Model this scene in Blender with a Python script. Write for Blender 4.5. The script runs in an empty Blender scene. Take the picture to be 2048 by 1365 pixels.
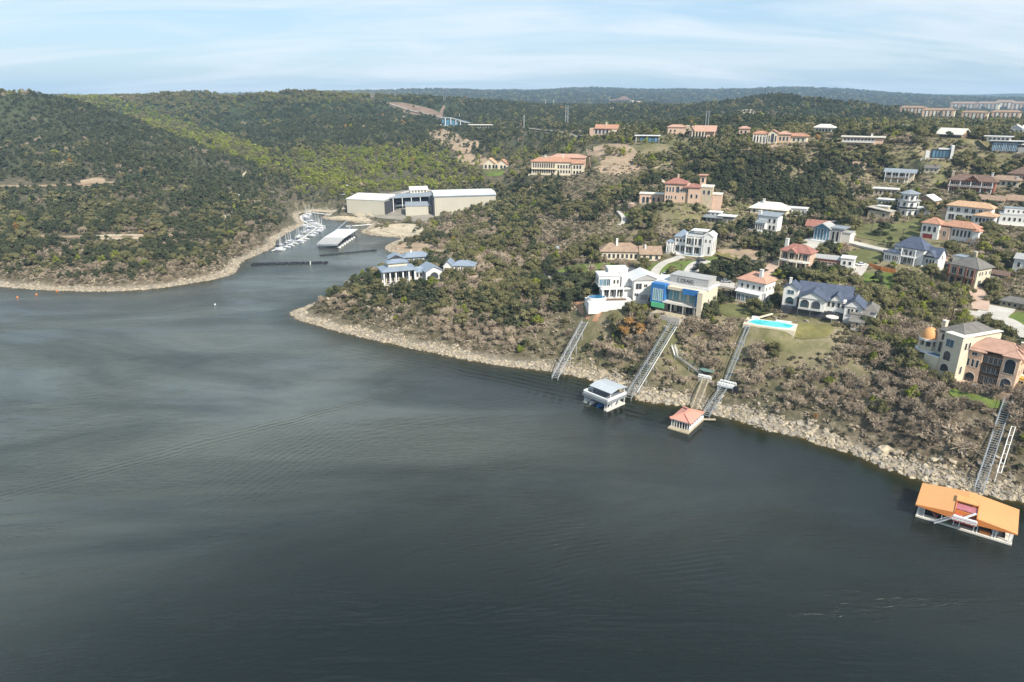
import bpy, bmesh, math, random
import numpy as np
from mathutils import Vector, Matrix, Euler
SC = bpy.context.scene
COL = SC.collection
R = math.radians
PI = math.pi

# ------------------------------------------------------------------ camera, sky, sun, exposure
HAZE = 1.0e-4
CAMZ, PITCH, F = 100.0, R(19.76), 1365.0
cam = bpy.data.objects.new('camera', bpy.data.cameras.new('camera'))
COL.objects.link(cam)
cam.location = (0, 0, CAMZ)
cam.rotation_euler = (R(90) - PITCH, 0, 0)
cam.data.sensor_width = 36.0
cam.data.lens = 36.0 * F / 2048
cam.data.clip_start = 1.0
cam.data.clip_end = 40000
SC.camera = cam

SUN_EL, SUN_AZ = R(41), R(148)          # azimuth measured clockwise from +Y (camera heading)
W = bpy.data.worlds.new('World'); SC.world = W; W.use_nodes = True
nt = W.node_tree; nt.nodes.clear()
out = nt.nodes.new('ShaderNodeOutputWorld'); bg = nt.nodes.new('ShaderNodeBackground')
sky = nt.nodes.new('ShaderNodeTexSky'); sky.sky_type = 'NISHITA'; sky.sun_disc = False
sky.sun_elevation = SUN_EL; sky.sun_rotation = SUN_AZ
sky.altitude = 200; sky.air_density = 1.0; sky.dust_density = 1.2; sky.ozone_density = 1.4
bg.inputs['Strength'].default_value = 0.098
# thin cirrus: a noise on a plane far above (direction divided by its height)
tc = nt.nodes.new('ShaderNodeTexCoord'); sep = nt.nodes.new('ShaderNodeSeparateXYZ')
nt.links.new(tc.outputs['Generated'], sep.inputs[0])
def wm(op, a, b=None, clamp=False):
    n = nt.nodes.new('ShaderNodeMath'); n.operation = op; n.use_clamp = clamp
    for i, v in enumerate((a, b)):
        if v is None: continue
        if isinstance(v, (int, float)): n.inputs[i].default_value = v
        else: nt.links.new(v, n.inputs[i])
    return n.outputs[0]
zc = wm('ADD', wm('MAXIMUM', sep.outputs[2], 0.0), 0.16)
comb = nt.nodes.new('ShaderNodeCombineXYZ')
nt.links.new(wm('DIVIDE', sep.outputs[0], zc), comb.inputs[0])
nt.links.new(wm('MULTIPLY', wm('DIVIDE', sep.outputs[1], zc), 1.5), comb.inputs[1])
mp = nt.nodes.new('ShaderNodeMapping'); mp.inputs['Rotation'].default_value = (0, 0, R(-20))
mp.inputs['Scale'].default_value = (0.62, 1.15, 1)
mp.inputs['Location'].default_value = (0.62, 0.3, 0)
nt.links.new(comb.outputs[0], mp.inputs[0])
n1 = nt.nodes.new('ShaderNodeTexNoise'); n1.inputs['Scale'].default_value = 0.9; n1.inputs['Detail'].default_value = 9
n1.inputs['Roughness'].default_value = 0.60; n1.inputs['Distortion'].default_value = 0.7
nt.links.new(mp.outputs[0], n1.inputs['Vector'])
ramp = nt.nodes.new('ShaderNodeValToRGB'); ramp.color_ramp.elements[0].position = 0.40; ramp.color_ramp.elements[1].position = 0.72
nt.links.new(n1.outputs[0], ramp.inputs[0])
cloudf = wm('MULTIPLY', ramp.outputs[0], 0.92)
mixs = nt.nodes.new('ShaderNodeMixRGB'); mixs.blend_type = 'MIX'
nt.links.new(cloudf, mixs.inputs[0]); mixs.inputs[2].default_value = (5.9, 6.25, 6.6, 1)
hs = nt.nodes.new('ShaderNodeMixRGB'); hs.blend_type = 'MIX'; hs.inputs[0].default_value = 0.62
hs.inputs[2].default_value = (3.0, 4.45, 5.9, 1)
nt.links.new(sky.outputs[0], hs.inputs[1]); nt.links.new(hs.outputs[0], mixs.inputs[1])
nt.links.new(mixs.outputs[0], bg.inputs[0]); nt.links.new(bg.outputs[0], out.inputs[0])

sun = bpy.data.objects.new('sun', bpy.data.lights.new('sun', 'SUN')); COL.objects.link(sun)
sun.data.energy = 4.2; sun.data.angle = R(0.8); sun.data.color = (1.0, 0.93, 0.82)
sd = Vector((math.sin(SUN_AZ) * math.cos(SUN_EL), math.cos(SUN_AZ) * math.cos(SUN_EL), math.sin(SUN_EL)))
sun.rotation_euler = sd.to_track_quat('Z', 'Y').to_euler(); sun.location = (300, -200, 400)
SC.view_settings.view_transform = 'Standard'; SC.view_settings.look = 'None'
SC.view_settings.exposure = 0.72; SC.view_settings.gamma = 1; SC.view_settings.use_curve_mapping = False
SC.cycles.use_denoising = True
SC.cycles.max_bounces = 5; SC.cycles.diffuse_bounces = 2; SC.cycles.glossy_bounces = 2
SC.cycles.transmission_bounces = 2; SC.cycles.transparent_max_bounces = 4; SC.cycles.volume_bounces = 0
SC.cycles.caustics_reflective = False; SC.cycles.caustics_refractive = False
SC.cycles.sample_clamp_indirect = 4

# ------------------------------------------------------------------ helpers
rng = np.random.default_rng(7)
random.seed(7)
CP, SP = math.cos(PITCH), math.sin(PITCH)
def ray(px, py):
    u, v = (px - 1024) / F, (682.5 - py) / F
    return Vector((u, CP + v * SP, -SP + v * CP))
def G(px, py, z=0.0):                      # where the line of sight meets height z
    d = ray(px, py); t = (z - CAMZ) / d.z
    return (d.x * t, d.y * t)
def project(x, y, z):
    dz = z - CAMZ
    dep = y * CP - dz * SP
    return 1024 + F * x / dep, 682.5 - F * (y * SP + dz * CP) / dep, dep

def tag(o, label=None, cat=None, group=None, kind=None):
    if label: o['label'] = label
    if cat: o['category'] = cat
    if group: o['group'] = group
    if kind: o['kind'] = kind
    return o
def link(name, me, parent=None, loc=None):
    o = bpy.data.objects.new(name, me); COL.objects.link(o)
    if parent is not None: o.parent = parent
    if loc is not None: o.location = loc
    return o
def empty(name, loc, rz=0):
    o = bpy.data.objects.new(name, None); COL.objects.link(o)
    o.location = loc; o.rotation_euler = (0, 0, rz); o.empty_display_size = 1
    return o
class MB:
    def __init__(s): s.v = []; s.f = []; s.m = []
    def quadbox(s, c, mi=0):               # 8 corners: 4 bottom ccw, 4 top ccw
        b = len(s.v); s.v += [tuple(p) for p in c]
        for q in ((3,2,1,0),(4,5,6,7),(0,1,5,4),(1,2,6,5),(2,3,7,6),(3,0,4,7)):
            s.f.append(tuple(b + i for i in q)); s.m.append(mi)
        return s
    def box(s, x0, x1, y0, y1, z0, z1, mi=0):
        return s.quadbox([(x0,y0,z0),(x1,y0,z0),(x1,y1,z0),(x0,y1,z0),(x0,y0,z1),(x1,y0,z1),(x1,y1,z1),(x0,y1,z1)], mi)
    def poly(s, pts, mi=0):
        b = len(s.v); s.v += [tuple(p) for p in pts]; s.f.append(tuple(range(b, b + len(pts)))); s.m.append(mi); return s
    def prism(s, pts, z0, z1, mi=0):       # pts ccw in xy
        b = len(s.v); n = len(pts)
        s.v += [(p[0], p[1], z0) for p in pts] + [(p[0], p[1], z1) for p in pts]
        s.f.append(tuple(b + i for i in range(n - 1, -1, -1))); s.m.append(mi)
        s.f.append(tuple(b + n + i for i in range(n))); s.m.append(mi)
        for i in range(n):
            j = (i + 1) % n; s.f.append((b + i, b + j, b + n + j, b + n + i)); s.m.append(mi)
        return s
    def bar(s, a, b_, w, h=None, mi=0):    # beam between two points, square section
        a, b_ = Vector(a), Vector(b_); h = h or w
        d = (b_ - a); L = d.length
        if L < 1e-6: return s
        d /= L
        side = d.cross(Vector((0, 0, 1)))
        if side.length < 1e-3: side = Vector((1, 0, 0))
        side.normalize(); up = side.cross(d)
        c = []
        for p in (a, b_):
            c.append([p - side*w/2 - up*h/2, p + side*w/2 - up*h/2, p + side*w/2 + up*h/2, p - side*w/2 + up*h/2])
        b = len(s.v); s.v += [tuple(p) for q in c for p in q]
        for q in ((0,1,2,3),(7,6,5,4),(0,4,5,1),(1,5,6,2),(2,6,7,3),(3,7,4,0)):
            s.f.append(tuple(b + i for i in q)); s.m.append(mi)
        return s
    def tube(s, a, b_, r0, r1, n=6, mi=0):
        a, b_ = Vector(a), Vector(b_); d = (b_ - a).normalized()
        side = d.cross(Vector((0.3, 0.1, 1))); side.normalize(); up = side.cross(d)
        b = len(s.v)
        for p, r in ((a, r0), (b_, r1)):
            for i in range(n):
                t = 2 * PI * i / n; s.v.append(tuple(p + side * r * math.cos(t) + up * r * math.sin(t)))
        for i in range(n):
            j = (i + 1) % n; s.f.append((b + i, b + n + i, b + n + j, b + j)); s.m.append(mi)
        s.f.append(tuple(b + n + i for i in range(n - 1, -1, -1))); s.m.append(mi)
        return s
    def mesh(s, name, mats):
        me = bpy.data.meshes.new(name); me.from_pydata(s.v, [], s.f)
        for m in (mats if isinstance(mats, (list, tuple)) else [mats]): me.materials.append(m)
        if any(s.m): me.polygons.foreach_set('material_index', s.m)
        me.update(); return me
    def build(s, name, mats, parent=None, loc=None):
        return link(name, s.mesh(name, mats), parent, loc)

# ---- materials
def newmat(name):
    m = bpy.data.materials.new(name); m.use_nodes = True; t = m.node_tree
    return m, t, t.nodes['Principled BSDF']
def nmix(t, fac, a, b, typ='MIX'):
    n = t.nodes.new('ShaderNodeMixRGB'); n.blend_type = typ
    for i, v in enumerate((fac, a, b)):
        if isinstance(v, (int, float)): n.inputs[i].default_value = v
        elif isinstance(v, tuple): n.inputs[i].default_value = v if len(v) == 4 else (*v, 1)
        else: t.links.new(v, n.inputs[i])
    return n.outputs[0]
def nmath(t, op, a, b=0.0, clamp=False):
    n = t.nodes.new('ShaderNodeMath'); n.operation = op; n.use_clamp = clamp
    for i, v in enumerate((a, b)):
        if isinstance(v, (int, float)): n.inputs[i].default_value = v
        else: t.links.new(v, n.inputs[i])
    return n.outputs[0]
def nnoise(t, vec, scale, detail=4, rough=0.5, dist=0.0):
    n = t.nodes.new('ShaderNodeTexNoise'); n.inputs['Scale'].default_value = scale
    n.inputs['Detail'].default_value = detail; n.inputs['Roughness'].default_value = rough; n.inputs['Distortion'].default_value = dist
    if vec is not None: t.links.new(vec, n.inputs['Vector'])
    return n.outputs[0]
def nramp(t, fac, stops):
    n = t.nodes.new('ShaderNodeValToRGB'); e = n.color_ramp.elements
    while len(e) < len(stops): e.new(0.5)
    for k, (p, c) in zip(e, stops):
        k.position = p; k.color = (c, c, c, 1) if isinstance(c, (int, float)) else (*c, 1)
    t.links.new(fac, n.inputs[0]); return n.outputs[0]
def npos(t): return t.nodes.new('ShaderNodeNewGeometry').outputs['Position']
def nobj(t): return t.nodes.new('ShaderNodeTexCoord').outputs['Object']
def plain(name, col, rough=0.8, var=0.14, scale=0.6, metal=0.0, bump=0.0, spec=0.3, dirt=None):
    """a worn, slightly blotchy surface"""
    m, t, b = newmat(name); p = nobj(t)
    n = nnoise(t, p, scale, 6, 0.62)
    lo = tuple(c * (1 - var) for c in col); hi = tuple(min(1, c * (1 + var)) for c in col)
    c = nramp(t, n, [(0.32, lo), (0.68, hi)])
    if dirt:
        d = nnoise(t, p, scale * 4.3, 5, 0.7)
        c = nmix(t, nmath(t, 'MULTIPLY', nramp(t, d, [(0.5, 0.0), (0.75, 1.0)]), 0.5), c, dirt)
    t.links.new(c, b.inputs['Base Color'])
    b.inputs['Roughness'].default_value = rough; b.inputs['Metallic'].default_value = metal
    b.inputs['Specular IOR Level'].default_value = spec
    if bump:
        bn = t.nodes.new('ShaderNodeBump'); bn.inputs['Strength'].default_value = bump; bn.inputs['Distance'].default_value = 0.1
        t.links.new(nnoise(t, p, scale * 8, 4, 0.6), bn.inputs['Height']); t.links.new(bn.outputs[0], b.inputs['Normal'])
    return m

# ------------------------------------------------------------------ noise
def vnoise(x, y, seed=0):
    xi, yi = np.floor(x), np.floor(y); fx, fy = x - xi, y - yi
    fx = fx * fx * (3 - 2 * fx); fy = fy * fy * (3 - 2 * fy)
    def h(a, b):
        n = np.sin(a * 127.1 + b * 311.7 + seed * 74.7) * 43758.5453
        return n - np.floor(n)
    return (h(xi, yi) * (1 - fx) + h(xi + 1, yi) * fx) * (1 - fy) + (h(xi, yi + 1) * (1 - fx) + h(xi + 1, yi + 1) * fx) * fy
def fbm(x, y, seed=0, oct=4):
    s, a, tot = 0, 1.0, 0
    for i in range(oct):
        s = s + a * vnoise(x, y, seed + i * 13); tot += a; a *= 0.5; x = x * 2.03 + 17.3; y = y * 2.03 + 9.1
    return s / tot

# ------------------------------------------------------------------ terrain
SHORE_L = [(-900,520),(-400,545),(-150,562),(0,573),(60,578),(100,581),(200,584),(300,579),(370,569),(440,557),(470,547),(478,528),(490,520),(515,509),(535,502),(550,492),(547,484),(565,471),(590,458),(608,449),(604,440),(594,434),(596,427),(628,423),(660,424),(652,431),(641,437),(670,441),(694,442),(721,447),(745,450),(730,459),(721,464),(732,469),(760,473),(790,475),(808,477),(790,484),(772,492),(775,501),(790,509),(820,514),(859,517),(810,534),(745,556),(680,586),(625,610),(583,625)]
SHORE_R = [(583,628),(600,640),(640,652),(700,668),(760,683),(820,695),(880,708),(940,720),(1000,730),(1080,740),(1108,744),(1144,750),(1172,756),(1200,764),(1240,780),(1269,795),(1295,804),(1338,808),(1381,811),(1402,816),(1424,827),(1449,833),(1498,848),(1546,863),(1607,874),(1644,889),(1705,905),(1742,921),(1760,931),(1778,938),(1826,954),(1861,966),(1962,986),(2018,998),(2048,1004),(2150,1035),(2300,1080),(2600,1180)]
shore = [G(*p) for p in SHORE_L + SHORE_R]
def smooth_line(pts, n=1):
    for _ in range(n):
        q = [pts[0]]
        for a, b in zip(pts[:-1], pts[1:]):
            q.append((a[0]*.75 + b[0]*.25, a[1]*.75 + b[1]*.25)); q.append((a[0]*.25 + b[0]*.75, a[1]*.25 + b[1]*.75))
        q.append(pts[-1]); pts = q
    return pts
shore = smooth_line(shore, 1)
shore_arr = np.array(shore)
LAND = np.array([(-12000, 900), (-1500, 560)] + shore + [(230, 60), (420, -80), (1200, -500), (14000, -900), (14000, 15000), (-12000, 15000)])
def in_poly(x, y, P):
    P = np.asarray(P); x = np.asarray(x); r = np.zeros(x.shape, bool); n = len(P)
    for i in range(n):
        x0, y0 = P[i]; x1, y1 = P[(i + 1) % n]
        if y0 == y1: continue
        c = ((y0 > y) != (y1 > y)) & (x < (x1 - x0) * (y - y0) / (y1 - y0) + x0); r ^= c
    return r
def seg_dist(x, y, P, closed=False):
    P = np.asarray(P); d = np.full(np.shape(x), 1e18); n = len(P)
    for i in range(n if closed else n - 1):
        x0, y0 = P[i]; x1, y1 = P[(i + 1) % n]; dx, dy = x1 - x0, y1 - y0; L = dx*dx + dy*dy + 1e-12
        t = np.clip(((x - x0) * dx + (y - y0) * dy) / L, 0, 1)
        d = np.minimum(d, (x - x0 - t*dx)**2 + (y - y0 - t*dy)**2)
    return np.sqrt(d)
def shore_d(x, y):
    d = seg_dist(x, y, LAND[1:-2]); return np.where(in_poly(x, y, LAND), d, -d)

C = [ # (px, py, height): what stands at this point of the view is this high
(620,612,5),(700,592,10),(760,577,14),(850,575,15),(950,575,15),(800,645,5.5),(1000,665,6),(940,620,11),
(1080,570,16),(1120,620,15),(1120,690,6),(1180,622,17),(1300,640,18),(1380,652,18),(1500,662,19),(1560,660,20),(1640,670,20),
(1240,710,9),(1400,730,8),(1560,760,9),(1700,820,7),(1850,880,7),(1980,900,8),
(1700,700,18),(1760,705,17.5),(1800,760,15),(1880,785,15),(1950,800,15),(2040,815,15),(2200,860,15),(2500,950,15),
(1000,545,16),(1120,560,17),(1150,530,20),(1250,530,22),(1340,530,23),(1400,560,22),(1460,595,20),(1520,600,21),(1640,600,22),(1700,600,23),
(1800,620,22),(1880,650,20),(1960,660,20),(2048,660,20),(2200,680,21),
(1060,500,18),(920,505,10),(980,480,11),(880,480,4),(860,497,4),(830,498,2),(1100,450,22),(1200,470,25),(1300,470,27),(1380,490,26),(1450,520,25),(1500,500,27),
(1560,530,26),(1640,490,31),(1700,520,28),(1800,530,29),(1860,470,34),(1950,440,38),(2040,450,36),(1950,560,25),(2040,560,26),(1900,520,30),
(1540,460,33),(1450,445,33),(1620,430,36),(1700,440,35),(1800,430,38),(1850,405,41),(1780,385,43),(1900,390,44),(2000,380,46),(1940,375,46),(1800,360,48),
(1300,400,40),(1370,400,43),(1430,380,45),(1200,430,28),(1250,400,34),(1150,400,30),(1080,400,26),(1010,400,16),(1020,440,14),
(1100,355,38),(1170,340,44),(1000,340,36),(960,350,30),(1080,320,45),
(1220,280,62),(1290,290,62),(1240,320,52),(1350,330,50),(1400,280,65),(1500,330,55),(1450,310,60),(1550,290,66),(1650,265,70),(1720,295,66),
(1600,350,50),(1550,390,42),(1480,400,38),(1700,340,54),(1800,265,72),(1830,300,66),(1900,275,71),(1970,295,68),(2048,295,68),(1900,325,60),(2000,345,54),
(1750,240,45),(1900,240,48),(2040,240,50),(1650,235,55),(1640,222,58),(1420,217,76),(1590,222,70),(1490,240,74),(1420,250,66),(1540,250,66),
(1250,208,83),(1330,210,82),(1150,215,78),(1130,240,66),(1200,240,66),(1050,230,70),(1000,210,84),(1000,240,66),(930,250,58),(900,290,45),
(850,300,38),(870,350,18),(930,370,14),(930,430,7),(870,432,5),(740,432,4),(800,440,4),(800,400,9),(720,385,12),(640,400,7),(560,400,10),(600,350,20),(700,340,20),(780,330,24),
(700,300,36),(600,290,42),(560,250,60),(650,240,66),(750,240,66),(850,240,62),(820,215,80),(760,200,92),
(0,250,68),(150,250,68),(0,300,48),(150,300,48),(0,370,27),(150,370,27),(0,450,14),(200,440,16),(0,530,6),(200,530,6),(350,500,8),(430,485,8),(500,475,6),(540,440,7),
(270,240,72),(400,295,45),(480,330,28),(530,380,14),(300,330,38),(350,400,22),(330,235,66),(420,270,46),(500,310,30),(480,220,74),(600,220,78),(350,205,86),
]
D = [ # (px, distance, height)
(0,950,100),(130,950,101),(220,1000,100),(500,1500,106),(600,1500,107),(700,1500,106),(400,1500,101),(790,1500,102),(850,1500,98),(960,1500,92),
(1490,1330,104),(1400,1330,90),(1580,1330,90),(1250,1600,86),(100,1500,100),(300,1400,99),
(850,5000,126),(1000,5000,131),(1200,5000,130),(1400,5000,136),(1550,5000,136),(1620,5000,120),(1690,5000,95),(1740,6300,97),(1850,6300,98),(2048,6300,107),(2300,6300,104),
(900,2800,60),(1100,2400,60),(1300,2600,58),(1500,2600,55),(1600,2800,45),(1760,2800,50),(1900,2800,55),(2048,2900,60),(300,2800,75),(0,2800,75),(600,3000,75),
(0,6000,95),(500,6000,95),(-400,700,60),(-400,1500,100),(-400,440,9),(-1200,700,50),(-1200,1500,90),(-1200,6000,90),
(2500,600,60),(2500,330,32),(2500,1500,55),(2500,3000,60),(3400,300,25),(3400,800,50),(3400,3000,60),(3400,6500,90),(-300,13000,60),(1024,13000,60),(2300,13000,60),
]
cp = [(*G(px, py, z), z) for px, py, z in C] + [((px - 1024) / F * d, d * CP, z) for px, d, z in D]
cp = [(x, y, z - 5.5 * min(1, max(0, (math.hypot(x, y) - 850) / 150)) if math.hypot(x, y) < 2000 else z) for x, y, z in cp]
cp = np.array(cp)
def feat(x, y):
    r = np.hypot(x, y); return np.stack([np.arctan2(x, y) * 1.0, np.log(r)], -1)
ctr = feat(cp[:, 0], cp[:, 1])
def tps(d2): return 0.5 * d2 * np.log(d2 + 1e-12)
K = tps(((ctr[:, None] - ctr[None])**2).sum(-1)); n = len(ctr)
P_ = np.hstack([np.ones((n, 1)), ctr])
A_ = np.zeros((n + 3, n + 3)); A_[:n, :n] = K + np.eye(n) * 2e-4; A_[:n, n:] = P_; A_[n:, :n] = P_.T
WT = np.linalg.solve(A_, np.concatenate([cp[:, 2], np.zeros(3)]))
def rbf(x, y):
    q = feat(x, y); o = np.empty(len(q))
    for i in range(0, len(q), 20000):
        k = tps(((q[i:i+20000, None] - ctr[None])**2).sum(-1)); o[i:i+20000] = k @ WT[:n] + WT[n] + q[i:i+20000] @ WT[n+1:]
    return o
PADS = []          # (x, y, radius, z): levelled building ground
def base_height(x, y):
    x = np.asarray(x, float).ravel(); y = np.asarray(y, float).ravel()
    r = np.hypot(x, y); front = y > 20
    z = rbf(x, np.where(front, y, 20))
    z = np.clip(z, 1.5, 150)
    amp = np.clip((r - 250) / 900, 0, 1) * 1.5
    z = z + (fbm(x / 90, y / 90, 3) - 0.5) * (1.6 + amp * 1.6) + (fbm(x / 22, y / 22, 5) - 0.5) * 1.5
    z += np.clip((r - 3500) / 1500, 0, 1) * (fbm(x / 500, y / 500, 9) - 0.5) * 46
    d = shore_d(x, y)
    beach = np.where(d < 7, 0.20 * d, 1.4 + 0.82 * (d - 7))
    k = 1.2; a = np.clip(z, -50, 400); h = np.clip(0.5 + 0.5 * (a - beach) / k, 0, 1)
    zl = a * (1 - h) + beach * h - k * h * (1 - h)
    zl = np.where(d < 7, beach, np.minimum(zl, beach))
    return np.where(d > 0, zl, np.maximum(0.35 * d, -9)), d
def grow(lo, hi, step, a, b, g):
    v = list(np.arange(lo, hi + .01, step)); s = step
    while v[-1] < b: s *= g; v.append(v[-1] + s)
    s = step
    while v[0] > a: s *= g; v.insert(0, v[0] - s)
    return np.array(v)
GX = grow(-330, 440, 3.0, -5600, 5900, 1.045); GY = grow(130, 560, 2.5, 20, 7200, 1.018)
XX, YY = np.meshgrid(GX, GY)
ZZ, DD = base_height(XX, YY); ZZ = ZZ.reshape(XX.shape); DD = DD.reshape(XX.shape)
def interp(A, x, y):
    x = np.asarray(x, float); y = np.asarray(y, float)
    i = np.clip(np.searchsorted(GX, x) - 1, 0, len(GX) - 2); j = np.clip(np.searchsorted(GY, y) - 1, 0, len(GY) - 2)
    fx = np.clip((x - GX[i]) / (GX[i+1] - GX[i]), 0, 1); fy = np.clip((y - GY[j]) / (GY[j+1] - GY[j]), 0, 1)
    return (A[j, i]*(1-fx) + A[j, i+1]*fx)*(1-fy) + (A[j+1, i]*(1-fx) + A[j+1, i+1]*fx)*fy
def H(x, y): return float(interp(ZZ, x, y))
TS = np.concatenate([np.arange(100, 700, 1.5), np.arange(700, 9000, 6)])
def hit(px, py):                           # terrain point under a line of sight
    d = ray(px, py); dn = d / d.length * 1.0
    x = d.x * TS / d.length; y = d.y * TS / d.length; z = CAMZ + d.z * TS / d.length
    below = z < np.maximum(interp(ZZ, x, y), 0)
    k = int(np.argmax(below)) if below.any() else len(TS) - 1
    if k:
        a, b = TS[k-1], TS[k]
        for _ in range(12):
            m = (a + b) / 2; q = d / d.length * m
            if CAMZ + q.z < max(H(q.x, q.y), 0): b = m
            else: a = m
        q = d / d.length * b
    else: q = d / d.length * TS[0]
    return q.x, q.y, max(H(q.x, q.y), 0)
def level(x, y, r, z, fall=6.0):
    """cut and fill a building plot"""
    global ZZ
    d = np.hypot(XX - x, YY - y); w = np.clip(1 - (d - r) / fall, 0, 1); w = w*w*(3-2*w)
    w = np.where(DD > 6, w, 0)
    ZZ = ZZ * (1 - w) + z * w
def level_poly(P, z, fall=5.0):
    global ZZ
    P = np.array(P); m = (XX > P[:,0].min()-fall-5) & (XX < P[:,0].max()+fall+5) & (YY > P[:,1].min()-fall-5) & (YY < P[:,1].max()+fall+5)
    xs, ys = XX[m], YY[m]; ins = in_poly(xs, ys, P); d = seg_dist(xs, ys, P, True)
    w = np.where(ins, 1, np.clip(1 - d / fall, 0, 1)); w = w*w*(3-2*w); w = np.where(DD[m] > 6, w, 0)
    ZZ[m] = ZZ[m]*(1-w) + z*w

# ------------------------------------------------------------------ building plots (base point of each front, radius of level ground in view units)
PLOT = {}
def plots(rows):
    for key, px, py, rad in rows:
        x, y, z = hit(px, py); dep = project(x, y, z)[2]
        PLOT[key] = (x, y, z, dep / F, rad * dep / F)
plots([
 ('point',805,566,42),('point2',860,560,30),('point3',918,545,32),('boathouse',825,528,34),
 ('modern',1245,612,52),('unfinished',1345,632,48),('salmon',1508,608,36),('slate',1640,640,64),('slate_pool',1542,658,46),('modern_terrace',1205,616,36),('cream',1882,756,34),('peach',1966,774,40),('orange',2062,780,28),
 ('ranch',1258,522,50),('tall_white',1383,510,38),('brick_roof',1585,538,34),('dark_long',1664,536,36),('slate2',1812,530,46),('gray_hip',1918,572,36),
 ('red_tile',1886,482,48),('tan_tile',1925,446,48),('glass_gray',1650,486,40),('red_roof',1640,462,26),('white_box',2030,452,34),('white_edge',2042,545,26),('small_brown',1988,560,22),('shed_gray',2022,615,24),
 ('narrow',1528,464,26),('cream_hip',1535,430,34),('small_white',1592,432,22),('flat_modern',1437,446,30),('octagon',1812,432,28),('octagon_wing',1772,415,20),('gable_tan',1852,412,22),('concrete',1752,438,26),('flat_white',1776,394,32),('balcony',1797,366,30),
 ('dark_red',1938,386,40),('beige_hip',2006,374,26),('dark_edge',2042,364,22),('brown_low',1987,408,24),('brown_low2',2030,408,24),
 ('pink',1358,406,52),('pink_low',1300,408,28),('mansion',1113,350,54),('chapel',990,339,26),('orange_villa',1203,274,34),('dark_flat',1292,286,26),('stone_a',1353,270,20),('stone_b',1402,277,26),
 ('white_mansion',1540,288,40),('white_mansion_b',1588,286,24),('small_stone',1487,272,14),('white_villa',1648,268,22),('long_flat',1724,294,40),('arc_a',1773,262,18),('arc_b',1810,264,20),('tan_gable',1900,276,30),('dark_glass',1873,318,28),('glass_modern',2008,304,34),('white_far',2036,270,16),
 ('hilltop',1245,207,30),('viaduct',910,254,28),('terrace_hall',960,257,22),
])
PLOT['slate_pool'] = (*PLOT['slate_pool'][:2], PLOT['slate'][2] - .3, *PLOT['slate_pool'][3:])
PLOT['modern_terrace'] = (*PLOT['modern_terrace'][:2], PLOT['modern'][2] - .8, *PLOT['modern_terrace'][3:])
for key, (x, y, z, s, r) in PLOT.items(): level(x, y + r * 0.35, r, z, max(4, r * 0.5))

# ------------------------------------------------------------------ ground colours and the ground sheet
def terrain_material():
    m, t, b = newmat('hill_soil'); p = npos(t)
    at = t.nodes.new('ShaderNodeAttribute'); at.attribute_name = 'rock'
    n1 = nnoise(t, p, 0.02, 5, 0.6); n2 = nnoise(t, p, 0.35, 5, 0.7)
    c = nramp(t, n2, [(0.3, (0.06, 0.052, 0.032)), (0.52, (0.125, 0.10, 0.068)), (0.66, (0.27, 0.225, 0.16))])
    c = nmix(t, nramp(t, n1, [(0.42, 0.0), (0.62, 0.6)]), c, (0.052, 0.062, 0.028))
    v = t.nodes.new('ShaderNodeTexVoronoi'); v.inputs['Scale'].default_value = 1.1; v.feature = 'F1'; t.links.new(p, v.inputs['Vector'])
    rc = nmix(t, v.outputs['Distance'], (0.33, 0.285, 0.215), (0.12, 0.10, 0.075))
    rc = nmix(t, nramp(t, nnoise(t, p, 0.5, 4, 0.6), [(0.42, 0.0), (0.62, 0.5)]), rc, (0.26, 0.215, 0.15))
    tw = t.nodes.new('ShaderNodeAttribute'); tw.attribute_name = 'town'
    gc = nramp(t, nnoise(t, p, 0.09, 5, 0.65), [(0.36, (0.105, 0.11, 0.045)), (0.5, (0.17, 0.155, 0.08)), (0.66, (0.27, 0.22, 0.14))])
    c = nmix(t, tw.outputs['Fac'], c, gc)
    c = nmix(t, at.outputs['Fac'], c, rc)
    t.links.new(c, b.inputs['Base Color']); b.inputs['Roughness'].default_value = 0.95; b.inputs['Specular IOR Level'].default_value = 0.1
    bn = t.nodes.new('ShaderNodeBump'); bn.inputs['Distance'].default_value = 0.6; bn.inputs['Strength'].default_value = 0.8
    t.links.new(n2, bn.inputs['Height']); t.links.new(bn.outputs[0], b.inputs['Normal'])
    # far hills read as wooded
    far = t.nodes.new('ShaderNodeAttribute'); far.attribute_name = 'wood'
    fn = nnoise(t, p, 0.045, 6, 0.75)
    wc = nramp(t, fn, [(0.35, (0.028, 0.042, 0.020)), (0.60, (0.055, 0.07, 0.034)), (0.82, (0.10, 0.10, 0.06))])
    c2 = nmix(t, far.outputs['Fac'], c, wc); t.links.new(c2, b.inputs['Base Color'])
    return m
M_SOIL = terrain_material()
nx, ny = len(GX), len(GY)
co = np.stack([XX, YY, ZZ], -1).reshape(-1, 3)
ii = (np.arange(ny - 1)[:, None] * nx + np.arange(nx - 1)[None]).ravel()
faces = np.stack([ii, ii + 1, ii + nx + 1, ii + nx], -1)
dmax = DD.ravel()[faces].max(1); faces = faces[dmax > -60]
me = bpy.data.meshes.new('terrain'); me.vertices.add(len(co)); me.vertices.foreach_set('co', co.ravel())
me.loops.add(faces.size); me.loops.foreach_set('vertex_index', faces.ravel().astype(np.int32))
me.polygons.add(len(faces)); me.polygons.foreach_set('loop_start', (np.arange(len(faces)) * 4).astype(np.int32))
me.polygons.foreach_set('use_smooth', np.ones(len(faces), bool))
me.update(calc_edges=True); me.materials.append(M_SOIL)
rock = np.clip((7.5 - DD.ravel()) / 4, 0, 1) * (1 - np.clip((np.hypot(co[:,0], co[:,1]) - 2500) / 500, 0, 1))
a = me.attributes.new('rock', 'FLOAT', 'POINT'); a.data.foreach_set('value', rock.astype(np.float32))
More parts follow.
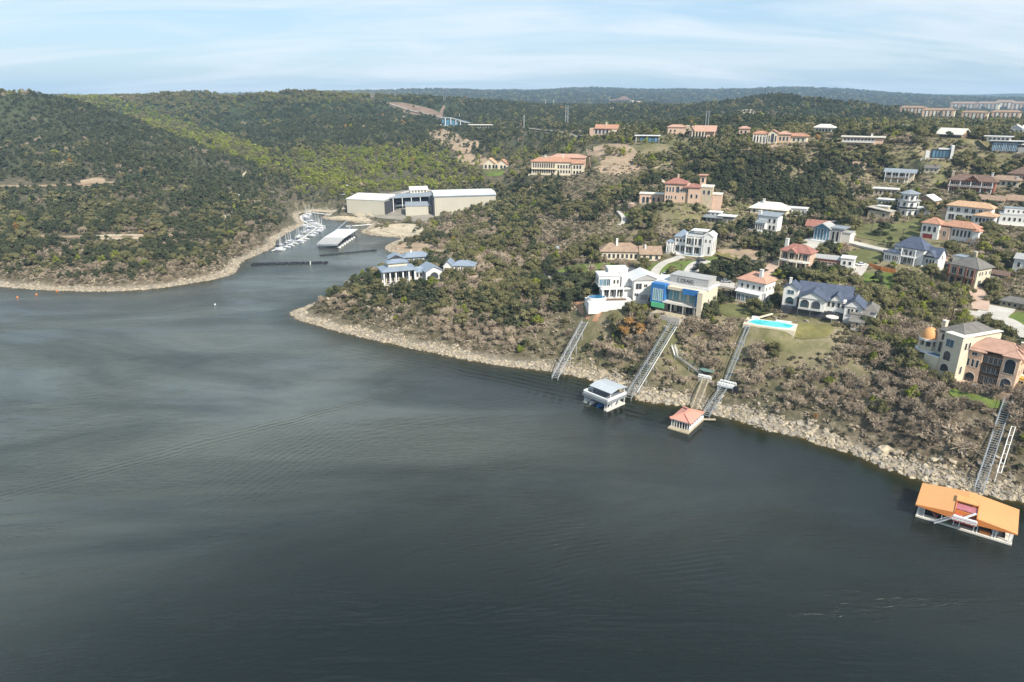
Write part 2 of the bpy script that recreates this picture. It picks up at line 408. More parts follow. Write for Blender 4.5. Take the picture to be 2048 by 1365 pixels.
wood = np.clip((np.hypot(co[:, 0], co[:, 1]) - 650) / 500, 0, 1)
a = me.attributes.new('wood', 'FLOAT', 'POINT'); a.data.foreach_set('value', wood.astype(np.float32))
town = np.exp(-(((project(co[:,0], co[:,1], co[:,2])[0] - 1620) / 480)**4)) * np.clip((np.hypot(co[:,0], co[:,1]) - 225) / 20, 0, 1) * np.clip((720 - np.hypot(co[:,0], co[:,1])) / 100, 0, 1) * (co[:,1] > 50)
a = me.attributes.new('town', 'FLOAT', 'POINT'); a.data.foreach_set('value', town.astype(np.float32))
tag(link('ground', me), 'wooded limestone hills round the lake', kind='structure')

# ------------------------------------------------------------------ the lake
def water_material():
    m, t, b = newmat('lake_water'); p = npos(t)
    at = t.nodes.new('ShaderNodeAttribute'); at.attribute_name = 'shallow'
    base = nmix(t, nramp(t, nnoise(t, p, 0.006, 3, 0.5), [(0.35, 0.0), (0.65, 1.0)]), (0.006, 0.010, 0.0085), (0.011, 0.014, 0.011))
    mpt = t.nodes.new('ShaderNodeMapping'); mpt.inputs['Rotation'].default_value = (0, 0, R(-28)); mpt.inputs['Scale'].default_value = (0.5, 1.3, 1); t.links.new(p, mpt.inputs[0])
    tu = t.nodes.new('ShaderNodeAttribute'); tu.attribute_name = 'sky_sheen'
    base = nmix(t, nmath(t, 'MULTIPLY', tu.outputs['Fac'], nramp(t, nnoise(t, mpt.outputs[0], 0.014, 6, 0.62, 1.4), [(0.34, 0.34), (0.64, 1.0)]), True), base, (0.108, 0.122, 0.105))  # bright sky reflection put into the base colour as a paler tone
    base = nmix(t, nmath(t, 'POWER', at.outputs['Fac'], 0.9), base, (0.010, 0.016, 0.006))
    base = nmix(t, nmath(t, 'POWER', at.outputs['Fac'], 7.0), base, (0.085, 0.055, 0.014))
    t.links.new(base, b.inputs['Base Color']); b.inputs['IOR'].default_value = 1.333
    b.inputs['Specular IOR Level'].default_value = 0.5
    mp = t.nodes.new('ShaderNodeMapping'); mp.inputs['Rotation'].default_value = (0, 0, R(-24)); mp.inputs['Scale'].default_value = (0.35, 1.35, 1)
    t.links.new(p, mp.inputs[0])
    mp2 = t.nodes.new('ShaderNodeMapping'); mp2.inputs['Rotation'].default_value = (0, 0, R(-40)); mp2.inputs['Scale'].default_value = (0.6, 1.0, 1)
    t.links.new(p, mp2.inputs[0])
    w1 = nnoise(t, mp.outputs[0], 0.75, 4, 0.6); w2 = nnoise(t, mp2.outputs[0], 0.22, 3, 0.55); w3 = nnoise(t, mp.outputs[0], 1.7, 3, 0.6)
    # gusts: patches where the wind roughens the water
    mp3 = t.nodes.new('ShaderNodeMapping'); mp3.inputs['Rotation'].default_value = (0, 0, R(-35)); mp3.inputs['Scale'].default_value = (0.45, 1.2, 1)
    t.links.new(p, mp3.inputs[0])
    g = nramp(t, nnoise(t, mp3.outputs[0], 0.016, 5, 0.62, 0.8), [(0.44, 0.20), (0.60, 1.0)])
    hgt = nmath(t, 'ADD', nmath(t, 'ADD', nmath(t, 'MULTIPLY', w1, 0.95), nmath(t, 'MULTIPLY', w2, 0.55)), nmath(t, 'MULTIPLY', w3, 0.34))
    lee = t.nodes.new('ShaderNodeAttribute'); lee.attribute_name = 'lee'
    g = nmath(t, 'MULTIPLY', g, nmath(t, 'SUBTRACT', 1.0, nmath(t, 'MULTIPLY', lee.outputs['Fac'], 0.93)))
    hgt = nmath(t, 'MULTIPLY', hgt, g)
    # boat wakes: trains of long low waves (centre line y = c + k x, width, wavelength)
    sp = t.nodes.new('ShaderNodeSeparateXYZ'); t.links.new(p, sp.inputs[0])
    wob = nmath(t, 'MULTIPLY', nmath(t, 'SUBTRACT', nnoise(t, p, 0.03, 2, 0.5), 0.5), 7.0)
    wakes = None
    for (x0, y0, x1, y1, width, wl, amp, curve) in WAKES:
        L = math.hypot(x1 - x0, y1 - y0); ux, uy = (x1 - x0) / L, (y1 - y0) / L
        dx = nmath(t, 'SUBTRACT', sp.outputs[0], x0); dy = nmath(t, 'SUBTRACT', sp.outputs[1], y0)
        al = nmath(t, 'ADD', nmath(t, 'MULTIPLY', dx, ux), nmath(t, 'MULTIPLY', dy, uy))
        ac = nmath(t, 'ADD', nmath(t, 'MULTIPLY', dx, -uy), nmath(t, 'MULTIPLY', dy, ux))
        u = nmath(t, 'DIVIDE', al, L)
        ac = nmath(t, 'SUBTRACT', ac, nmath(t, 'MULTIPLY', nmath(t, 'MULTIPLY', u, nmath(t, 'SUBTRACT', 1.0, u)), curve))
        ac = nmath(t, 'ADD', ac, wob)
        env = nmath(t, 'EXPONENT', nmath(t, 'MULTIPLY', nmath(t, 'POWER', nmath(t, 'ABSOLUTE', nmath(t, 'DIVIDE', ac, width)), 2.0), -1.0))
        eu = nmath(t, 'MULTIPLY', nmath(t, 'SUBTRACT', u, 0.5), 1.7)
        end = nmath(t, 'EXPONENT', nmath(t, 'MULTIPLY', nmath(t, 'POWER', nmath(t, 'ABSOLUTE', eu), 4.0), -1.0))
        s = nmath(t, 'MULTIPLY', nmath(t, 'SINE', nmath(t, 'MULTIPLY', ac, 2 * PI / wl)), nmath(t, 'MULTIPLY', nmath(t, 'MULTIPLY', env, end), amp))
        wakes = s if wakes is None else nmath(t, 'ADD', wakes, s)
    hgt = nmath(t, 'ADD', hgt, wakes)
    bn = t.nodes.new('ShaderNodeBump'); bn.inputs['Strength'].default_value = 1.0; bn.inputs['Distance'].default_value = 0.72
    t.links.new(hgt, bn.inputs['Height']); t.links.new(bn.outputs[0], b.inputs['Normal'])
    t.links.new(nmath(t, 'ADD', nmath(t, 'MULTIPLY', g, 0.10), 0.14), b.inputs['Roughness'])
    return m
def wk(a, b, *r): return (*G(*a), *G(*b), *r)
WAKES = [wk((-60,1012),(760,795), 4.2, 2.2, 0.17, 2.0), wk((700,690),(1240,800), 11, 3.0, 0.11, 8.0), wk((940,1150),(1440,1070), 14, 1.7, 0.11, 2.0), wk((440,1000),(680,860), 16, 2.2, 0.10, 0.0), wk((560,900),(1100,800), 9, 2.6, 0.07, 3.0)]
WX = grow(-330, 330, 5.0, -5000, 5000, 1.12); WY = grow(0, 560, 5.0, -900, 700, 1.12)
WXX, WYY = np.meshgrid(WX, WY)
# the bottom shelves slowly: how much of it shows through depends on depth, i.e. on distance from the shore
me = bpy.data.meshes.new('lake'); nx2, ny2 = len(WX), len(WY)

co2 = np.stack([WXX, WYY, WXX * 0], -1).reshape(-1, 3)
ii = (np.arange(ny2 - 1)[:, None] * nx2 + np.arange(nx2 - 1)[None]).ravel(); f2 = np.stack([ii, ii + 1, ii + nx2 + 1, ii + nx2], -1)
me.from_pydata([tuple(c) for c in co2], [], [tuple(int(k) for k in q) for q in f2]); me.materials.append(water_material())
wd = shore_d(co2[:, 0], co2[:, 1])
a = me.attributes.new('shallow', 'FLOAT', 'POINT'); a.data.foreach_set('value', np.clip(1 + np.minimum(wd, 0) / 14, 0, 1).astype(np.float32))
lee = np.clip(1.25 + np.minimum(wd, 0) / 50, 0, 1) * np.clip((co2[:, 0] + 70) / 60, 0.15, 1)
a = me.attributes.new('lee', 'FLOAT', 'POINT'); a.data.foreach_set('value', (lee**1.3).astype(np.float32))
rw = np.hypot(co2[:, 0], co2[:, 1]); tb = np.clip((rw - 105) / 130, 0, 1); tb = tb * tb * (3 - 2 * tb) * (1 - lee) * np.clip(1 + np.minimum(wd, 0) * 0, 0, 1) * (1 - .45 * np.clip((co2[:, 0] - 10) / 90, 0, 1))  # mask for the painted sky reflection: grows with distance, fades toward the right bank
a = me.attributes.new('sky_sheen', 'FLOAT', 'POINT'); a.data.foreach_set('value', tb.astype(np.float32))
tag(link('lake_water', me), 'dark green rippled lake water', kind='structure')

# ------------------------------------------------------------------ lines of the hillside rails and stairs (bottom to top)
RAIL_DEF = {
 'tram_a': [(1110,758),(1135,710),(1170,648)], 'tram_b': [(1256,798),(1300,726),(1350,646)],
 'stair_c': [(1346,698),(1352,716)], 'stair_c2': [(1352,716),(1378,738),(1408,758)], 'stair_c3': [(1388,822),(1398,792),(1412,762)],
 'tram_d': [(1412,834),(1430,806),(1449,778)], 'tram_d2': [(1449,778),(1478,710),(1497,656)], 'tram_e': [(1957,984),(1985,893),(2016,806)],
}
RAILS = {}; TRAMS0 = []
for k_, pts_ in RAIL_DEF.items():
    w = []
    for i_, p_ in enumerate(pts_):
        if i_ == 0 and k_ in ('tram_a', 'tram_b', 'stair_c3', 'tram_d', 'tram_e'): x_, y_ = G(*p_, 0.4); w.append((x_, y_, 0.9))
        else: x_, y_, z_ = hit(*p_); w.append((x_, y_, z_ + 1.0))
    a_, b_ = Vector(w[0]), Vector(w[-1]); n_ = max(2, int((b_ - a_).length / 3)); Q_ = []
    for i_ in range(n_ + 1):
        f_ = i_ / n_; p_ = a_.lerp(b_, f_); Q_.append(Vector((p_.x, p_.y, max(p_.z, H(p_.x, p_.y) + 0.9))))
    for _ in range(6):
        for i_ in range(1, n_): Q_[i_].z = max(Q_[i_].z, (Q_[i_-1].z + Q_[i_+1].z) / 2)
    RAILS[k_] = Q_; TRAMS0.append((np.array([(q_.x, q_.y) for q_ in Q_]), 2.8))

# ------------------------------------------------------------------ lawns, bare ground, roads laid on the ground
M_LAWN = plain('mown_grass', (0.115, 0.155, 0.038), 0.95, 0.35, 0.12, bump=0.3, spec=0.1, dirt=(0.17, 0.14, 0.06))
M_DRY = plain('dry_grass', (0.185, 0.165, 0.065), 0.95, 0.30, 0.12, bump=0.3, spec=0.1, dirt=(0.10, 0.12, 0.035))
M_OLIVE = plain('rough_grass', (0.125, 0.130, 0.052), 0.95, 0.3, 0.10, bump=0.3, spec=0.1, dirt=(0.19, 0.16, 0.09))
M_DIRT = plain('bare_earth', (0.33, 0.245, 0.165), 0.95, 0.28, 0.10, bump=0.5, spec=0.1, dirt=(0.42, 0.36, 0.28))
M_RED = plain('red_earth', (0.36, 0.21, 0.13), 0.95, 0.25, 0.15, bump=0.5, spec=0.1, dirt=(0.25, 0.17, 0.11))
M_FIELD = plain('brown_field', (0.20, 0.145, 0.11), 0.95, 0.25, 0.05, spec=0.1, dirt=(0.30, 0.22, 0.16))
M_SAND = plain('pale_limestone_grit', (0.44, 0.375, 0.27), 0.95, 0.2, 0.12, bump=0.5, spec=0.1, dirt=(0.27, 0.22, 0.16))
M_ROAD = plain('asphalt', (0.10, 0.10, 0.105), 0.9, 0.2, 0.15, spec=0.2, dirt=(0.16, 0.155, 0.145))
M_CONC = plain('concrete_paving', (0.47, 0.44, 0.39), 0.9, 0.12, 0.15, spec=0.2, dirt=(0.34, 0.31, 0.27))
M_YARD = plain('yard_gravel', (0.25, 0.23, 0.19), 0.95, 0.2, 0.1, spec=0.1, dirt=(0.36, 0.32, 0.26))
M_PINK = plain('pinkish_paving', (0.46, 0.33, 0.25), 0.9, 0.15, 0.2, spec=0.2, dirt=(0.36, 0.28, 0.22))
PATCHES = []; ROADS = []
def patch(name, mat, pts, off=0.22, keep=0.0, trees=False):
    P = [hit(*p)[:2] for p in pts]; P = smooth_line(P + [P[0]], 2)[:-1]
    if not trees:
        PATCHES.append((np.array(P), keep))
        if keep < .1:      # nothing tall right in front of an open lawn, or it would not be seen from the lake
            L_ = math.hypot(*P[0]); PATCHES.append((np.array([(x * (1 - min(20, L_*.034)/L_), y * (1 - min(20, L_*.034)/L_)) for x, y in P]), .25))
    bm = bmesh.new(); vs = [bm.verts.new((x, y, 0)) for x, y in P]; f = bm.faces.new(vs)
    xs = [p[0] for p in P]; ys = [p[1] for p in P]; st = 2.5 if ys[0] < 560 else 8.0
    for k in range(1, min(80, int((max(xs) - min(xs)) / st) + 1)):
        bmesh.ops.bisect_plane(bm, geom=bm.verts[:] + bm.edges[:] + bm.faces[:], plane_co=(min(xs) + k*st, 0, 0), plane_no=(1, 0, 0))
    for k in range(1, min(80, int((max(ys) - min(ys)) / st) + 1)):
        bmesh.ops.bisect_plane(bm, geom=bm.verts[:] + bm.edges[:] + bm.faces[:], plane_co=(0, min(ys) + k*st, 0), plane_no=(0, 1, 0))
    for v in bm.verts: v.co.z = H(v.co.x, v.co.y) + off
    bmesh.ops.recalc_face_normals(bm, faces=bm.faces[:])
    me = bpy.data.meshes.new(name); bm.to_mesh(me); bm.free(); me.materials.append(mat)
    if me.polygons and me.polygons[0].normal.z < 0: me.flip_normals()
    return tag(link(name, me), kind='structure')
def strip(name, mat, pts, width, off=0.32, clear=1.0, world=False, curb=None):
    P = pts if world else [hit(*p)[:2] for p in pts]
    P = smooth_line(P, 2); Q = [P[0]]
    for a, b in zip(P[:-1], P[1:]):
        L = math.hypot(b[0]-a[0], b[1]-a[1]); k = max(1, int(L / 2.5))
        Q += [(a[0]+(b[0]-a[0])*i/k, a[1]+(b[1]-a[1])*i/k) for i in range(1, k+1)]
    ROADS.append((np.array(Q), width / 2 + clear))
    m = MB(); rows = []
    for i, (x, y) in enumerate(Q):
        a = Q[max(0, i-1)]; b = Q[min(len(Q)-1, i+1)]; L = math.hypot(b[0]-a[0], b[1]-a[1]) + 1e-9
        nx_, ny_ = -(b[1]-a[1])/L, (b[0]-a[0])/L
        hc = max(H(x + nx_*k*width/2, y + ny_*k*width/2) for k in (-1, 0, 1))
        for k in (-1, 1):
            m.v.append((x + nx_*k*width/2, y + ny_*k*width/2, hc + off))
    for i in range(len(Q) - 1):
        m.f.append((2*i, 2*i+1, 2*i+3, 2*i+2)); m.m.append(0)
    # skirts, so that the edge reads as a slab on the ground
    n0 = len(m.v)
    for i in range(len(Q)):
        for k in (0, 1): v = m.v[2*i + k]; m.v.append((v[0], v[1], v[2] - 0.9))
    for i in range(len(Q) - 1):
        m.f.append((2*i, 2*i+2, n0+2*i+2, n0+2*i)); m.f.append((2*i+1, n0+2*i+1, n0+2*i+3, 2*i+3)); m.m += [0, 0]
    me = m.mesh(name, mat)
    return tag(link(name, me), kind='structure')
patch('lawn', M_LAWN, [(1100,548),(1130,534),(1200,526),(1246,531),(1240,543),(1180,550),(1120,552)])
patch('lawn', M_LAWN, [(1270,548),(1305,528),(1340,518),(1336,524),(1318,534),(1305,546),(1285,551)])
patch('lawn', M_LAWN, [(1316,552),(1320,534),(1348,524),(1400,522),(1440,512),(1440,527),(1405,530),(1382,540),(1370,552)])
patch('dry_field', M_DRY, [(1440,512),(1400,521),(1395,512),(1430,502),(1500,516),(1510,524),(1465,532),(1440,527)])
patch('bare_plot', M_DIRT, [(1430,501),(1500,497),(1535,508),(1530,520),(1505,524),(1450,512)])
patch('lawn', M_OLIVE, [(1430,612),(1470,606),(1505,624),(1500,640),(1470,640),(1435,626)])
patch('terrace_lawn', M_DRY, [(1572,652),(1600,646),(1655,652),(1668,656),(1664,670),(1640,680),(1560,664)])
patch('meadow', M_OLIVE, [(1700,456),(1740,446),(1795,450),(1850,436),(1848,462),(1835,480),(1780,489),(1740,480),(1705,474)])
patch('meadow', M_OLIVE, [(1690,502),(1740,498),(1775,508),(1752,528),(1735,540),(1700,532)])
patch('lawn', M_LAWN, [(1726,548),(1780,545),(1800,556),(1790,585),(1760,598),(1722,575)])
patch('lawn', M_LAWN, [(1990,640),(2048,622),(2120,632),(2100,668),(2030,668)])
patch('lawn', M_LAWN, [(1896,774),(1940,790),(2010,806),(2012,820),(1962,816),(1900,796)])
patch('lawn', M_LAWN, [(864,568),(894,564),(912,572),(905,582),(866,577)])
patch('lawn', M_LAWN, [(955,343),(1008,343),(1012,352),(960,357)])
patch('lawn', M_DRY, [(1000,378),(1055,366),(1072,372),(1012,388)])
patch('lawn', M_LAWN, [(1244,428),(1275,417),(1300,420),(1290,430),(1255,436)])
patch('lawn', M_OLIVE, [(1560,505),(1600,500),(1612,512),(1570,520)])
patch('lawn', M_DRY, [(1944,652),(2000,650),(2020,662),(1955,668)])
patch('bare_slope', M_DIRT, [(856,268),(880,258),(905,264),(935,278),(948,298),(930,312),(905,300),(868,290)], keep=0.25)
patch('bare_slope', M_DIRT, [(935,285),(955,280),(960,295),(945,300)], keep=0.3)
patch('bare_slope', M_DIRT, [(1170,300),(1230,285),(1290,320),(1270,350),(1190,352)], keep=0.75)
patch('bare_slope', M_DIRT, [(1480,290),(1560,292),(1600,300),(1540,320),(1480,318)], keep=0.4)
patch('bare_slope', M_DIRT, [(900,315),(960,305),(985,325),(930,338)], keep=0.7)
patch('red_field', M_FIELD, [(768,205),(810,205),(870,218),(885,232),(840,232),(790,218)], keep=0.02)
patch('red_cutting', M_FIELD, [(872,238),(882,218),(888,210),(891,212),(882,240)], keep=0)
patch('orange_earth', M_RED, [(1148,602),(1185,608),(1208,628),(1195,648),(1160,640)], keep=0.05)
patch('orange_earth', M_RED, [(1025,594),(1055,592),(1050,602),(1030,604)], keep=0.0)
patch('sand_spit', M_SAND, [(640,437),(690,430),(740,436),(745,446),(694,441)], keep=0.12)
patch('sand_spit', M_SAND, [(735,463),(770,450),(835,448),(850,458),(845,472),(800,474),(760,472)], keep=0.08)
patch('sand_spit', M_DIRT, [(775,492),(830,483),(880,492),(880,512),(820,510),(785,506)], keep=0.12)
patch('sand_bank', M_SAND, [(600,428),(625,410),(700,412),(760,436),(720,440),(660,424)], keep=0.25)
patch('marina_yard', M_YARD, [(690,416),(760,395),(845,374),(868,384),(880,404),(870,436),(840,446),(790,440),(700,432)], keep=0)
patch('quarry_scar', M_SAND, [(170,474),(240,468),(312,470),(300,478),(200,482)], keep=0.05)
patch('quarry_scar', M_DIRT, [(160,362),(205,354),(215,366),(165,376)], keep=0.1)
patch('stone_scar', M_SAND, [(395,452),(440,434),(480,420),(500,420),(440,446),(405,458)], keep=0.35)
patch('stone_scar', M_SAND, [(480,352),(498,340),(500,346),(486,358)], keep=0.1)
patch('hilltop_scar', M_SAND, [(1470,222),(1510,218),(1560,226),(1540,240),(1480,238)], keep=0.85)
strip('dirt_track', M_DIRT, [(-60,372),(60,374),(130,372),(180,368),(230,366)], 6.5, clear=7)
strip('dirt_track', M_DIRT, [(70,472),(180,476),(300,474),(360,470)], 3.5, clear=5)
strip('driveway', M_CONC, [(1308,560),(1310,542),(1326,528),(1350,518),(1366,514)], 4.2)
strip('driveway', M_ROAD, [(1248,558),(1262,544),(1272,530)], 4.6)
strip('street', M_CONC, [(1412,522),(1392,530),(1380,545),(1376,562)], 6.5)
strip('street', M_CONC, [(1370,566),(1420,566),(1455,572),(1500,582)], 8.0)
strip('driveway', M_PINK, [(1545,560),(1535,545),(1552,528),(1578,524)], 5.0)
strip('street', M_CONC, [(1600,512),(1618,496),(1628,478),(1690,468),(1712,470)], 7.5)
strip('street', M_CONC, [(1690,486),(1730,494),(1775,508),(1800,512)], 6.0)
strip('driveway', M_PINK, [(1838,486),(1852,496),(1870,510),(1878,530)], 8.0)
strip('driveway', M_CONC, [(1722,530),(1712,545),(1700,556)], 6.5)
strip('driveway', M_PINK, [(1946,575),(1962,600),(1958,622)], 6.0)
strip('street', M_CONC, [(1850,616),(1920,626),(1970,632),(2010,640),(2035,656),(2060,680)], 6.0)
strip('parking_pad', M_CONC, [(1975,640),(2000,616)], 10.0)
strip('garden_path', M_CONC, [(1092,552),(1098,568),(1120,582),(1150,590)], 3.4)
strip('stone_terrace', M_PINK, [(925,562),(960,556),(1000,549),(1040,545),(1082,543)], 6.5)
strip('highway', M_YARD, [(720,198),(770,206),(800,216),(850,228),(900,240),(945,249)], 9, off=.9, clear=3)
strip('highway', M_YARD, [(1035,256),(1080,262),(1130,266),(1175,276)], 8, off=.9, clear=3)
strip('driveway', M_CONC, [(1180,315),(1100,322),(1040,322)], 5)
patch('marina_road', M_CONC, [(762,400),(800,388),(838,377),(862,378),(866,384),(836,386),(800,396),(775,406)])
strip('garden_path', M_CONC, [(1232,424),(1246,434),(1248,446),(1236,452)], 2.4)
strip('garden_path', M_SAND, [(1375,378),(1300,345),(1325,325),(1390,322)], 2.6)
strip('garden_path', M_SAND, [(945,440),(975,430),(1000,430)], 2.4)

# ------------------------------------------------------------------ plant materials
def leafmat(name, lo, hi, trans=0.25, var=0.35):
    m = bpy.data.materials.new(name); m.use_nodes = True; t = m.node_tree; t.nodes.clear()
    o = t.nodes.new('ShaderNodeOutputMaterial'); oi = t.nodes.new('ShaderNodeObjectInfo')
    at = t.nodes.new('ShaderNodeAttribute'); at.attribute_name = 'tint'
    big = nnoise(t, npos(t), 0.018, 3, 0.6)
    f = nmath(t, 'ADD', nmath(t, 'MULTIPLY', oi.outputs['Random'], 0.55), nmath(t, 'MULTIPLY', nmath(t, 'SUBTRACT', big, 0.3), 0.9), True)
    c = nmix(t, f, lo, hi)
    c = nmix(t, 1.0, c, nmath(t, 'ADD', 1 - var, nmath(t, 'MULTIPLY', at.outputs['Fac'], 2 * var)), 'MULTIPLY')
    d = t.nodes.new('ShaderNodeBsdfDiffuse'); t.links.new(c, d.inputs[0]); sh = d.outputs[0]
    if trans:
        tr = t.nodes.new('ShaderNodeBsdfTranslucent'); t.links.new(nmix(t, 1.0, c, (1.25, 1.25, 0.8), 'MULTIPLY'), tr.inputs[0])
        mx = t.nodes.new('ShaderNodeMixShader'); mx.inputs[0].default_value = trans
        t.links.new(sh, mx.inputs[1]); t.links.new(tr.outputs[0], mx.inputs[2]); sh = mx.outputs[0]
    t.links.new(sh, o.inputs[0]); return m
LM = {
 'evergreen': leafmat('evergreen_leaf', (0.042, 0.054, 0.031), (0.120, 0.128, 0.070), 0.15),
 'olive': leafmat('olive_leaf', (0.120, 0.120, 0.056), (0.26, 0.235, 0.12), 0.25),
 'bright': leafmat('bright_leaf', (0.16, 0.20, 0.035), (0.32, 0.32, 0.075), 0.3),
 'bare': leafmat('twig_bark', (0.165, 0.13, 0.095), (0.50, 0.41, 0.30), 0.0, 0.5),
 'autumn': leafmat('autumn_leaf', (0.27, 0.16, 0.065), (0.48, 0.29, 0.11), 0.25),
}
M_TRUNK = plain('bark', (0.12, 0.095, 0.07), 0.95, 0.2, 2.0)
M_PALE = plain('pale_bark', (0.36, 0.31, 0.25), 0.95, 0.2, 2.0)
# ------------------------------------------------------------------ plant shapes
ICO = None
def ico():
    global ICO
    if ICO is None:
        bm = bmesh.new(); bmesh.ops.create_icosphere(bm, subdivisions=1, radius=1)
        ICO = (np.array([v.co[:] for v in bm.verts]), np.array([[v.index for v in f.verts] for f in bm.faces])); bm.free()
    return ICO
def np_mesh(name, V, Fs, mats, tint=None, mi=None):
    me = bpy.data.meshes.new(name); me.from_pydata(V.tolist() if hasattr(V, 'tolist') else V, [], Fs)
    for m in mats: me.materials.append(m)
    if tint is not None:
        a = me.attributes.new('tint', 'FLOAT', 'POINT'); a.data.foreach_set('value', np.asarray(tint, np.float32))
    if mi is not None: me.polygons.foreach_set('material_index', np.asarray(mi, np.int32))
    me.update(); return me
def leafy(seed, rx, h, base, ncl, nleaf, leaf, flat=1.0):
    """crown of leaf clumps: returns verts, faces, tint"""
    r = np.random.default_rng(seed); V = []; Fc = []; T = []; n = 0
    iv, jf = ico()
    cz0 = base
    for c in range(ncl):
        a = r.uniform(0, 2*PI); u = r.uniform(0, 1)**0.6; zz = r.uniform(0.12, 1.0)
        rad = rx * u * (1 - 0.75 * max(0, zz - 0.45)**1.2 / 0.5) * r.uniform(.75, 1.05)
        cen = np.array([math.cos(a)*rad, math.sin(a)*rad, cz0 + (h - base) * zz * r.uniform(.85, 1.0) * flat])
        cr = rx * r.uniform(0.24, 0.42)
        core = iv * cr * 0.78 * r.uniform(.8, 1.15, (len(iv), 1)) * [1, 1, .75] + cen
        V.append(core); Fc += [tuple(int(k) + n for k in f) for f in jf]; T += [0.25] * len(iv); n += len(iv)
        tb = r.uniform(0.25, 0.85)
        d = r.normal(size=(nleaf, 3)); d /= np.linalg.norm(d, axis=1)[:, None]; d[:, 2] = np.where(d[:, 2] < -0.5, -d[:, 2], d[:, 2])
        p = cen + d * cr * r.uniform(.7, 1.22, (nleaf, 1)) * [1, 1, .8]
        nrm = d + r.normal(size=(nleaf, 3)) * 0.55; nrm /= np.linalg.norm(nrm, axis=1)[:, None]
        s1 = np.cross(nrm, r.normal(size=(nleaf, 3))); s1 /= np.linalg.norm(s1, axis=1)[:, None]; s2 = np.cross(nrm, s1)
        sz = leaf * r.uniform(.6, 1.5, (nleaf, 1))
        q = np.stack([p - s1*sz, p - s2*sz*.6, p + s1*sz, p + s2*sz*.6], 1).reshape(-1, 3)
        V.append(q); Fc += [(n+4*i, n+4*i+1, n+4*i+2, n+4*i+3) for i in range(nleaf)]
        T += list(np.repeat(np.clip(tb + r.normal(0, .22, nleaf), 0, 1), 4)); n += 4 * nleaf
    return np.concatenate(V), Fc, T
def limb_set(seed, h, spread, ntw, tw_len, tw_w, depth=3, stems=3):
    """bare crown: limbs split, ending in sprays of twigs"""
    r = np.random.default_rng(seed); limbs = []; tips = []
    def go(p, d, L, rad, k):
        q = p + d * L; limbs.append((p, q, rad, rad * .62))
        if k == 0: tips.append((q, d)); return
        for _ in range(int(r.integers(2, 4))):
            e = d + r.normal(size=3) * 0.55; e[2] = abs(e[2]) * .8 + .1; e /= np.linalg.norm(e)
            go(q, e, L * r.uniform(.62, .88), rad * .6, k - 1)
    for i in range(stems):
        a = r.uniform(0, 2*PI); d = np.array([math.cos(a)*spread, math.sin(a)*spread, 1.0]); d /= np.linalg.norm(d)
        go(np.array([math.cos(a)*.15, math.sin(a)*.15, -0.3]), d, h * .32, 0.10, depth)
    V = []; Fc = []; T = []; n = 0
    tips_i = r.integers(0, len(tips), ntw)
    for k in tips_i:
        q, d = tips[k]; p = q - d * r.uniform(0, .35*h*.3) + r.normal(size=3) * h * .035
        e = d * .8 + r.normal(size=3) * 0.8; e[2] += .15; e /= np.linalg.norm(e); L = tw_len * r.uniform(.5, 1.4)
        s = np.cross(e, r.normal(size=3)); s /= np.linalg.norm(s); w = tw_w * r.uniform(.6, 1.5)
        mid = p + e * L * .5 + r.normal(size=3) * L * .12
        V += [p - s*w*.5, p + s*w*.5, mid + s*w*.5, mid - s*w*.5, p + e * L]
        Fc += [(n, n+1, n+2, n+3), (n+3, n+2, n+4)]; T += [float(r.uniform(.1, 1))] * 5; n += 5
    return limbs, (np.array(V), Fc, T)
def limbs_mesh(limbs, n=4):
    m = MB()
    for a, b, r0, r1 in limbs: m.tube(a, b, r0, r1, n)
    return m
CROWNS = {}; TRUNKS = {}
def make_protos():
    for kind, cnt in (('evergreen', 5), ('olive', 4), ('bright', 3), ('autumn', 3)):
        for i in range(cnt):
            sd = {'evergreen': 10, 'olive': 30, 'bright': 50, 'autumn': 70}[kind] + i
            if kind == 'evergreen': rx, h, ba = 2.3, 4.6, 0.4
            elif kind == 'olive': rx, h, ba = 3.0, 4.8, 1.0
            else: rx, h, ba = 2.4, 4.2, 0.7
            V, Fc, T = leafy(sd, rx, h, ba, 15 if kind != 'olive' else 19, 44, 0.21)
            CROWNS.setdefault((kind, 'hi'), []).append(np_mesh(kind + '_crown', V, Fc, [LM[kind]], T))
            V, Fc, T = leafy(sd + 100, rx, h, ba, 9, 14, 0.42)
            CROWNS.setdefault((kind, 'lo'), []).append(np_mesh(kind + '_crown_far', V, Fc, [LM[kind]], T))
            limbs, _ = limb_set(sd + 200, h * .8, .55, 1, .5, .05, 1, 2)
            limbs = [(a, b, r0 * 1.5, r1 * 1.5) for a, b, r0, r1 in limbs]
            TRUNKS.setdefault(kind, []).append(limbs_mesh(limbs, 5).mesh(kind + '_trunk', M_TRUNK))
    for i in range(6):
        limbs, (V, Fc, T) = limb_set(90 + i, 4.2 + .3 * (i % 3), (.5, .9, .7)[i % 3], 620, 1.15, .10, 3, 3)
        CROWNS.setdefault(('bare', 'hi'), []).append(np_mesh('bare_crown', V, Fc, [LM['bare']], T))
        TRUNKS.setdefault('bare', []).append(limbs_mesh(limbs, 4).mesh('bare_limbs', M_PALE if i % 3 == 1 else M_TRUNK))
        limbs, (V, Fc, T) = limb_set(190 + i, 4.2, .8, 170, 1.4, .22, 2, 3)
        CROWNS.setdefault(('bare', 'lo'), []).append(np_mesh('bare_crown_far', V, Fc, [LM['bare']], T))
make_protos()
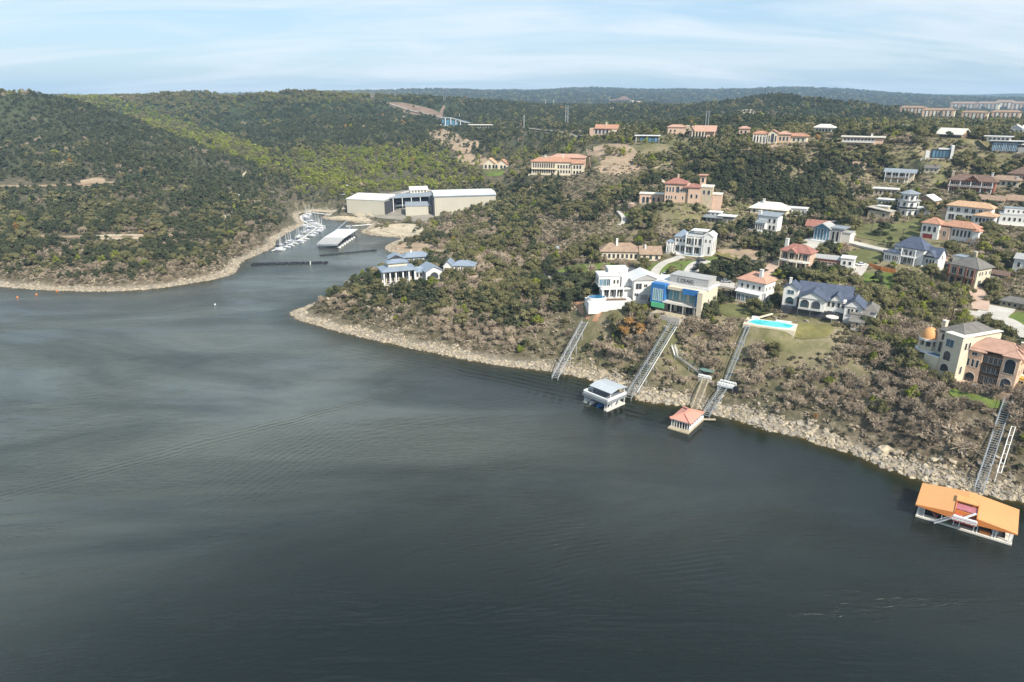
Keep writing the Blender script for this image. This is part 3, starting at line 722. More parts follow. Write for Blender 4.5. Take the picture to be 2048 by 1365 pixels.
def join_proto(kind, i, lod):
    """one mesh with crown and trunk for the massed woodland"""
    cr = CROWNS[(kind, lod)][i]
    if lod == 'lo': return cr
    bm = bmesh.new(); bm.from_mesh(cr); k = len(bm.faces); bm.from_mesh(TRUNKS[kind][i]); bm.faces.ensure_lookup_table()
    for f in bm.faces[k:]: f.material_index = 1
    me = bpy.data.meshes.new(kind + '_tree'); bm.to_mesh(me); bm.free()
    me.materials.append(cr.materials[0]); me.materials.append(TRUNKS[kind][i].materials[0]); return me
# ------------------------------------------------------------------ scattering many copies of shapes as one object
def scatter(name, protos, pts, rot, scl, idx, label):
    pc = bpy.data.collections.new(name + '_shapes')
    for i, m in enumerate(protos):
        o = bpy.data.objects.new('%s_%02d' % (name, i), m); pc.objects.link(o)
    me = bpy.data.meshes.new(name); me.from_pydata(pts.tolist(), [], [])
    a = me.attributes.new('rot', 'FLOAT_VECTOR', 'POINT'); a.data.foreach_set('vector', rot.astype(np.float32).ravel())
    a = me.attributes.new('scl', 'FLOAT_VECTOR', 'POINT'); a.data.foreach_set('vector', scl.astype(np.float32).ravel())
    a = me.attributes.new('idx', 'INT', 'POINT'); a.data.foreach_set('value', idx.astype(np.int32))
    o = link(name, me); tag(o, label, None, None, 'stuff')
    g = bpy.data.node_groups.new(name, 'GeometryNodeTree')
    g.interface.new_socket('Geometry', in_out='INPUT', socket_type='NodeSocketGeometry'); g.interface.new_socket('Geometry', in_out='OUTPUT', socket_type='NodeSocketGeometry')
    gi = g.nodes.new('NodeGroupInput'); go = g.nodes.new('NodeGroupOutput'); ip = g.nodes.new('GeometryNodeInstanceOnPoints'); ci = g.nodes.new('GeometryNodeCollectionInfo')
    ci.inputs['Collection'].default_value = pc; ci.inputs['Separate Children'].default_value = True; ci.inputs['Reset Children'].default_value = True
    def na(nm, ty):
        q = g.nodes.new('GeometryNodeInputNamedAttribute'); q.data_type = ty; q.inputs['Name'].default_value = nm; return q.outputs[0]
    mtp = g.nodes.new('GeometryNodeMeshToPoints'); g.links.new(gi.outputs[0], mtp.inputs[0])
    g.links.new(mtp.outputs[0], ip.inputs['Points']); g.links.new(ci.outputs[0], ip.inputs['Instance']); ip.inputs['Pick Instance'].default_value = True
    g.links.new(na('idx', 'INT'), ip.inputs['Instance Index']); g.links.new(na('rot', 'FLOAT_VECTOR'), ip.inputs['Rotation']); g.links.new(na('scl', 'FLOAT_VECTOR'), ip.inputs['Scale'])
    g.links.new(ip.outputs[0], go.inputs[0])
    md = o.modifiers.new('copies', 'NODES'); md.node_group = g
    return o

# ------------------------------------------------------------------ where the plants grow
ZONES = [ # centre of a ground zone as seen, radii, weights evergreen olive bright bare autumn, density
 ((700,345), (190,38), (.10,.25,.62,.03,.0), 1.1), ((560,372), (70,25), (.5,.3,.18,.02,0), 1),  # first zone: sunlit valley patch imitated by yellow-green trees
 ((350,255), (60,16), (.04,.36,.56,.04,0), 1), ((430,285), (60,12), (.04,.30,.62,.04,0), 1), ((290,228), (60,12), (.04,.5,.36,.1,0), 1), ((300,225), (60,20), (.2,.5,.2,.1,0), 1),  # sunlight behind the left ridge, put in as paler tree kinds
 ((150,205), (200,16), (.15,.5,.08,.27,0), 1), ((420,215), (150,18), (.25,.5,.15,.1,0), 1), ((650,200), (120,14), (.25,.5,.2,.05,0), 1),
 ((1250,310), (90,28), (.30,.38,.24,.06,.02), .75), ((1110,420), (140,50), (.60,.22,.03,.15,0), 1.1),
 ((1620,370), (150,45), (.82,.08,.01,.09,0), 1.2), ((1500,400), (120,40), (.70,.12,.02,.16,0), 1.1),
 ((1250,500), (170,45), (.28,.24,.06,.38,.04), .95), ((1000,500), (110,35), (.25,.2,.04,.46,.05), 1),
 ((1020,330), (60,20), (.2,.4,.2,.15,.05), .7), ((1900,300), (160,45), (.40,.22,.05,.31,.02), .9), ((1560,300), (80,25), (.2,.3,.05,.4,.05), .8),
 ((1750,400), (120,40), (.26,.30,.06,.34,.04), .85), ((1950,500), (110,70), (.20,.34,.08,.34,.04), 1.0),
 ((1700,600), (100,35), (.08,.28,.12,.40,.12), 1.0), ((1850,620), (90,40), (.18,.40,.09,.25,.08), 1.1),
 ((1700,700), (180,60), (.12,.12,.04,.66,.06), 1.5), ((1500,760), (180,70), (.08,.08,.03,.77,.04), 1.7), ((1850,860), (200,80), (.06,.10,.03,.78,.03), 1.6),
 ((1300,720), (140,60), (.14,.10,.03,.69,.04), 1.6), ((1150,660), (90,50), (.34,.14,.03,.47,.02), 1.2),
 ((950,620), (170,50), (.42,.12,.02,.43,.01), 1.25), ((800,610), (120,45), (.55,.12,.02,.31,0), 1.25), ((660,620), (60,40), (.15,.15,.05,.65,0), 1.2), ((900,680), (180,24), (.10,.06,.01,.83,0), 1.3),
 ((820,420), (60,30), (.3,.3,.1,.3,0), .6), ((930,450), (80,30), (.3,.15,.02,.5,.03), 1),
 ((120,200), (160,10), (.05,.30,.05,.50,.10), .8), ((80,250), (180,55), (.72,.05,.0,.23,0), 1.05), ((200,350), (300,60), (.80,.10,.01,.09,0), 1.1), ((200,460), (350,60), (.68,.14,.02,.15,.01), 1.1),
 ((200,555), (350,22), (.45,.05,0,.50,0), 1.15), ((500,470), (60,30), (.6,.08,0,.32,0), 1.1), ((600,250), (220,40), (.82,.10,.02,.06,0), 1.15),
]
KINDS = ['evergreen', 'olive', 'bright', 'bare', 'autumn']
def weights(px, py):
    w = np.zeros((len(px), 5)); dn = np.zeros(len(px)); s = np.zeros(len(px))
    for (cx, cy), (rx, ry), ws, de in ZONES:
        g = np.exp(-(((px - cx) / rx)**2 + ((py - cy) / ry)**2) * 2.0); w += g[:, None] * np.array(ws); dn += g * de; s += g
    g = 0.02; w += g * np.array((.72, .12, .02, .13, .01)); dn += g; s += g
    return w / s[:, None], dn / s
TRAMS = TRAMS0
rr = np.arange(120, 6500, 6.0)
azs = np.linspace(-0.80, 0.85, 260)
AA, RR2 = np.meshgrid(azs, rr); vz = interp(ZZ, np.sin(AA)*RR2, np.cos(AA)*RR2)
elev = (np.maximum(vz, 0) + 5 - CAMZ) / RR2; hidden = np.maximum.accumulate((np.maximum(vz, 0) + 2 - CAMZ) / RR2, 0)
def is_hidden(x, y, z):
    r = np.hypot(x, y); a = np.arctan2(x, y)
    i = np.clip(((a - azs[0]) / (azs[1] - azs[0])).astype(int), 0, len(azs) - 1); j = np.clip(((r - 120) / 6).astype(int) - 3, 0, len(rr) - 1)
    return (z + 6 - CAMZ) / r < hidden[j, i] - 0.012
def scatter_points():
    out = []
    for r0, r1, sp, sz in ((140, 330, 2.6, .88), (330, 620, 3.7, 1.0), (620, 1100, 4.9, 1.1), (1100, 1800, 7.0, 1.35), (1800, 3000, 11.5, 2.0), (3000, 5600, 21, 3.4)):
        xm = r1 * math.sin(.80); xs = np.arange(-xm, xm, sp); ys = np.arange(0 if r0 > 400 else 60, r1, sp)
        X, Y = np.meshgrid(xs, ys); X = X.ravel(); Y = Y.ravel()
        r = np.hypot(X, Y); a = np.arctan2(X, Y); k = (r >= r0) & (r < r1) & (a > -.74) & (a < .80); X = X[k]; Y = Y[k]
        X = X + rng.uniform(-.48, .48, len(X)) * sp; Y = Y + rng.uniform(-.48, .48, len(X)) * sp
        d = interp(DD, X, Y); k = (d > 8.5 + rng.uniform(0, 4, len(X))); X = X[k]; Y = Y[k]
        Z = interp(ZZ, X, Y)
        if r0 > 500: k = ~is_hidden(X, Y, Z); X = X[k]; Y = Y[k]; Z = Z[k]
        out.append(np.stack([X, Y, Z, np.full(len(X), sz)], 1))
    P = np.concatenate(out)
    x, y = P[:, 0], P[:, 1]; keep = np.ones(len(P), bool)
    for Q, kp in PATCHES:
        b = (x > Q[:,0].min()) & (x < Q[:,0].max()) & (y > Q[:,1].min()) & (y < Q[:,1].max()); ids = np.where(b)[0]
        if len(ids):
            ins = in_poly(x[ids], y[ids], Q) & (rng.random(len(ids)) > kp); keep[ids[ins]] = False
    for Q, w in ROADS + TRAMS:
        b = (x > Q[:,0].min()-w) & (x < Q[:,0].max()+w) & (y > Q[:,1].min()-w) & (y < Q[:,1].max()+w); ids = np.where(b)[0]
        if len(ids): keep[ids[seg_dist(x[ids], y[ids], Q) < w]] = False
    P = P[keep]; x, y, z = P[:, 0], P[:, 1], P[:, 2]
    px, py, dep = project(x, y, z); wt, dn = weights(px, py)
    clump = fbm(x / 26, y / 26, 31, 3); town_ = (px > 1080) & (py > 290) & (np.hypot(x, y) > 235) & ~((px > 1350) & (px < 1720) & (py < 410)); gap = np.clip((clump - np.where(town_, .475, .36)) * 9, np.where(town_, .05, .4), 1)
    ln = np.interp(px, [100, 270, 400, 500, 540], [190, 240, 292, 325, 345]); bd = (px > 100) & (px < 540) & (py < ln + 1) & (py > ln - 24 - (px - 100) * .03) & (np.hypot(x, y) > 780); wt[bd] = (.05, .38, .52, .05, 0)  # bd: sunlit band along the ridge, its light imitated by yellow-green trees
    dk = (px < 520) & (py > ln + 3) & (py < ln + 90) & (np.hypot(x, y) > 480); wt[dk] = (.84, .04, 0, .12, 0)  # dk: shaded slope under the ridge, its shade imitated by dark evergreens
    keep = rng.random(len(P)) < np.clip(dn * .9 * gap, 0, 1)
    size = P[:, 3] * (0.55 + 0.75 * rng.random(len(P))**1.2) * (0.8 + .5 * clump)
    d = interp(DD, x, y); size *= np.clip(0.50 + d / 60, .5, 1)
    # clearings round the houses; lower growth where a house looks out over it
    for key, (hx, hy, hz, s, r) in PLOT.items():
        L = math.hypot(hx, hy); ux, uy = -hx / L, -hy / L
        cx_, cy_ = hx - ux * r * .35, hy - uy * r * .35
        dx, dy = x - cx_, y - cy_; dd = np.hypot(dx, dy)
        keep &= dd > r * 1.02
        al = (x - hx) * ux + (y - hy) * uy; ac = np.abs(-(x - hx) * uy + (y - hy) * ux)
        m = (ac < r * 1.05) & (al > -r * .5) & (al < 60) & (rng.random(len(P)) > .05)
        tand = (CAMZ - hz) / L; allowed = (hz + np.maximum(al, 0) * tand + 1.6 - z)
        top = size * 4.6
        bad = m & (top > allowed)
        size = np.where(bad, np.clip(allowed, 0, 99) / 4.6, size)
    keep &= size > .28
    return P[keep][:, :3], size[keep], wt[keep], px[keep], py[keep], dep[keep]
for q_, k_ in (([(1498,636),(1590,640),(1588,700),(1500,700)], .0), ([(1572,650),(1668,654),(1660,700),(1560,694)], .0), ([(1160,622),(1260,622),(1250,650),(1170,650)], .15)):
    PATCHES.append((np.array([hit(*p)[:2] for p in q_]), k_))
PP, SZ, WTS, PX, PY, DEP = scatter_points()
cum = WTS.cumsum(1); u = rng.random(len(PP)); u2 = vnoise(PP[:,0] / 14, PP[:,1] / 14, 77)
u = np.clip(.55 * u + .45 * (u2 - .5) * 1.3 + .225, 0, .9999)
KI = (u[:, None] * cum[:, -1:] > cum).sum(1).clip(0, 4)
print('plants', len(PP), [int((KI == k).sum()) for k in range(5)])
ANCH = [ # (px, py, where this is)
 (640,610,'at the stony tip of the wooded point'), (760,610,'on the point in front of the open metal-roofed pavilion'), (900,600,'below the small green lawn of the metal-roofed lake house'),
 (1000,620,'on the point above the middle of its stony shore'), (860,660,'just above the boulders along the point'), (1060,680,'above the shore left of the first hillside rail'),
 (1100,600,'left of the white modern house'), (1170,690,'beside the leftmost hillside rail'), (1230,720,'between the leftmost rail and the grey boathouse'),
 (1290,690,'on the slope under the unfinished house'), (1330,780,'by the shore right of the grey boathouse'), (1400,700,'above the zigzag stairway'), (1440,650,'on the slope under the salmon-roofed house'),
 (1520,700,'on the slope under the turquoise pool'), (1500,800,'above the shore right of the salmon-roofed boathouse'), (1600,720,'on the slope under the terrace lawn of the slate-roofed mansion'),
 (1620,830,'halfway along the shore between the two boathouses on the right'), (1720,640,'right of the slate-roofed mansion'), (1740,740,'on the open slope left of the orange dome house'),
 (1760,860,'above the pair of big pale boulders'), (1860,700,'left of the orange dome'), (1880,840,'on the slope below the dome house'), (1980,880,'beside the rightmost hillside rail'),
 (1930,930,'just above the orange-roofed boathouse'), (1830,600,'on the slope between slate mansion and dome house'), (1940,620,'beside the street behind the dome house'), (2010,580,'at the right edge behind the grey hip-roofed house'),
 (1870,560,'left of the grey hip-roofed house'), (1900,510,'below the white house with the dark red garage'), (1990,490,'at the right edge below the white box house'), (1720,590,'between the slate-roofed mansion and the lone leaning tree'),
 (1640,560,'behind the slate-roofed mansion'), (1570,570,'between the salmon-roofed and the brick-roofed houses'), (1500,480,'behind the tall white three-storey house'), (1450,480,'right of the tall white three-storey house'),
 (1580,470,'left of the grey glazed house'), (1740,470,'beside the meadow in the middle of the hillside'), (1250,480,'behind the brown-roofed ranch house'), (1150,500,'left of the brown-roofed ranch house'),
 (1100,530,'beside the bright lawn behind the stone terrace'), (1000,520,'behind the stone terrace on the point'), (940,500,'between the point and the marina bank'), (880,510,'on the sand spit behind the point'),
 (1060,450,'on the low slope right of the big beige marina building'), (1200,440,'on the slope left of the pink villa'), (1340,450,'under the pink villa'), (1420,420,'right of the pink villa'),
 (1650,420,'left of the octagonal tower house'), (1880,430,'above the tan-tiled white house'), (1980,430,'above the white box house'), (1160,370,'under the long arcaded mansion'),
 (300,520,'above the pale shore of the left headland'), (100,540,'above the left end of the headland shore'), (450,500,'on the headland beside the cove mouth'), (540,450,'on the bank above the sailboats'), (250,430,'on the lower slope of the left headland'),
]
KW = {'evergreen': ('dark evergreen tree', 'evergreen_tree', 'dark evergreen trees'), 'olive': ('olive green oak tree', 'oak_tree', 'olive green oak trees'),
      'bright': ('yellow-green leafy tree', 'leafy_tree', 'bright yellow-green trees'), 'bare': ('grey-brown leafless winter tree', 'bare_tree', 'grey-brown leafless trees'), 'autumn': ('rusty orange-leaved tree', 'autumn_tree', 'rusty orange trees')}
_first = {}
SZ = SZ * np.where((KI == 1) & (DEP < 600), 1.12, 1.0)
def plant_tree(kind, x, y, z, s, rz, i, label, group=None, sx=1.0, sz=1.0):
    root = empty(KW[kind][1], (x, y, z), rz); root.scale = (s * sx, s * sx, s * sz)
    tag(root, label, 'tree', group)
    key = (kind, i)
    if key not in _first:
        t = link('trunk', TRUNKS[kind][i], root); c = link('crown', CROWNS[(kind, 'hi')][i], root); _first[key] = (t, c)
    else:
        for o in _first[key]:
            c = o.copy(); COL.objects.link(c); c.parent = root
    return root
an = np.array([(a[0], a[1]) for a in ANCH])
single = np.zeros(len(PP), bool)
inview = (PX > 5) & (PX < 2043) & (PY > 0) & (PY < 1200)
score = np.where(inview, SZ / DEP, 0)
for k, kind in enumerate(KINDS):
    ids = np.where((KI == k) & inview & (DEP < 700))[0]; ids = ids[np.argsort(-score[ids])][: {'evergreen': 300, 'bare': 300, 'olive': 280, 'bright': 150, 'autumn': 120}[kind]]
    single[ids] = True
    for i in ids:
        q = int(np.argmin(((an - (PX[i], PY[i])) * (1, 1.6))**2 @ np.ones(2))); where = ANCH[q][2]
        v_ = int(rng.integers(0, len(TRUNKS[kind]))); big_ = 'small ' if SZ[i] < .75 else 'large ' if SZ[i] > 1.05 else 'middling '
        first_ = KW[kind][0]
        if kind == 'bare': first_ = ('pale-limbed ' if v_ % 3 == 1 else 'dark-limbed ') + 'leafless winter tree'
        plant_tree(kind, PP[i,0], PP[i,1], PP[i,2] - .15, SZ[i], rng.uniform(0, 6.28), v_,
                   big_ + first_ + ' ' + where, big_ + (first_ + 's' if kind == 'bare' else KW[kind][2]) + ' ' + where, rng.uniform(.9, 1.15), rng.uniform(.85, 1.15))
for k, kind in enumerate(KINDS):
    ids = np.where((KI == k) & ~single)[0]
    far = DEP[ids] > 520; nh = len(TRUNKS[kind]); nl = len(CROWNS[(kind, 'lo')])
    protos = [join_proto(kind, i, 'hi') for i in range(nh)] + [CROWNS[(kind, 'lo')][i] for i in range(nl)]
    idx = np.where(far, nh + rng.integers(0, nl, len(ids)), rng.integers(0, nh, len(ids)))
    rot = np.zeros((len(ids), 3)); rot[:, 2] = rng.uniform(0, 6.28, len(ids)); s = SZ[ids][:, None] * rng.uniform(.88, 1.15, (len(ids), 3)); s[:, 1] = s[:, 0]
    s[:, 2] *= np.where(DEP[ids] > 1500, .7, 1)
    p = PP[ids].copy(); p[:, 2] -= .2
    scatter({'evergreen': 'evergreen_woodland', 'olive': 'oak_woodland', 'bright': 'leafy_woodland', 'bare': 'leafless_brushwood', 'autumn': 'rusty_brushwood'}[kind], protos, p, rot, s, idx,
            KW[kind][2] + ' massed over the hills')

# ------------------------------------------------------------------ understorey: low scrub that hides the soil
M_SCRUB = leafmat('scrub_leaf', (0.095, 0.085, 0.055), (0.18, 0.155, 0.10), 0.1, 0.5)
sp_ = []
for i in range(4):
    V, Fc, T = leafy(300 + i, 1.5, 1.2, 0.0, 6, 22, 0.16); sp_.append(np_mesh('scrub', V, Fc, [M_SCRUB if i % 2 else LM['bare']], T))
X, Y = np.meshgrid(np.arange(-330, 440, 2.2), np.arange(120, 560, 2.2)); X = X.ravel() + rng.uniform(-1.3, 1.3, X.size); Y = Y.ravel() + rng.uniform(-1.3, 1.3, Y.size)
d = interp(DD, X, Y); a = np.arctan2(X, Y); k = (d > 4.5 + 5 * vnoise(X / 7, Y / 7, 61)) & (np.hypot(X, Y) < 560) & (a < .8) & (a > -.74) & (rng.random(len(X)) < .85); X = X[k]; Y = Y[k]
keep = np.ones(len(X), bool)
for Q, kp in PATCHES: keep &= ~(in_poly(X, Y, Q) & (rng.random(len(X)) > kp * .5))
for Q, w in ROADS + TRAMS: 
    b = (X > Q[:,0].min()-w) & (X < Q[:,0].max()+w) & (Y > Q[:,1].min()-w) & (Y < Q[:,1].max()+w); ids = np.where(b)[0]
    if len(ids): keep[ids[seg_dist(X[ids], Y[ids], Q) < w + .3]] = False
for hx, hy, hz, s, r in PLOT.values():
    keep &= np.hypot(X - hx, Y - hy - r * .35) > r * .95
X = X[keep]; Y = Y[keep]; Z = interp(ZZ, X, Y) - .1; n_ = len(X)
rot = np.zeros((n_, 3)); rot[:, 2] = rng.uniform(0, 6.28, n_); s = rng.uniform(.5, 1.25, (n_, 1)) * np.ones((1, 3)); s[:, 2] *= rng.uniform(.6, 1.2, n_)
scatter('low_scrub', sp_, np.stack([X, Y, Z], 1), rot, s, rng.integers(0, 4, n_), 'low dry scrub between the trees of the banks')

# ------------------------------------------------------------------ boulders and rubble along the shores
def rockmat(name, a, b_):
    m, t, b = newmat(name); oi = t.nodes.new('ShaderNodeObjectInfo'); p = nobj(t)
    c = nmix(t, oi.outputs['Random'], a, b_)
    c = nmix(t, nramp(t, nnoise(t, p, 1.3, 5, .7), [(.4, 0.0), (.65, .6)]), c, (.20, .165, .12))
    t.links.new(c, b.inputs['Base Color']); b.inputs['Roughness'].default_value = .95; b.inputs['Specular IOR Level'].default_value = .15
    bn = t.nodes.new('ShaderNodeBump'); bn.inputs['Strength'].default_value = .6; bn.inputs['Distance'].default_value = .15; t.links.new(nnoise(t, p, 3.0, 4, .6), bn.inputs['Height']); t.links.new(bn.outputs[0], b.inputs['Normal'])
    return m
M_ROCK = rockmat('limestone', (.30, .25, .175), (.52, .445, .325)); M_ROCKG = rockmat('grey_limestone', (.22, .195, .16), (.38, .34, .285))
rocks = []
for i in range(7):
    bm = bmesh.new(); bmesh.ops.create_cube(bm, size=1.2)
    bmesh.ops.subdivide_edges(bm, edges=bm.edges[:], cuts=1, use_grid_fill=True)
    rr_ = random.Random(40 + i)
    for v in bm.verts:
        l = v.co.length; v.co = v.co * (0.80 / l * .55 + .45) * rr_.uniform(.78, 1.2)
        v.co.x *= (1.0, 1.3, .85, 1.1, 1.5, .9, 1.2)[i]; v.co.z *= (.55, .4, .8, .62, .38, .7, .5)[i]
    me = bpy.data.meshes.new('rock'); bm.to_mesh(me); bm.free(); me.materials.append(M_ROCK if i % 2 == 0 else M_ROCKG); rocks.append(me)
pts = []; sl = np.array(smooth_line(shore, 1)); cumL = np.r_[0, np.cumsum(np.hypot(*np.diff(sl, axis=0).T))]
n_ = 60000
t_ = rng.uniform(0, cumL[-1], n_); i_ = np.clip(np.searchsorted(cumL, t_) - 1, 0, len(sl) - 2); f_ = ((t_ - cumL[i_]) / (cumL[i_+1] - cumL[i_]))[:, None]
b_ = sl[i_] * (1 - f_) + sl[i_+1] * f_; tn = sl[i_+1] - sl[i_]; tn /= np.linalg.norm(tn, axis=1)[:, None]; nm = np.stack([-tn[:, 1], tn[:, 0]], 1)
off = rng.beta(1.4, 2.2, n_) * 8.6 * (.45 + .95 * vnoise(t_ / 11, t_ * 0, 5) * (.5 + vnoise(t_ / 37, t_ * 0, 8))) - .9; q = b_ + nm * off[:, None]; dd = shore_d(q[:, 0], q[:, 1]); bad = dd < -1.0
q[bad] = (b_ - nm * off[:, None])[bad]; dd = shore_d(q[:, 0], q[:, 1])
rs = .22 + .75 * rng.random(n_)**3.5; keep = (dd > -.9) & (dd < 10.5)
qx, qy, qd = project(q[:, 0], q[:, 1], 0 * q[:, 0]); keep &= (qx > -200) & (qx < 2300) & (rng.random(n_) < np.clip(260 / qd, .3, 1))
q = q[keep]; rs = rs[keep]; dd = dd[keep]; qx = qx[keep]; qy = qy[keep]; qd = qd[keep]
zz_ = np.maximum(interp(ZZ, q[:, 0], q[:, 1]), -.2) + rs * .10
for Q, w in TRAMS:
    pass
rot = np.stack([rng.normal(0, .25, len(q)), rng.normal(0, .25, len(q)), rng.uniform(0, 6.28, len(q))], 1)
scl = rs[:, None] * rng.uniform(.75, 1.3, (len(q), 3)); idx = rng.integers(0, 7, len(q))
BA = [((70,578),'at the left end of the headland shore'), ((330,574),'along the middle of the left headland shore'), ((480,530),'at the cove mouth of the left headland'), ((590,450),'on the bank beside the sailboats'),
      ((700,445),'on the beach under the beige marina building'), ((620,645),'at the tip of the wooded point'), ((760,683),'on the left part of the point shore'), ((900,712),'on the middle of the point shore'), ((1030,738),'left of the leftmost hillside rail'),
      ((1180,757),'between the leftmost rail and the grey boathouse'), ((1300,800),'right of the grey boathouse'), ((1440,830),'behind the salmon-roofed boathouse'), ((1540,862),'right of the salmon-roofed boathouse'), ((1650,890),'midway between the salmon and orange boathouses'),
      ((1780,935),'left of the orange-roofed boathouse'), ((1900,965),'behind the orange-roofed boathouse'), ((2020,990),'right of the rightmost hillside rail')]
ba = np.array([b[0] for b in BA]); vis = (qx > 5) & (qx < 2043); big = np.argsort(-np.where(vis, rs / qd, 0))[:290]
single = np.zeros(len(q), bool); single[big] = True
for i in big:
    w = BA[int(np.argmin(((ba - (qx[i], qy[i]))**2).sum(1)))][1]
    o = link('boulder', rocks[idx[i]], None, (q[i, 0], q[i, 1], zz_[i])); o.rotation_euler = rot[i]; o.scale = scl[i] * 1.25
    d_ = (('small ', '', 'big ')[int(rs[i] > .55) + int(rs[i] > .8)] + ('flat ', 'flat ', 'blocky ', 'rough ', 'slab-like ', 'blocky ', 'flat ')[idx[i]] + ('tan' if idx[i] % 2 == 0 else 'grey')); tag(o, d_ + ' boulder ' + w, 'boulder', d_ + ' boulders ' + w)
s2 = ~single
scatter('shore_rubble', rocks, np.stack([q[s2, 0], q[s2, 1], zz_[s2]], 1), rot[s2], scl[s2], idx[s2], 'pale broken limestone rubble along the waterline')
# loose stones and ledges showing on the slopes above the shore
n_ = 9000; X = rng.uniform(-150, 200, n_); Y = rng.uniform(140, 420, n_); d = interp(DD, X, Y); cl = fbm(X / 9, Y / 9, 51, 3)
k = (d > 8) & (d < 60) & (cl > .53) & (rng.random(n_) < np.clip(1.3 - d / 55, 0, 1)); X = X[k]; Y = Y[k]; n_ = len(X)
for Q, kp in PATCHES: k = ~in_poly(X, Y, Q); X = X[k]; Y = Y[k]
n_ = len(X); rot = np.stack([rng.normal(0, .3, n_), rng.normal(0, .3, n_), rng.uniform(0, 6.28, n_)], 1)
scatter('slope_stones', rocks, np.stack([X, Y, interp(ZZ, X, Y) + .15], 1), rot, (.35 + 1.1 * rng.random((n_, 1))**3) * rng.uniform(.7, 1.4, (n_, 3)), rng.integers(0, 7, n_), 'pale stones and ledges among the scrub of the slopes')
for px_, py_, s, sc, lab in ((1768,903,5.0,(1.7,1,1.15),'largest flat-topped pale boulder above the shore left of the orange boathouse'), (1796,908,3.4,(1,1,1.1),'rounded grey-pale boulder just right of the largest boulder'),
    (1205,748,4.0,(.8,1.5,2.0),'tall tilted grey slab leaning above the shore left of the grey boathouse'), (1236,752,3.4,(.7,1.2,1.7),'second tilted grey slab closer to the grey boathouse'), (1247,768,4.0,(1.7,1,.7),'broad tan boulder right behind the grey boathouse'),
    (1826,918,2.6,(1.3,.8,.9),'long pale boulder between the rounded boulder and the orange boathouse'), (1905,925,2.5,(1.4,.8,.9),'pale boulder directly above the left corner of the orange boathouse'), (2020,972,2.6,(1.2,.8,1),'upright pale boulder right of the rightmost hillside rail'),
    (1338,780,3.0,(1.4,.9,.8),'pale flat boulder above the shore between grey and salmon boathouses'), (975,655,2.6,(1.6,.8,.8),'grey boulder high on the point above its shore')):
    x, y, z = hit(px_, py_); o = link('boulder', rocks[random.randrange(7)], None, (x, y, z + .2)); o.scale = tuple(s * .5 * k for k in sc); o.rotation_euler = (random.uniform(-.3, .3), random.uniform(-.3, .3), random.uniform(0, 6)); tag(o, lab, 'boulder')

# ------------------------------------------------------------------ building materials
def mt(*a, **k): return plain(*a, **k)
WHITE = mt('white_stucco', (.66, .65, .62), .85, .06, .3, dirt=(.56, .54, .50)); CREAM = mt('cream_stucco', (.60, .53, .40), .9, .08, .3, dirt=(.46, .40, .31))
TAN = mt('tan_limestone', (.43, .36, .26), .95, .2, .5, bump=.4, dirt=(.30, .25, .18)); PINKS = mt('pink_stucco', (.56, .39, .29), .9, .08, .3, dirt=(.44, .31, .24))
PEACH = mt('peach_stucco', (.62, .43, .30), .9, .07, .3, dirt=(.50, .34, .24)); ORNG = mt('orange_stucco', (.68, .33, .10), .9, .08, .3)
GREY = mt('grey_render', (.36, .355, .34), .9, .1, .3, dirt=(.27, .26, .25)); DARK = mt('dark_siding', (.055, .058, .065), .7, .2, .5); BRICK = mt('red_brick', (.27, .11, .075), .95, .22, .8)
BROWN = mt('brown_timber', (.16, .10, .06), .9, .2, .8); BEIGE = mt('beige_sheet_metal', (.45, .425, .35), .6, .05, .08, dirt=(.39, .36, .28)); CONCR = mt('raw_concrete', (.40, .37, .32), .95, .15, .4, bump=.2, dirt=(.28, .25, .21))
T_OR = mt('terracotta_tile', (.40, .215, .14), .9, .22, .8, dirt=(.30, .15, .10)); T_SAL = mt('salmon_tile', (.46, .26, .185), .9, .15, .6, dirt=(.38, .20, .14)); T_TAN = mt('tan_tile', (.48, .31, .19), .9, .18, .7, dirt=(.34, .23, .15))
T_PK = mt('dusty_pink_tile', (.44, .27, .20), .9, .15, .6, dirt=(.32, .21, .17)); T_RED = mt('dark_red_tile', (.30, .14, .11), .9, .2, .7)
S_BLUE = mt('blue_slate', (.075, .092, .135), .75, .25, .6, dirt=(.12, .13, .155)); S_GREY = mt('grey_shingle', (.155, .145, .13), .9, .22, .6, dirt=(.22, .21, .19)); S_BRN = mt('brown_shingle', (.29, .205, .145), .9, .2, .5, dirt=(.20, .145, .11)); S_DKB = mt('dark_brown_shingle', (.16, .105, .08), .9, .2, .5)
MBLUE = mt('blue_grey_metal_roof', (.27, .32, .38), .45, .1, .2, metal=.3, dirt=(.36, .40, .44)); MWHT = mt('white_roof_membrane', (.60, .60, .585), .7, .05, .2, dirt=(.60, .59, .56)); MGRY = mt('grey_metal', (.33, .36, .38), .5, .12, .5, metal=.4, dirt=(.22, .23, .24))
ORROOF = mt('orange_metal_roof', (.60, .31, .125), .6, .05, .15, dirt=(.60, .29, .11)); ORWALL = mt('orange_fascia', (.62, .22, .06), .6, .08, .3); REDDK = mt('faded_red_deck', (.36, .13, .13), .8, .2, .6, dirt=(.50, .24, .22))
DECK = mt('weathered_boards', (.40, .34, .24), .9, .18, 1.0, dirt=(.28, .23, .17)); DECKG = mt('grey_deck', (.17, .185, .20), .8, .15, .8); BLUEP = mt('blue_sheathing', (.035, .16, .40), .6, .1, .3); GREENP = mt('green_sheathing', (.10, .42, .20), .6, .12, .3)
WPAINT = mt('white_paint', (.76, .76, .74), .6, .04, .5); BLACK = mt('black_iron', (.02, .02, .022), .5, .1, 1.0); WOODP = mt('creosoted_wood', (.085, .06, .042), .95, .2, 1.0); RUST = mt('orange_board_fence', (.55, .20, .06), .9, .15, .8)
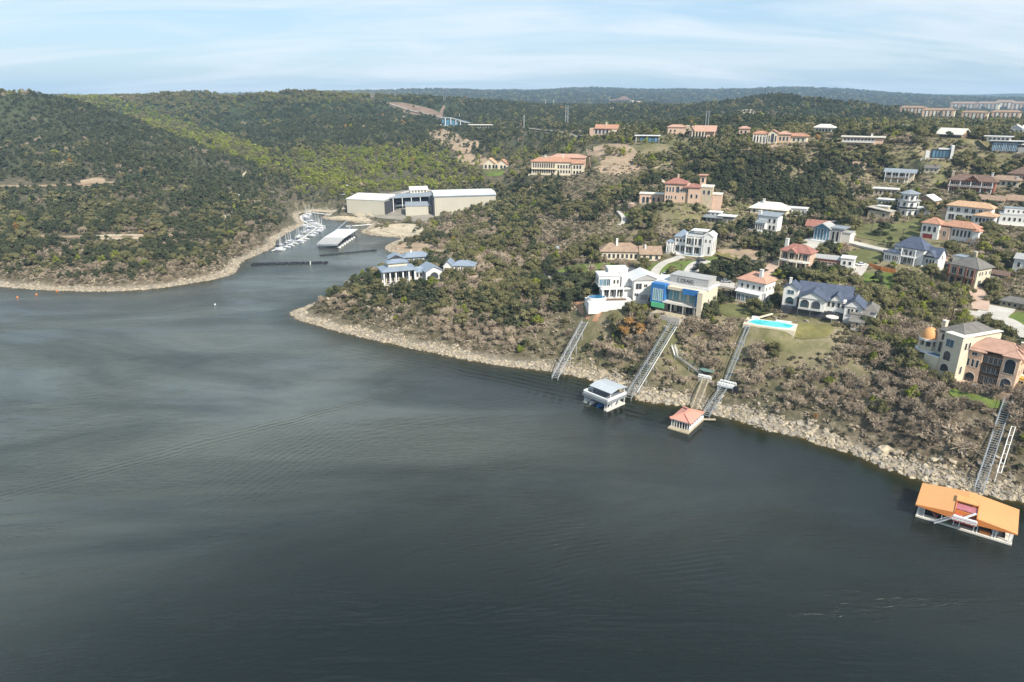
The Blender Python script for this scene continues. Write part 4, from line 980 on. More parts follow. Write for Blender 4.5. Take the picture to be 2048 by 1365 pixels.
REDG = mt('dark_red_door', (.24, .04, .04), .6, .1, .5); YEL = mt('yellow_render', (.62, .38, .08), .9, .1, .3); TRIM = mt('pale_trim', (.66, .62, .54), .8, .06, .5)
def glassmat(name, col, rough=.08):
    m, t, b = newmat(name); oi = t.nodes.new('ShaderNodeObjectInfo')
    t.links.new(nmix(t, nmath(t, 'MULTIPLY', oi.outputs['Random'], .8), col, tuple(min(1, c * 3 + .02) for c in col)), b.inputs['Base Color'])
    b.inputs['Roughness'].default_value = rough; b.inputs['Specular IOR Level'].default_value = .6; return m
GLASS = glassmat('dark_window_glass', (.018, .022, .028)); GLASSB = glassmat('blue_window_glass', (.04, .09, .13)); GLASST = glassmat('teal_glass', (.09, .19, .20))
POOLW = mt('pool_water', (.06, .52, .54), .08, .1, .4, spec=.5); POOLB = mt('deep_pool_water', (.02, .13, .25), .08, .15, .4, spec=.5)

# ------------------------------------------------------------------ building kit
class B:
    """one building; x to its right, y to its back, z up, in view units turned into metres"""
    def __init__(s, key, name, label, cat='house', rot=0, at=None, scale=None, world_rot=None, group=None, dz=0):
        if at is None: x, y, z, s.s, _ = PLOT[key]
        else: x, y, z = at; s.s = 1.0
        if scale: s.s = scale
        rz = (-math.atan2(x, y) + R(rot)) if world_rot is None else R(world_rot)
        s.root = empty(name, (x, y, z + dz), rz); tag(s.root, label, cat, group); s.z0 = z
    def P(s, *a): return [k * s.s for k in a]
    def mb(s, name, m, mat, parent=None):
        m.v = [(x * s.s, y * s.s, z * s.s) for x, y, z in m.v]
        return m.build(name, mat, parent or s.root)
    def box(s, name, x0, x1, y0, y1, z0, z1, mat, parent=None): return s.mb(name, MB().box(x0, x1, y0, y1, z0, z1), mat, parent)
    def wall(s, x0, x1, y0, y1, z0, z1, mat=None):
        if z0 == 0: z0 = -max(18, 6 / s.s)
        return s.box('wall', x0, x1, y0, y1, z0, z1, mat or WHITE)
    def hip(s, x0, x1, y0, y1, z, h, mat, over=2.2, th=1.2):
        x0 -= over; x1 += over; y0 -= over; y1 += over; w, d = x1 - x0, y1 - y0; k = min(w, d) / 2
        if w >= d: r = [(x0 + k, (y0+y1)/2), (x1 - k, (y0+y1)/2)]
        else: r = [((x0+x1)/2, y0 + k), ((x0+x1)/2, y1 - k)]
        if abs(w - d) < 1e-3: r[1] = (r[0][0] + .01, r[0][1])
        m = MB().box(x0, x1, y0, y1, z, z + th); n = len(m.v); zz = z + th + .02
        m.v += [(x0,y0,zz),(x1,y0,zz),(x1,y1,zz),(x0,y1,zz),(r[0][0],r[0][1],zz+h),(r[1][0],r[1][1],zz+h)]
        if w >= d: fs = [(0,1,5,4),(1,2,5),(2,3,4,5),(3,0,4)]
        else: fs = [(0,1,4),(1,2,5,4),(2,3,5),(3,0,4,5)]
        for f in fs: m.f.append(tuple(n + k for k in f)); m.m.append(0)
        o = s.mb('roof', m, mat)
        c = MB(); A, Bq = Vector((*r[0], zz + h)), Vector((*r[1], zz + h)); cs = [Vector(v) for v in ((x0,y0,zz),(x1,y0,zz),(x1,y1,zz),(x0,y1,zz))]
        if w >= d: prs = [(cs[0],A),(cs[3],A),(cs[1],Bq),(cs[2],Bq),(A,Bq)]
        else: prs = [(cs[0],A),(cs[1],A),(cs[2],Bq),(cs[3],Bq),(A,Bq)]
        for a, b in prs:
            if (a - b).length > .5: c.bar(a, b, .9, .5)
        s.mb('ridge_cap', c, mat, o); return o
    def gable(s, x0, x1, y0, y1, z, h, mat, axis='x', over=2.0, wallmat=None, th=1.3):
        if axis == 'x': c = [(x0, y0), (x1, y0), (x1, y1), (x0, y1)]; e = lambda u, v: (u, v)
        ov = over; m = MB()
        if axis == 'x':   # ridge along x, gable ends left and right
            ym = (y0 + y1) / 2; sl = h / ((y1 - y0) / 2); d0 = y0 - ov; zl = z - sl * ov
            for ya, yb in ((d0, ym), (y1 + ov, ym)):
                m.quadbox([(x0-ov, ya, zl), (x1+ov, ya, zl), (x1+ov, yb, z+h), (x0-ov, yb, z+h), (x0-ov, ya, zl+th), (x1+ov, ya, zl+th), (x1+ov, yb, z+h+th), (x0-ov, yb, z+h+th)])
            g = [[(x0+.05, y0, z), (x0+.05, ym, z+h-.1), (x0+.05, y1, z)], [(x1-.05, y0, z), (x1-.05, y1, z), (x1-.05, ym, z+h-.1)]]
        else:             # ridge along y, gable facing the front
            xm = (x0 + x1) / 2; sl = h / ((x1 - x0) / 2); zl = z - sl * ov
            for xa, xb in ((x0 - ov, xm), (x1 + ov, xm)):
                m.quadbox([(xa, y0-ov, zl), (xb, y0-ov, z+h), (xb, y1+ov, z+h), (xa, y1+ov, zl), (xa, y0-ov, zl+th), (xb, y0-ov, z+h+th), (xb, y1+ov, z+h+th), (xa, y1+ov, zl+th)])
            g = [[(x0, y0+.05, z), (x1, y0+.05, z), (xm, y0+.05, z+h-.1)], [(x0, y1-.05, z), (xm, y1-.05, z+h-.1), (x1, y1-.05, z)]]
        o = s.mb('roof', m, mat)
        if wallmat:
            [s.mb('gable_end', MB().poly(q), wallmat) for q in g]
        return o
    def flat(s, x0, x1, y0, y1, z, mat, over=1.0, th=1.6, parapet=0):
        m = MB().box(x0-over, x1+over, y0-over, y1+over, z, z+th)
        if parapet:
            a, b, c, d = x0-over, x1+over, y0-over, y1+over; p = parapet; w = .9
            m.box(a, b, c, c+w, z+th+.02, z+th+p).box(a, b, d-w, d, z+th+.02, z+th+p).box(a, a+w, c+w, d-w, z+th+.02, z+th+p).box(b-w, b, c+w, d-w, z+th+.02, z+th+p)
        return s.mb('roof', m, mat)
    def shed(s, x0, x1, y0, y1, z, h, mat, over=1.5, th=1.2, side=None):
        a, b, c, d = x0-over, x1+over, y0-over, y1+over
        hz = {None: (0, 0, h, h), 'f': (h, h, 0, 0), 'l': (h, 0, 0, h), 'r': (0, h, h, 0)}[side]
        return s.mb('roof', MB().quadbox([(a,c,z+hz[0]),(b,c,z+hz[1]),(b,d,z+hz[2]),(a,d,z+hz[3]),(a,c,z+hz[0]+th),(b,c,z+hz[1]+th),(b,d,z+hz[2]+th),(a,d,z+hz[3]+th)]), mat)
    def face(s, bx, f):
        x0, x1, y0, y1 = bx
        return {'f': (Vector((x0,y0,0)), Vector((1,0,0)), Vector((0,-1,0))), 'r': (Vector((x1,y0,0)), Vector((0,1,0)), Vector((1,0,0))),
                'b': (Vector((x1,y1,0)), Vector((-1,0,0)), Vector((0,1,0))), 'l': (Vector((x0,y1,0)), Vector((0,-1,0)), Vector((-1,0,0)))}[f]
    def win(s, bx, f, us, z, w, h, arch=False, frame=None, pane=None, name='window', sill=True):
        o_, ux, nn = s.face(bx, f); frame = frame or TRIM; pane = pane or GLASS; t = max(.35, .09 / s.s); pr = max(.25, .10 / s.s)
        for u in us:
            def pt(a, zz, k): v = o_ + ux * (u + a) + nn * k; return (v.x, v.y, zz)
            def outline(dx):
                a = w / 2 - dx
                if arch:
                    zs = z + h - w / 2; return [(-a, z + dx), (a, z + dx)] + [(a * math.cos(q), zs + (a) * math.sin(q)) for q in [PI * i / 8 for i in range(9)]]
                return [(-a, z + dx), (a, z + dx), (a, z + h - dx), (-a, z + h - dx)]
            O, I = outline(-t * .6), outline(t * .4); n = len(O); m = MB()
            for i in range(n):
                j = (i + 1) % n; q = [O[i], O[j], I[j], I[i]]
                m.quadbox([pt(*p, .02) for p in q] + [pt(*p, pr) for p in q])
            if w > 5 and not arch and name == 'window':
                m.quadbox([pt(-.2*1, z+t, .03), pt(.2, z+t, .03), pt(.2, z+h-t, .03), pt(-.2, z+h-t, .03), pt(-.2, z+t, pr*.8), pt(.2, z+t, pr*.8), pt(.2, z+h-t, pr*.8), pt(-.2, z+h-t, pr*.8)])
            fr = s.mb(name, m, frame)
            s.mb('pane', MB().poly([pt(*p, .05) for p in I]), pane, fr)
    def door(s, bx, f, us, z, w, h, mat=None, name='door'): s.win(bx, f, us, z, w, h, False, TRIM, mat or BROWN, name)
    def cols(s, pts, z0, z1, w=1.0, mat=None, name='column'):
        me = MB().box(-w/2*s.s, w/2*s.s, -w/2*s.s, w/2*s.s, z0*s.s, z1*s.s).mesh(name, mat or WPAINT)
        for x, y in pts: link(name, me, s.root, (x*s.s, y*s.s, 0))
    def rail(s, x0, y0, x1, y1, z, h=3.5, mat=None, n=None, name='railing'):
        L = math.hypot(x1-x0, y1-y0); n = n or max(2, int(L * s.s / .9)); m = MB(); m.bar((x0,y0,z+h), (x1,y1,z+h), .45); m.bar((x0,y0,z+.3), (x1,y1,z+.3), .3)
        for i in range(n + 1): f = i / n; m.bar((x0+(x1-x0)*f, y0+(y1-y0)*f, z), (x0+(x1-x0)*f, y0+(y1-y0)*f, z+h), .3)
        return s.mb(name, m, mat or WPAINT)
    def chimney(s, x, y, z0, z1, w=3.5, mat=None):
        o = s.box('chimney', x-w/2, x+w/2, y-w/2, y+w/2, z0, z1, mat or WHITE); s.box('chimney_cap', x-w/2-.5, x+w/2+.5, y-w/2-.5, y+w/2+.5, z1, z1+.8, TRIM, o); return o
    def dome(s, x, y, z, r, h, mat, name='dome'):
        m = MB(); n = 20; k = 7; m.v.append((x, y, z+h))
        for j in range(1, k + 1):
            a = PI/2 * j / k
            for i in range(n): t = 2*PI*i/n; m.v.append((x + r*math.sin(a)*math.cos(t), y + r*math.sin(a)*math.sin(t), z + h*math.cos(a)))
        for i in range(n): m.f.append((0, 1+i, 1+(i+1) % n)); m.m.append(0)
        for j in range(k - 1):
            for i in range(n): a = 1+j*n; m.f.append((a+i, a+n+i, a+n+(i+1) % n, a+(i+1) % n)); m.m.append(0)
        o = s.mb(name, m, mat); [setattr(p, 'use_smooth', True) for p in o.data.polygons]; return o
    def drum(s, name, x, y, r, z0, z1, mat, n=16, parent=None):
        return s.mb(name, MB().prism([(x + r*math.cos(2*PI*i/n), y + r*math.sin(2*PI*i/n)) for i in range(n)], z0, z1), mat, parent)
    def pool(s, pts, z, mat=None, rim=None, depth=3, proud=.4):
        cx, cy = sum(p[0] for p in pts)/len(pts), sum(p[1] for p in pts)/len(pts)
        o = s.mb('pool_basin', MB().prism([(cx+(x-cx)*1.10, cy+(y-cy)*1.10) for x, y in pts], z - depth, z), rim or WHITE)
        s.mb('pool_water', MB().prism(pts, z - .5, z + proud * .3), mat or POOLW, o)
def ell(cx, cy, rx, ry, n=16, a0=0, a1=2*PI): return [(cx + rx*math.cos(a0+(a1-a0)*i/n), cy + ry*math.sin(a0+(a1-a0)*i/n)) for i in range(n)]
def spread(a, b, n): return [a + (b - a) * (i + .5) / n for i in range(n)]

# ------------------------------------------------------------------ houses of the front row
b = B('point', 'pavilion_house', 'open white-columned pavilion house with blue-grey metal roof on the wooded point', rot=12)
b.box('terrace', -46, 30, -8, 46, -20, 0, TAN); b.wall(-30, 22, 14, 42, 0, 24, CREAM); b.win((-30,22,14,42), 'f', spread(2, 50, 6), 2, 6, 18, pane=GLASS)
b.win((-30,22,14,42), 'l', spread(2, 26, 3), 4, 6, 14)
b.cols([(x, 0) for x in (-36, -24, -12, 2, 14, 26)] + [(-36, 20), (-36, 38)], 0, 25, 2.4); b.hip(-38, 28, -2, 44, 25, 9, MBLUE, 3); b.box('clerestory', -24, 14, 12, 32, 30, 38, CREAM); b.hip(-24, 14, 12, 32, 38, 5, MBLUE, 3)
b.rail(-46, -8, 30, -8, 0, 3.2)
b = B('boathouse', 'dark_lodge', 'long low dark-walled lodge with blue-grey roofs behind the pavilion on the point', rot=8)
b.wall(-46, -18, 0, 22, 0, 13, DARK); b.gable(-46, -18, 0, 22, 13, 7, MBLUE, 'y', 2, DARK); b.win((-46,-18,0,22), 'f', spread(2, 26, 3), 2, 6, 8, pane=GLASSB)
b.wall(-16, 34, 4, 26, 0, 12, GREY); b.hip(-16, 34, 4, 26, 12, 8, MBLUE, 3); b.win((-16,34,4,26), 'f', spread(2, 48, 5), 3, 6, 7, pane=GLASSB); b.chimney(0, 14, 12, 24, 3)
b = B('point2', 'gabled_wing', 'white arched gable wing with blue-grey roof right of the pavilion on the point', rot=18)
b.wall(-8, 26, 0, 44, 0, 17, WHITE); b.gable(-8, 26, 0, 44, 17, 9, MBLUE, 'y', 2.4, WHITE); b.win((-8,26,0,44), 'f', [17], 1, 18, 14, True); b.win((-8,26,0,44), 'l', spread(6, 40, 3), 4, 6, 9)
b.wall(-26, -8.2, 16, 44, 0, 14, WHITE); b.gable(-26, -8.2, 16, 44, 14, 7, MBLUE, 'x', 2, WHITE); b.win((-26,-8.2,16,44), 'f', spread(2, 16, 2), 4, 5, 8)
b = B('point3', 'guest_house', 'low cream guest house with metal roof, rightmost of the point compound', rot=-10)
b.wall(-12, 30, 0, 24, 0, 13, CREAM); b.hip(-12, 30, 0, 24, 13, 8, MBLUE, 3); b.wall(-30, -12.2, -6, 24, 0, 14, WHITE); b.gable(-30, -12.2, -6, 24, 14, 9, MBLUE, 'y', 2, WHITE)
b.win((-12,30,0,24), 'f', spread(2, 40, 4), 2, 6, 8); b.win((-30,-12.2,-6,24), 'f', [9], 2, 8, 8, True); b.cols([(x, -5) for x in (-8, 4, 16, 28)], 0, 12, 1.2)

b = B('modern', 'modern_white_house', 'bright white modern villa with a round pool on its white walled terrace', rot=14, dz=2.0)
b.box('terrace', -72, 18, -18, 26, -20, 2, WHITE); b.box('terrace_parapet', -72, 18, -18, -16, 2, 6, WHITE); b.box('terrace_bed', -34, 4, -14, -4, 2, 7, BROWN)
b.pool(ell(-52, 4, 17, 12), 9, POOLB, WHITE, 9, 1); b.wall(-36, 22, 22, 60, 0, 20, WHITE); b.box('balcony', -42, 22, 14, 24, 20, 22, WHITE)
b.cols([(x, 15) for x in (-38, -24, -10, 4)], 2, 20, 2); b.win((-36,22,22,60), 'f', spread(2, 44, 4), 3, 9, 15)
b.wall(-44, 0, 30, 62, 22, 44, WHITE); b.flat(-44, 0, 30, 62, 44, MWHT, 1.5, 1.5, 1.5); b.win((-44,0,30,62), 'f', spread(1, 24, 3), 24, 7, 14, pane=GLASSB); b.win((-44,0,30,62), 'f', [32, 39], 28, 4, 8); b.win((-44,0,30,62), 'l', spread(3, 28, 2), 27, 7, 11)
b.rail(-42, 14, 0, 14, 22, 3.5)
b.wall(22.2, 72, 6, 56, 0, 40, WHITE); b.wall(2, 22, 26, 58, 22, 42, WHITE); b.gable(18, 76, 4, 60, 40, 12, MWHT, 'y', 1.5, GREY)
b.win((22.2,72,6,56), 'f', [10], 22, 12, 12); b.win((22.2,72,6,56), 'f', [24], 26, 7, 6); b.win((22.2,72,6,56), 'f', [6], 8, 8, 6); b.door((22.2,72,6,56), 'f', [22], 0, 15, 11, GREY, 'garage_door')
b.wall(76.4, 112, 24, 60, 0, 34, WHITE); b.flat(76.4, 112, 24, 60, 34, MWHT, 1.5, 1.5, 1.2); b.flat(-20, 20, 52, 80, 52, MWHT, 1, 2); b.wall(-20, 20, 52, 80, 22, 52, WHITE)

b = B('unfinished', 'unfinished_house', 'unfinished flat-roofed house with blue and green sheathing and teal glass', rot=-24)
b.box('lower_terrace', -36, 30, -34, -2, -26, 4, CONCR); b.box('terrace_parapet', -36, 30, -34, -32, 4, 8, CONCR); b.box('terrace_step', -34, 28, -26, -2.2, 4, 7, DECK)
b.wall(-52, 58, 24, 76, 0, 56, CREAM); b.wall(48, 58, 0, 24, 0, 56, CREAM); b.box('floor_slab', -26, 48, 4, 24, 22, 25, TRIM); b.box('lintel', -20, 48, 10, 24, 50, 56, CREAM)
b.wall(-54, -24, 6, 23.8, 18, 58, BLUEP); b.win((-54,-24,6,23.8), 'f', [10, 22], 24, 9, 24, frame=WPAINT, pane=GLASST); b.box('green_board', -50, -22, 3, 5.6, 10, 20, GREENP)
b.box('blue_board', 14, 47, 7, 9.6, 46, 57, BLUEP); b.box('blue_board', 42, 47.6, 6, 9.6, 26, 45.6, BLUEP); b.win((-52,58,24,76), 'f', [32, 46, 62, 80], 26, 12, 20, pane=GLASST); b.win((-52,58,24,76), 'f', [36, 56, 76], 2, 14, 15)
b.rail(-24, 5, 47, 5, 25, 4, MGRY); b.flat(-54, 60, 22, 78, 56, MWHT, .5, 2, 2); b.box('penthouse', -30, 52, 40, 78, 58.5, 72, GREY); b.flat(-30, 52, 40, 78, 72, GREY, .5, 1.5)
b.box('sign_board', -10, 26, 38.2, 39.6, 59, 71, GREY); b.cols([(44, 1), (20, 1), (-6, 2)], 0, 22, 1.6, GREY); b.win((-52,58,24,76), 'r', [8, 44], 14, 5, 24)
for k_ in range(5): b.cols([(-34 + k_*13, -20)], 4, 10 + 2*(k_ % 2), 1.0, DECK, 'form_post')
b.mb('lumber_pile', MB().bar((-62, -8, -6), (-34, -2, -2), 3, 2).bar((-66, -12, -8), (-40, -8, -4), 2, 2).bar((-60, -16, -10), (-38, -14, -4), 2, 1.5), WOODP)
b.rail(-54, 22.5, 60, 22.5, 58.5, 3, WOODP)
fc = bpy.data.curves.new('sign_letters', 'FONT'); fc.body = 'CRAIG'; fc.size = 9.5 * b.s; fc.extrude = .05; fc.align_x = 'CENTER'; fc.materials.append(DARK)
to = bpy.data.objects.new('tmp_text', fc); COL.objects.link(to); bpy.context.view_layer.update(); tm = bpy.data.meshes.new_from_object(to.evaluated_get(bpy.context.evaluated_depsgraph_get())); bpy.data.objects.remove(to)
so = link('sign_letters', tm, b.root, (8 * b.s, 37.9 * b.s, 61.5 * b.s)); so.rotation_euler = (R(90), 0, 0)

b = B('salmon', 'salmon_roof_house', 'white house with salmon hipped roof, white chimney and glazed sun porch', rot=-26)
W1 = (-40, 18, 0, 44); b.wall(*W1, 0, 44, WHITE); b.hip(*W1, 44, 15, T_SAL, 3); b.chimney(2, 12, 40, 68, 6); b.wall(-34, 14, -12, -.2, 0, 21, WHITE); b.shed(-36, 16, -13, 0, 22, 4, MWHT, 1.5)
b.win((-34,14,-12,0), 'f', spread(1, 47, 5), 5, 7.5, 13, pane=GLASSB); b.win(W1, 'f', spread(4, 54, 4), 29, 5, 8); b.win(W1, 'r', [8, 22, 36], 28, 4, 7); b.win(W1, 'r', [12, 30], 6, 5, 8); b.box('stone_base', -44, 22, -16, -12.2, -12, 3, TAN)

b = B('slate', 'slate_roof_mansion', 'large white mansion with blue slate gables, arched loggias and dark lower storey', rot=-6)
b.box('dark_basement', -78, 60, 8, 60, -14, 16, DARK); b.win((-78,60,8,60), 'f', spread(4, 66, 4), 0, 11, 12, pane=GLASS, frame=DARK)
b.wall(-78, -50, 14, 50, 16.2, 52, WHITE); b.gable(-78, -50, 14, 50, 52, 10, S_BLUE, 'y', 2.4, WHITE); b.win((-78,-50,14,50), 'f', [14], 40, 13, 9, pane=GLASSB); b.win((-78,-50,14,50), 'f', [14], 20, 16, 15, True); b.chimney(-68, 22, 50, 72, 4.5)
b.wall(-44, 4, 2, 50, 16.2, 40, WHITE); b.gable(-46, 6, 0, 56, 40, 14, S_BLUE, 'y', 2.5, WHITE); b.win((-44,4,2,50), 'f', [11, 32], 19, 17, 18, True); b.rail(-44, 0, 4, 0, 16.2, 4)
b.wall(4.2, 40, 12, 52, 0, 40, WHITE); b.gable(12, 34, 8, 40, 40, 13, S_BLUE, 'y', 2, WHITE); b.win((4.2,40,12,52), 'f', [6, 14, 24, 32], 26, 5, 10); b.win((4.2,40,12,52), 'f', [10, 24], 4, 9, 14)
b.wall(40.2, 72, 4, 46, 0, 34, WHITE); b.gable(38, 74, 2, 52, 34, 14, S_BLUE, 'y', 2.4, WHITE); b.win((40.2,72,4,46), 'f', [8, 14, 22], 20, 4.5, 10); b.win((40.2,72,4,46), 'r', [10, 24], 18, 5, 9)
b.gable(-52, 46, 34, 74, 42, 19, S_BLUE, 'x', 3, WHITE); b.wall(-50, 44, 36, 72, 0, 42, WHITE); b.wall(72.2, 96, 14, 60, 0, 26, WHITE); b.hip(72.2, 96, 14, 60, 26, 12, S_GREY, 3)
b.gable(56, 78, -22, 2, 14, 7, S_GREY, 'x', 3, WHITE); b.wall(58, 78, -22, 2, 0, 14, WHITE); b.win((58,78,-22,2), 'f', [4, 10, 16], 2, 4, 9, True); b.gable(52, 84, 2, 16, 22, 5, S_GREY, 'x', 2)
b.cols([(x, -1) for x in (-44, -20, 4)], 0, 16, 2.5, DARK); b.drum('garden_parasol', 22, -8, 12, 11, 12.5, TRIM, 12); b.cols([(22, -8)], 0, 11, .8)
p = B('slate_pool', 'swimming_pool', 'turquoise swimming pool with pale paving left below the slate-roofed mansion', 'pool', rot=-6, dz=.3)
p.box('pool_terrace', -52, 46, -18, 30, -14, 1.2, CREAM); p.pool([(-44, -2), (-28, -13), (12, -14), (36, -7), (40, 15), (10, 23), (-34, 19)], 2.4, POOLW, WHITE, 3); p.box('sun_deck', -42, -28, 20, 30, 1.2, 6, WHITE)
p.mb('garden_stair', MB().bar((-6, 50, 10), (-34, 24, 3), 5, 2), CREAM); p.box('pool_step', 4, 34, 24, 29, 1.2, 5, WHITE)
b.box('retaining_wall', -50, 46, -46, -43, -30, -2, TAN)

b = B('cream', 'dome_house', 'tall cream house with an orange domed turret and grey hipped roof', rot=-34)
A1 = (-12, 26, 0, 30); b.wall(*A1, 0, 92, CREAM); b.win(A1, 'f', [14], 14, 17, 17, True); b.win(A1, 'f', [14], 38, 15, 20, True); b.win(A1, 'f', [14], 66, 16, 16, False, pane=GLASSB); b.win(A1, 'r', [12, 22], 66, 6, 15, True); b.win(A1, 'r', [12], 16, 6, 17, True)
A2 = (-38, -12.2, 16, 60); b.wall(*A2, 0, 84, CREAM); b.win(A2, 'f', [14], 44, 13, 22); b.win(A2, 'f', [16], 70, 12, 13); b.box('pool_shelf', -42, -12.2, -4, 15.8, -14, 38, CREAM); b.pool([(-40, -1), (-14, -1), (-14, 13), (-40, 13)], 40, POOLB, WHITE, 3)
A3 = (-12, 26, 30.2, 110); b.wall(*A3, 0, 88, CREAM); b.win(A3, 'r', spread(4, 76, 5), 68, 5, 10, True); b.win(A3, 'r', spread(4, 76, 3), 38, 5, 9); b.wall(-38, -12.2, 60.2, 110, 0, 84, CREAM)
b.hip(-38, 16, 18, 112, 88, 16, S_GREY, 2); b.flat(16.4, 27, 0, 112, 92, TRIM, .2, 1.2, 0); b.flat(-12, 16, 0, 17.5, 92, TRIM, .2, 1.2, 0); b.chimney(-44, 40, 60, 102, 8, CREAM)
b.drum('turret_base', -54, 16, 19, -14, 26, CREAM, 20); b.drum('turret_band', -54, 16, 17.5, 26.2, 38, DARK, 20); b.drum('turret_floor', -54, 16, 21, 38.2, 42, WHITE, 20); b.drum('turret_wall', -54, 16, 15, 42.2, 50, CREAM, 20)
b.cols([(-54 + 15.5*math.cos(PI*2*i/8+.3), 16 + 15.5*math.sin(PI*2*i/8+.3)) for i in range(8)], 42, 62, 3, CREAM); b.drum('turret_core', -54, 16, 11, 50.2, 61, GLASS, 16); b.drum('turret_ring', -54, 16, 18, 62, 66, WHITE, 20); b.dome(-54, 16, 66, 16, 22, ORROOF)
b.box('finial', -54.6, -53.4, 15.4, 16.6, 88, 94, WHITE); b.rail(-72, 4, -60, -3, 42, 4); b.win(A2, 'l', [16], 50, 7, 14)

b = B('peach', 'peach_house', 'three-storey peach house with dark loggia bay, tall arch and small blue pool', rot=-12)
A1 = (-42, -14, 4, 50); A2 = (-14, 20, 14, 50); A3 = (20, 48, 2, 50); b.wall(*A1, 0, 68, PEACH); b.wall(-13.9, 19.9, 14, 50, 0, 66, BROWN); b.wall(*A3, 0, 72, PEACH); b.hip(-42, 48, 8, 58, 72, 20, T_PK, 3); b.hip(-44, -10, 2, 40, 68, 12, T_PK, 2); b.hip(20, 50, 0, 40, 72, 12, T_PK, 2)
b.win(A1, 'f', [6, 14, 22], 34, 5, 16); b.win(A1, 'f', [14], 2, 18, 20, True); b.win(A1, 'f', [14], 58, 9, 7); b.win((-13.9,19.9,14,50), 'f', spread(1, 33, 4), 4, 6, 14, frame=TRIM); b.win((-13.9,19.9,14,50), 'f', spread(1, 33, 4), 26, 6, 14); b.win((-13.9,19.9,14,50), 'f', spread(1, 33, 4), 46, 6, 14)
for z_ in (22, 42): b.box('balcony', -13.9, 19.9, 5, 13.8, z_, z_+1.6, BROWN); b.rail(-13.9, 5, 19.9, 5, z_+1.6, 4, BLACK)
b.win(A3, 'f', [14], 2, 18, 26, True); b.win(A3, 'f', [14], 38, 18, 30, True); b.rail(24, 0, 44, 0, 37, 4, BLACK); b.chimney(50, 20, 60, 94, 7, PEACH); b.chimney(40, 34, 80, 96, 7, PEACH); b.win(A3, 'r', [14, 32], 34, 5, 12)
b.mb('terrace', MB().prism([(-56, 4), (-50, -10), (-34, -18), (-10, -22), (50, -22), (50, 2), (-14, 4)], -16, 2), PINKS); b.pool(ell(2, -9, 17, 7), 3.2, POOLB, TRIM, 2); b.box('terrace_edge', -34, 50, -23.5, -22.2, -16, 6, PEACH)
b = B('orange', 'orange_house', 'bright orange stucco house cut by the right edge, beside the peach house', rot=-10)
b.wall(-28, 40, 10, 50, 0, 76, ORNG); b.hip(-28, 40, 10, 50, 76, 18, T_SAL, 3); b.wall(-30, 20, -10, 9.8, 0, 22, YEL); b.win((-28,40,10,50), 'f', [10], 52, 12, 10); b.win((-28,40,10,50), 'f', [12], 24, 20, 20, True); b.box('balcony', -30, 20, 0, 9.8, 22.2, 24, TRIM); b.win((-30,20,-10,9.8), 'f', [12, 34], 4, 10, 12)

# ------------------------------------------------------------------ houses of the second row
b = B('ranch', 'ranch_house', 'long low ranch house with brown hipped roof behind the bright lawn', rot=6)
b.wall(-56, 22, 8, 44, 0, 16, CREAM); b.hip(-56, 22, 8, 44, 16, 14, S_BRN, 3); b.wall(22.2, 62, 0, 34, 0, 15, CREAM); b.gable(22.2, 62, 0, 34, 15, 11, S_BRN, 'x', 3, CREAM); b.chimney(-24, 20, 20, 40, 4); b.win((-56,22,8,44), 'f', spread(4, 74, 8), 3, 5, 9); b.win((22.2,62,0,34), 'f', spread(2, 38, 3), 3, 6, 9, True); b.chimney(32, 10, 18, 30, 3)
b = B('tall_white', 'three_storey_white_house', 'tall white three-storey house with black window bays and roof deck', rot=-14)
A1 = (-38, -14, 8, 36); A2 = (-14, 22, 0, 36); A3 = (22, 40, -4, 30); b.wall(*A1, 0, 32, WHITE); b.hip(*A1, 32, 12, MBLUE, 2); b.wall(*A2, 0, 37, WHITE); b.flat(*A2, 37, MWHT, 1, 1.5, 3); b.wall(*A3, 0, 40, WHITE); b.gable(*A3, 40, 6, MWHT, 'y', 1, WHITE)
b.box('terrace', -38, 34, -14, 8, -14, 1, WHITE); b.pool(ell(0, -8, 22, 5), 1.8, GLASSB, WHITE, 1); b.win(A2, 'f', [6, 18, 30], 20, 9, 13); b.win(A2, 'f', [7, 22], 3, 12, 12); b.win(A1, 'f', [6, 17], 3, 8, 12); b.win(A1, 'f', [5, 12, 19], 22, 4, 6); b.win(A3, 'f', [5, 13], 28, 3, 6); b.win(A3, 'f', [12], 6, 4, 14); b.win(A3, 'r', [8, 24], 10, 5, 20)
b.cols([(-13, -2), (4, -3), (20, -3)], 1, 37, 1.8); b.box('balcony', -14, 21.8, -4, -.2, 17, 18.4, WHITE); b.rail(-14, -4, 21.8, -4, 18.4, 3, MGRY); b.box('roof_room', -2, 16, 14, 32, 41, 46, WHITE); b.flat(-6, 22, 12, 34, 46.2, MWHT, 2, 1.2); b.wall(-52, -40, 6, 20, 0, 20, WHITE); b.hip(-52, -40, 6, 20, 20, 5, MBLUE, 2); b.cols([(-52, 2), (-45, 2), (-39, 2)], -4, 20, 1.6)
b.mb('outside_stair', MB().bar((-46, -2, 0), (-68, -18, -14), 10, 1.5), GREY)
b = B('brick_roof', 'brick_roof_house', 'two-storey house with dark red roof and curved terrace', rot=-20)
A1 = (-30, 28, 6, 40); b.wall(*A1, 0, 32, PINKS); b.hip(*A1, 32, 13, T_RED, 3); b.mb('balcony', MB().prism([(-32, 6), (-28, -2), (-6, -7), (20, -4), (30, 2), (30, 6)], 14, 17), TRIM); b.cols([(-28, -1), (-10, -5), (8, -5), (24, 0)], 0, 14, 2, CREAM); b.cols([(-28, 1), (-10, 0), (8, 0)], 17, 32, 1.6, CREAM)
b.win(A1, 'f', spread(3, 56, 4), 18, 9, 12); b.win(A1, 'f', spread(3, 56, 4), 1, 8, 11); b.chimney(-26, 22, 30, 54, 6); b.gable(-16, 4, -2, 20, 32, 8, T_RED, 'y', 2, PINKS)
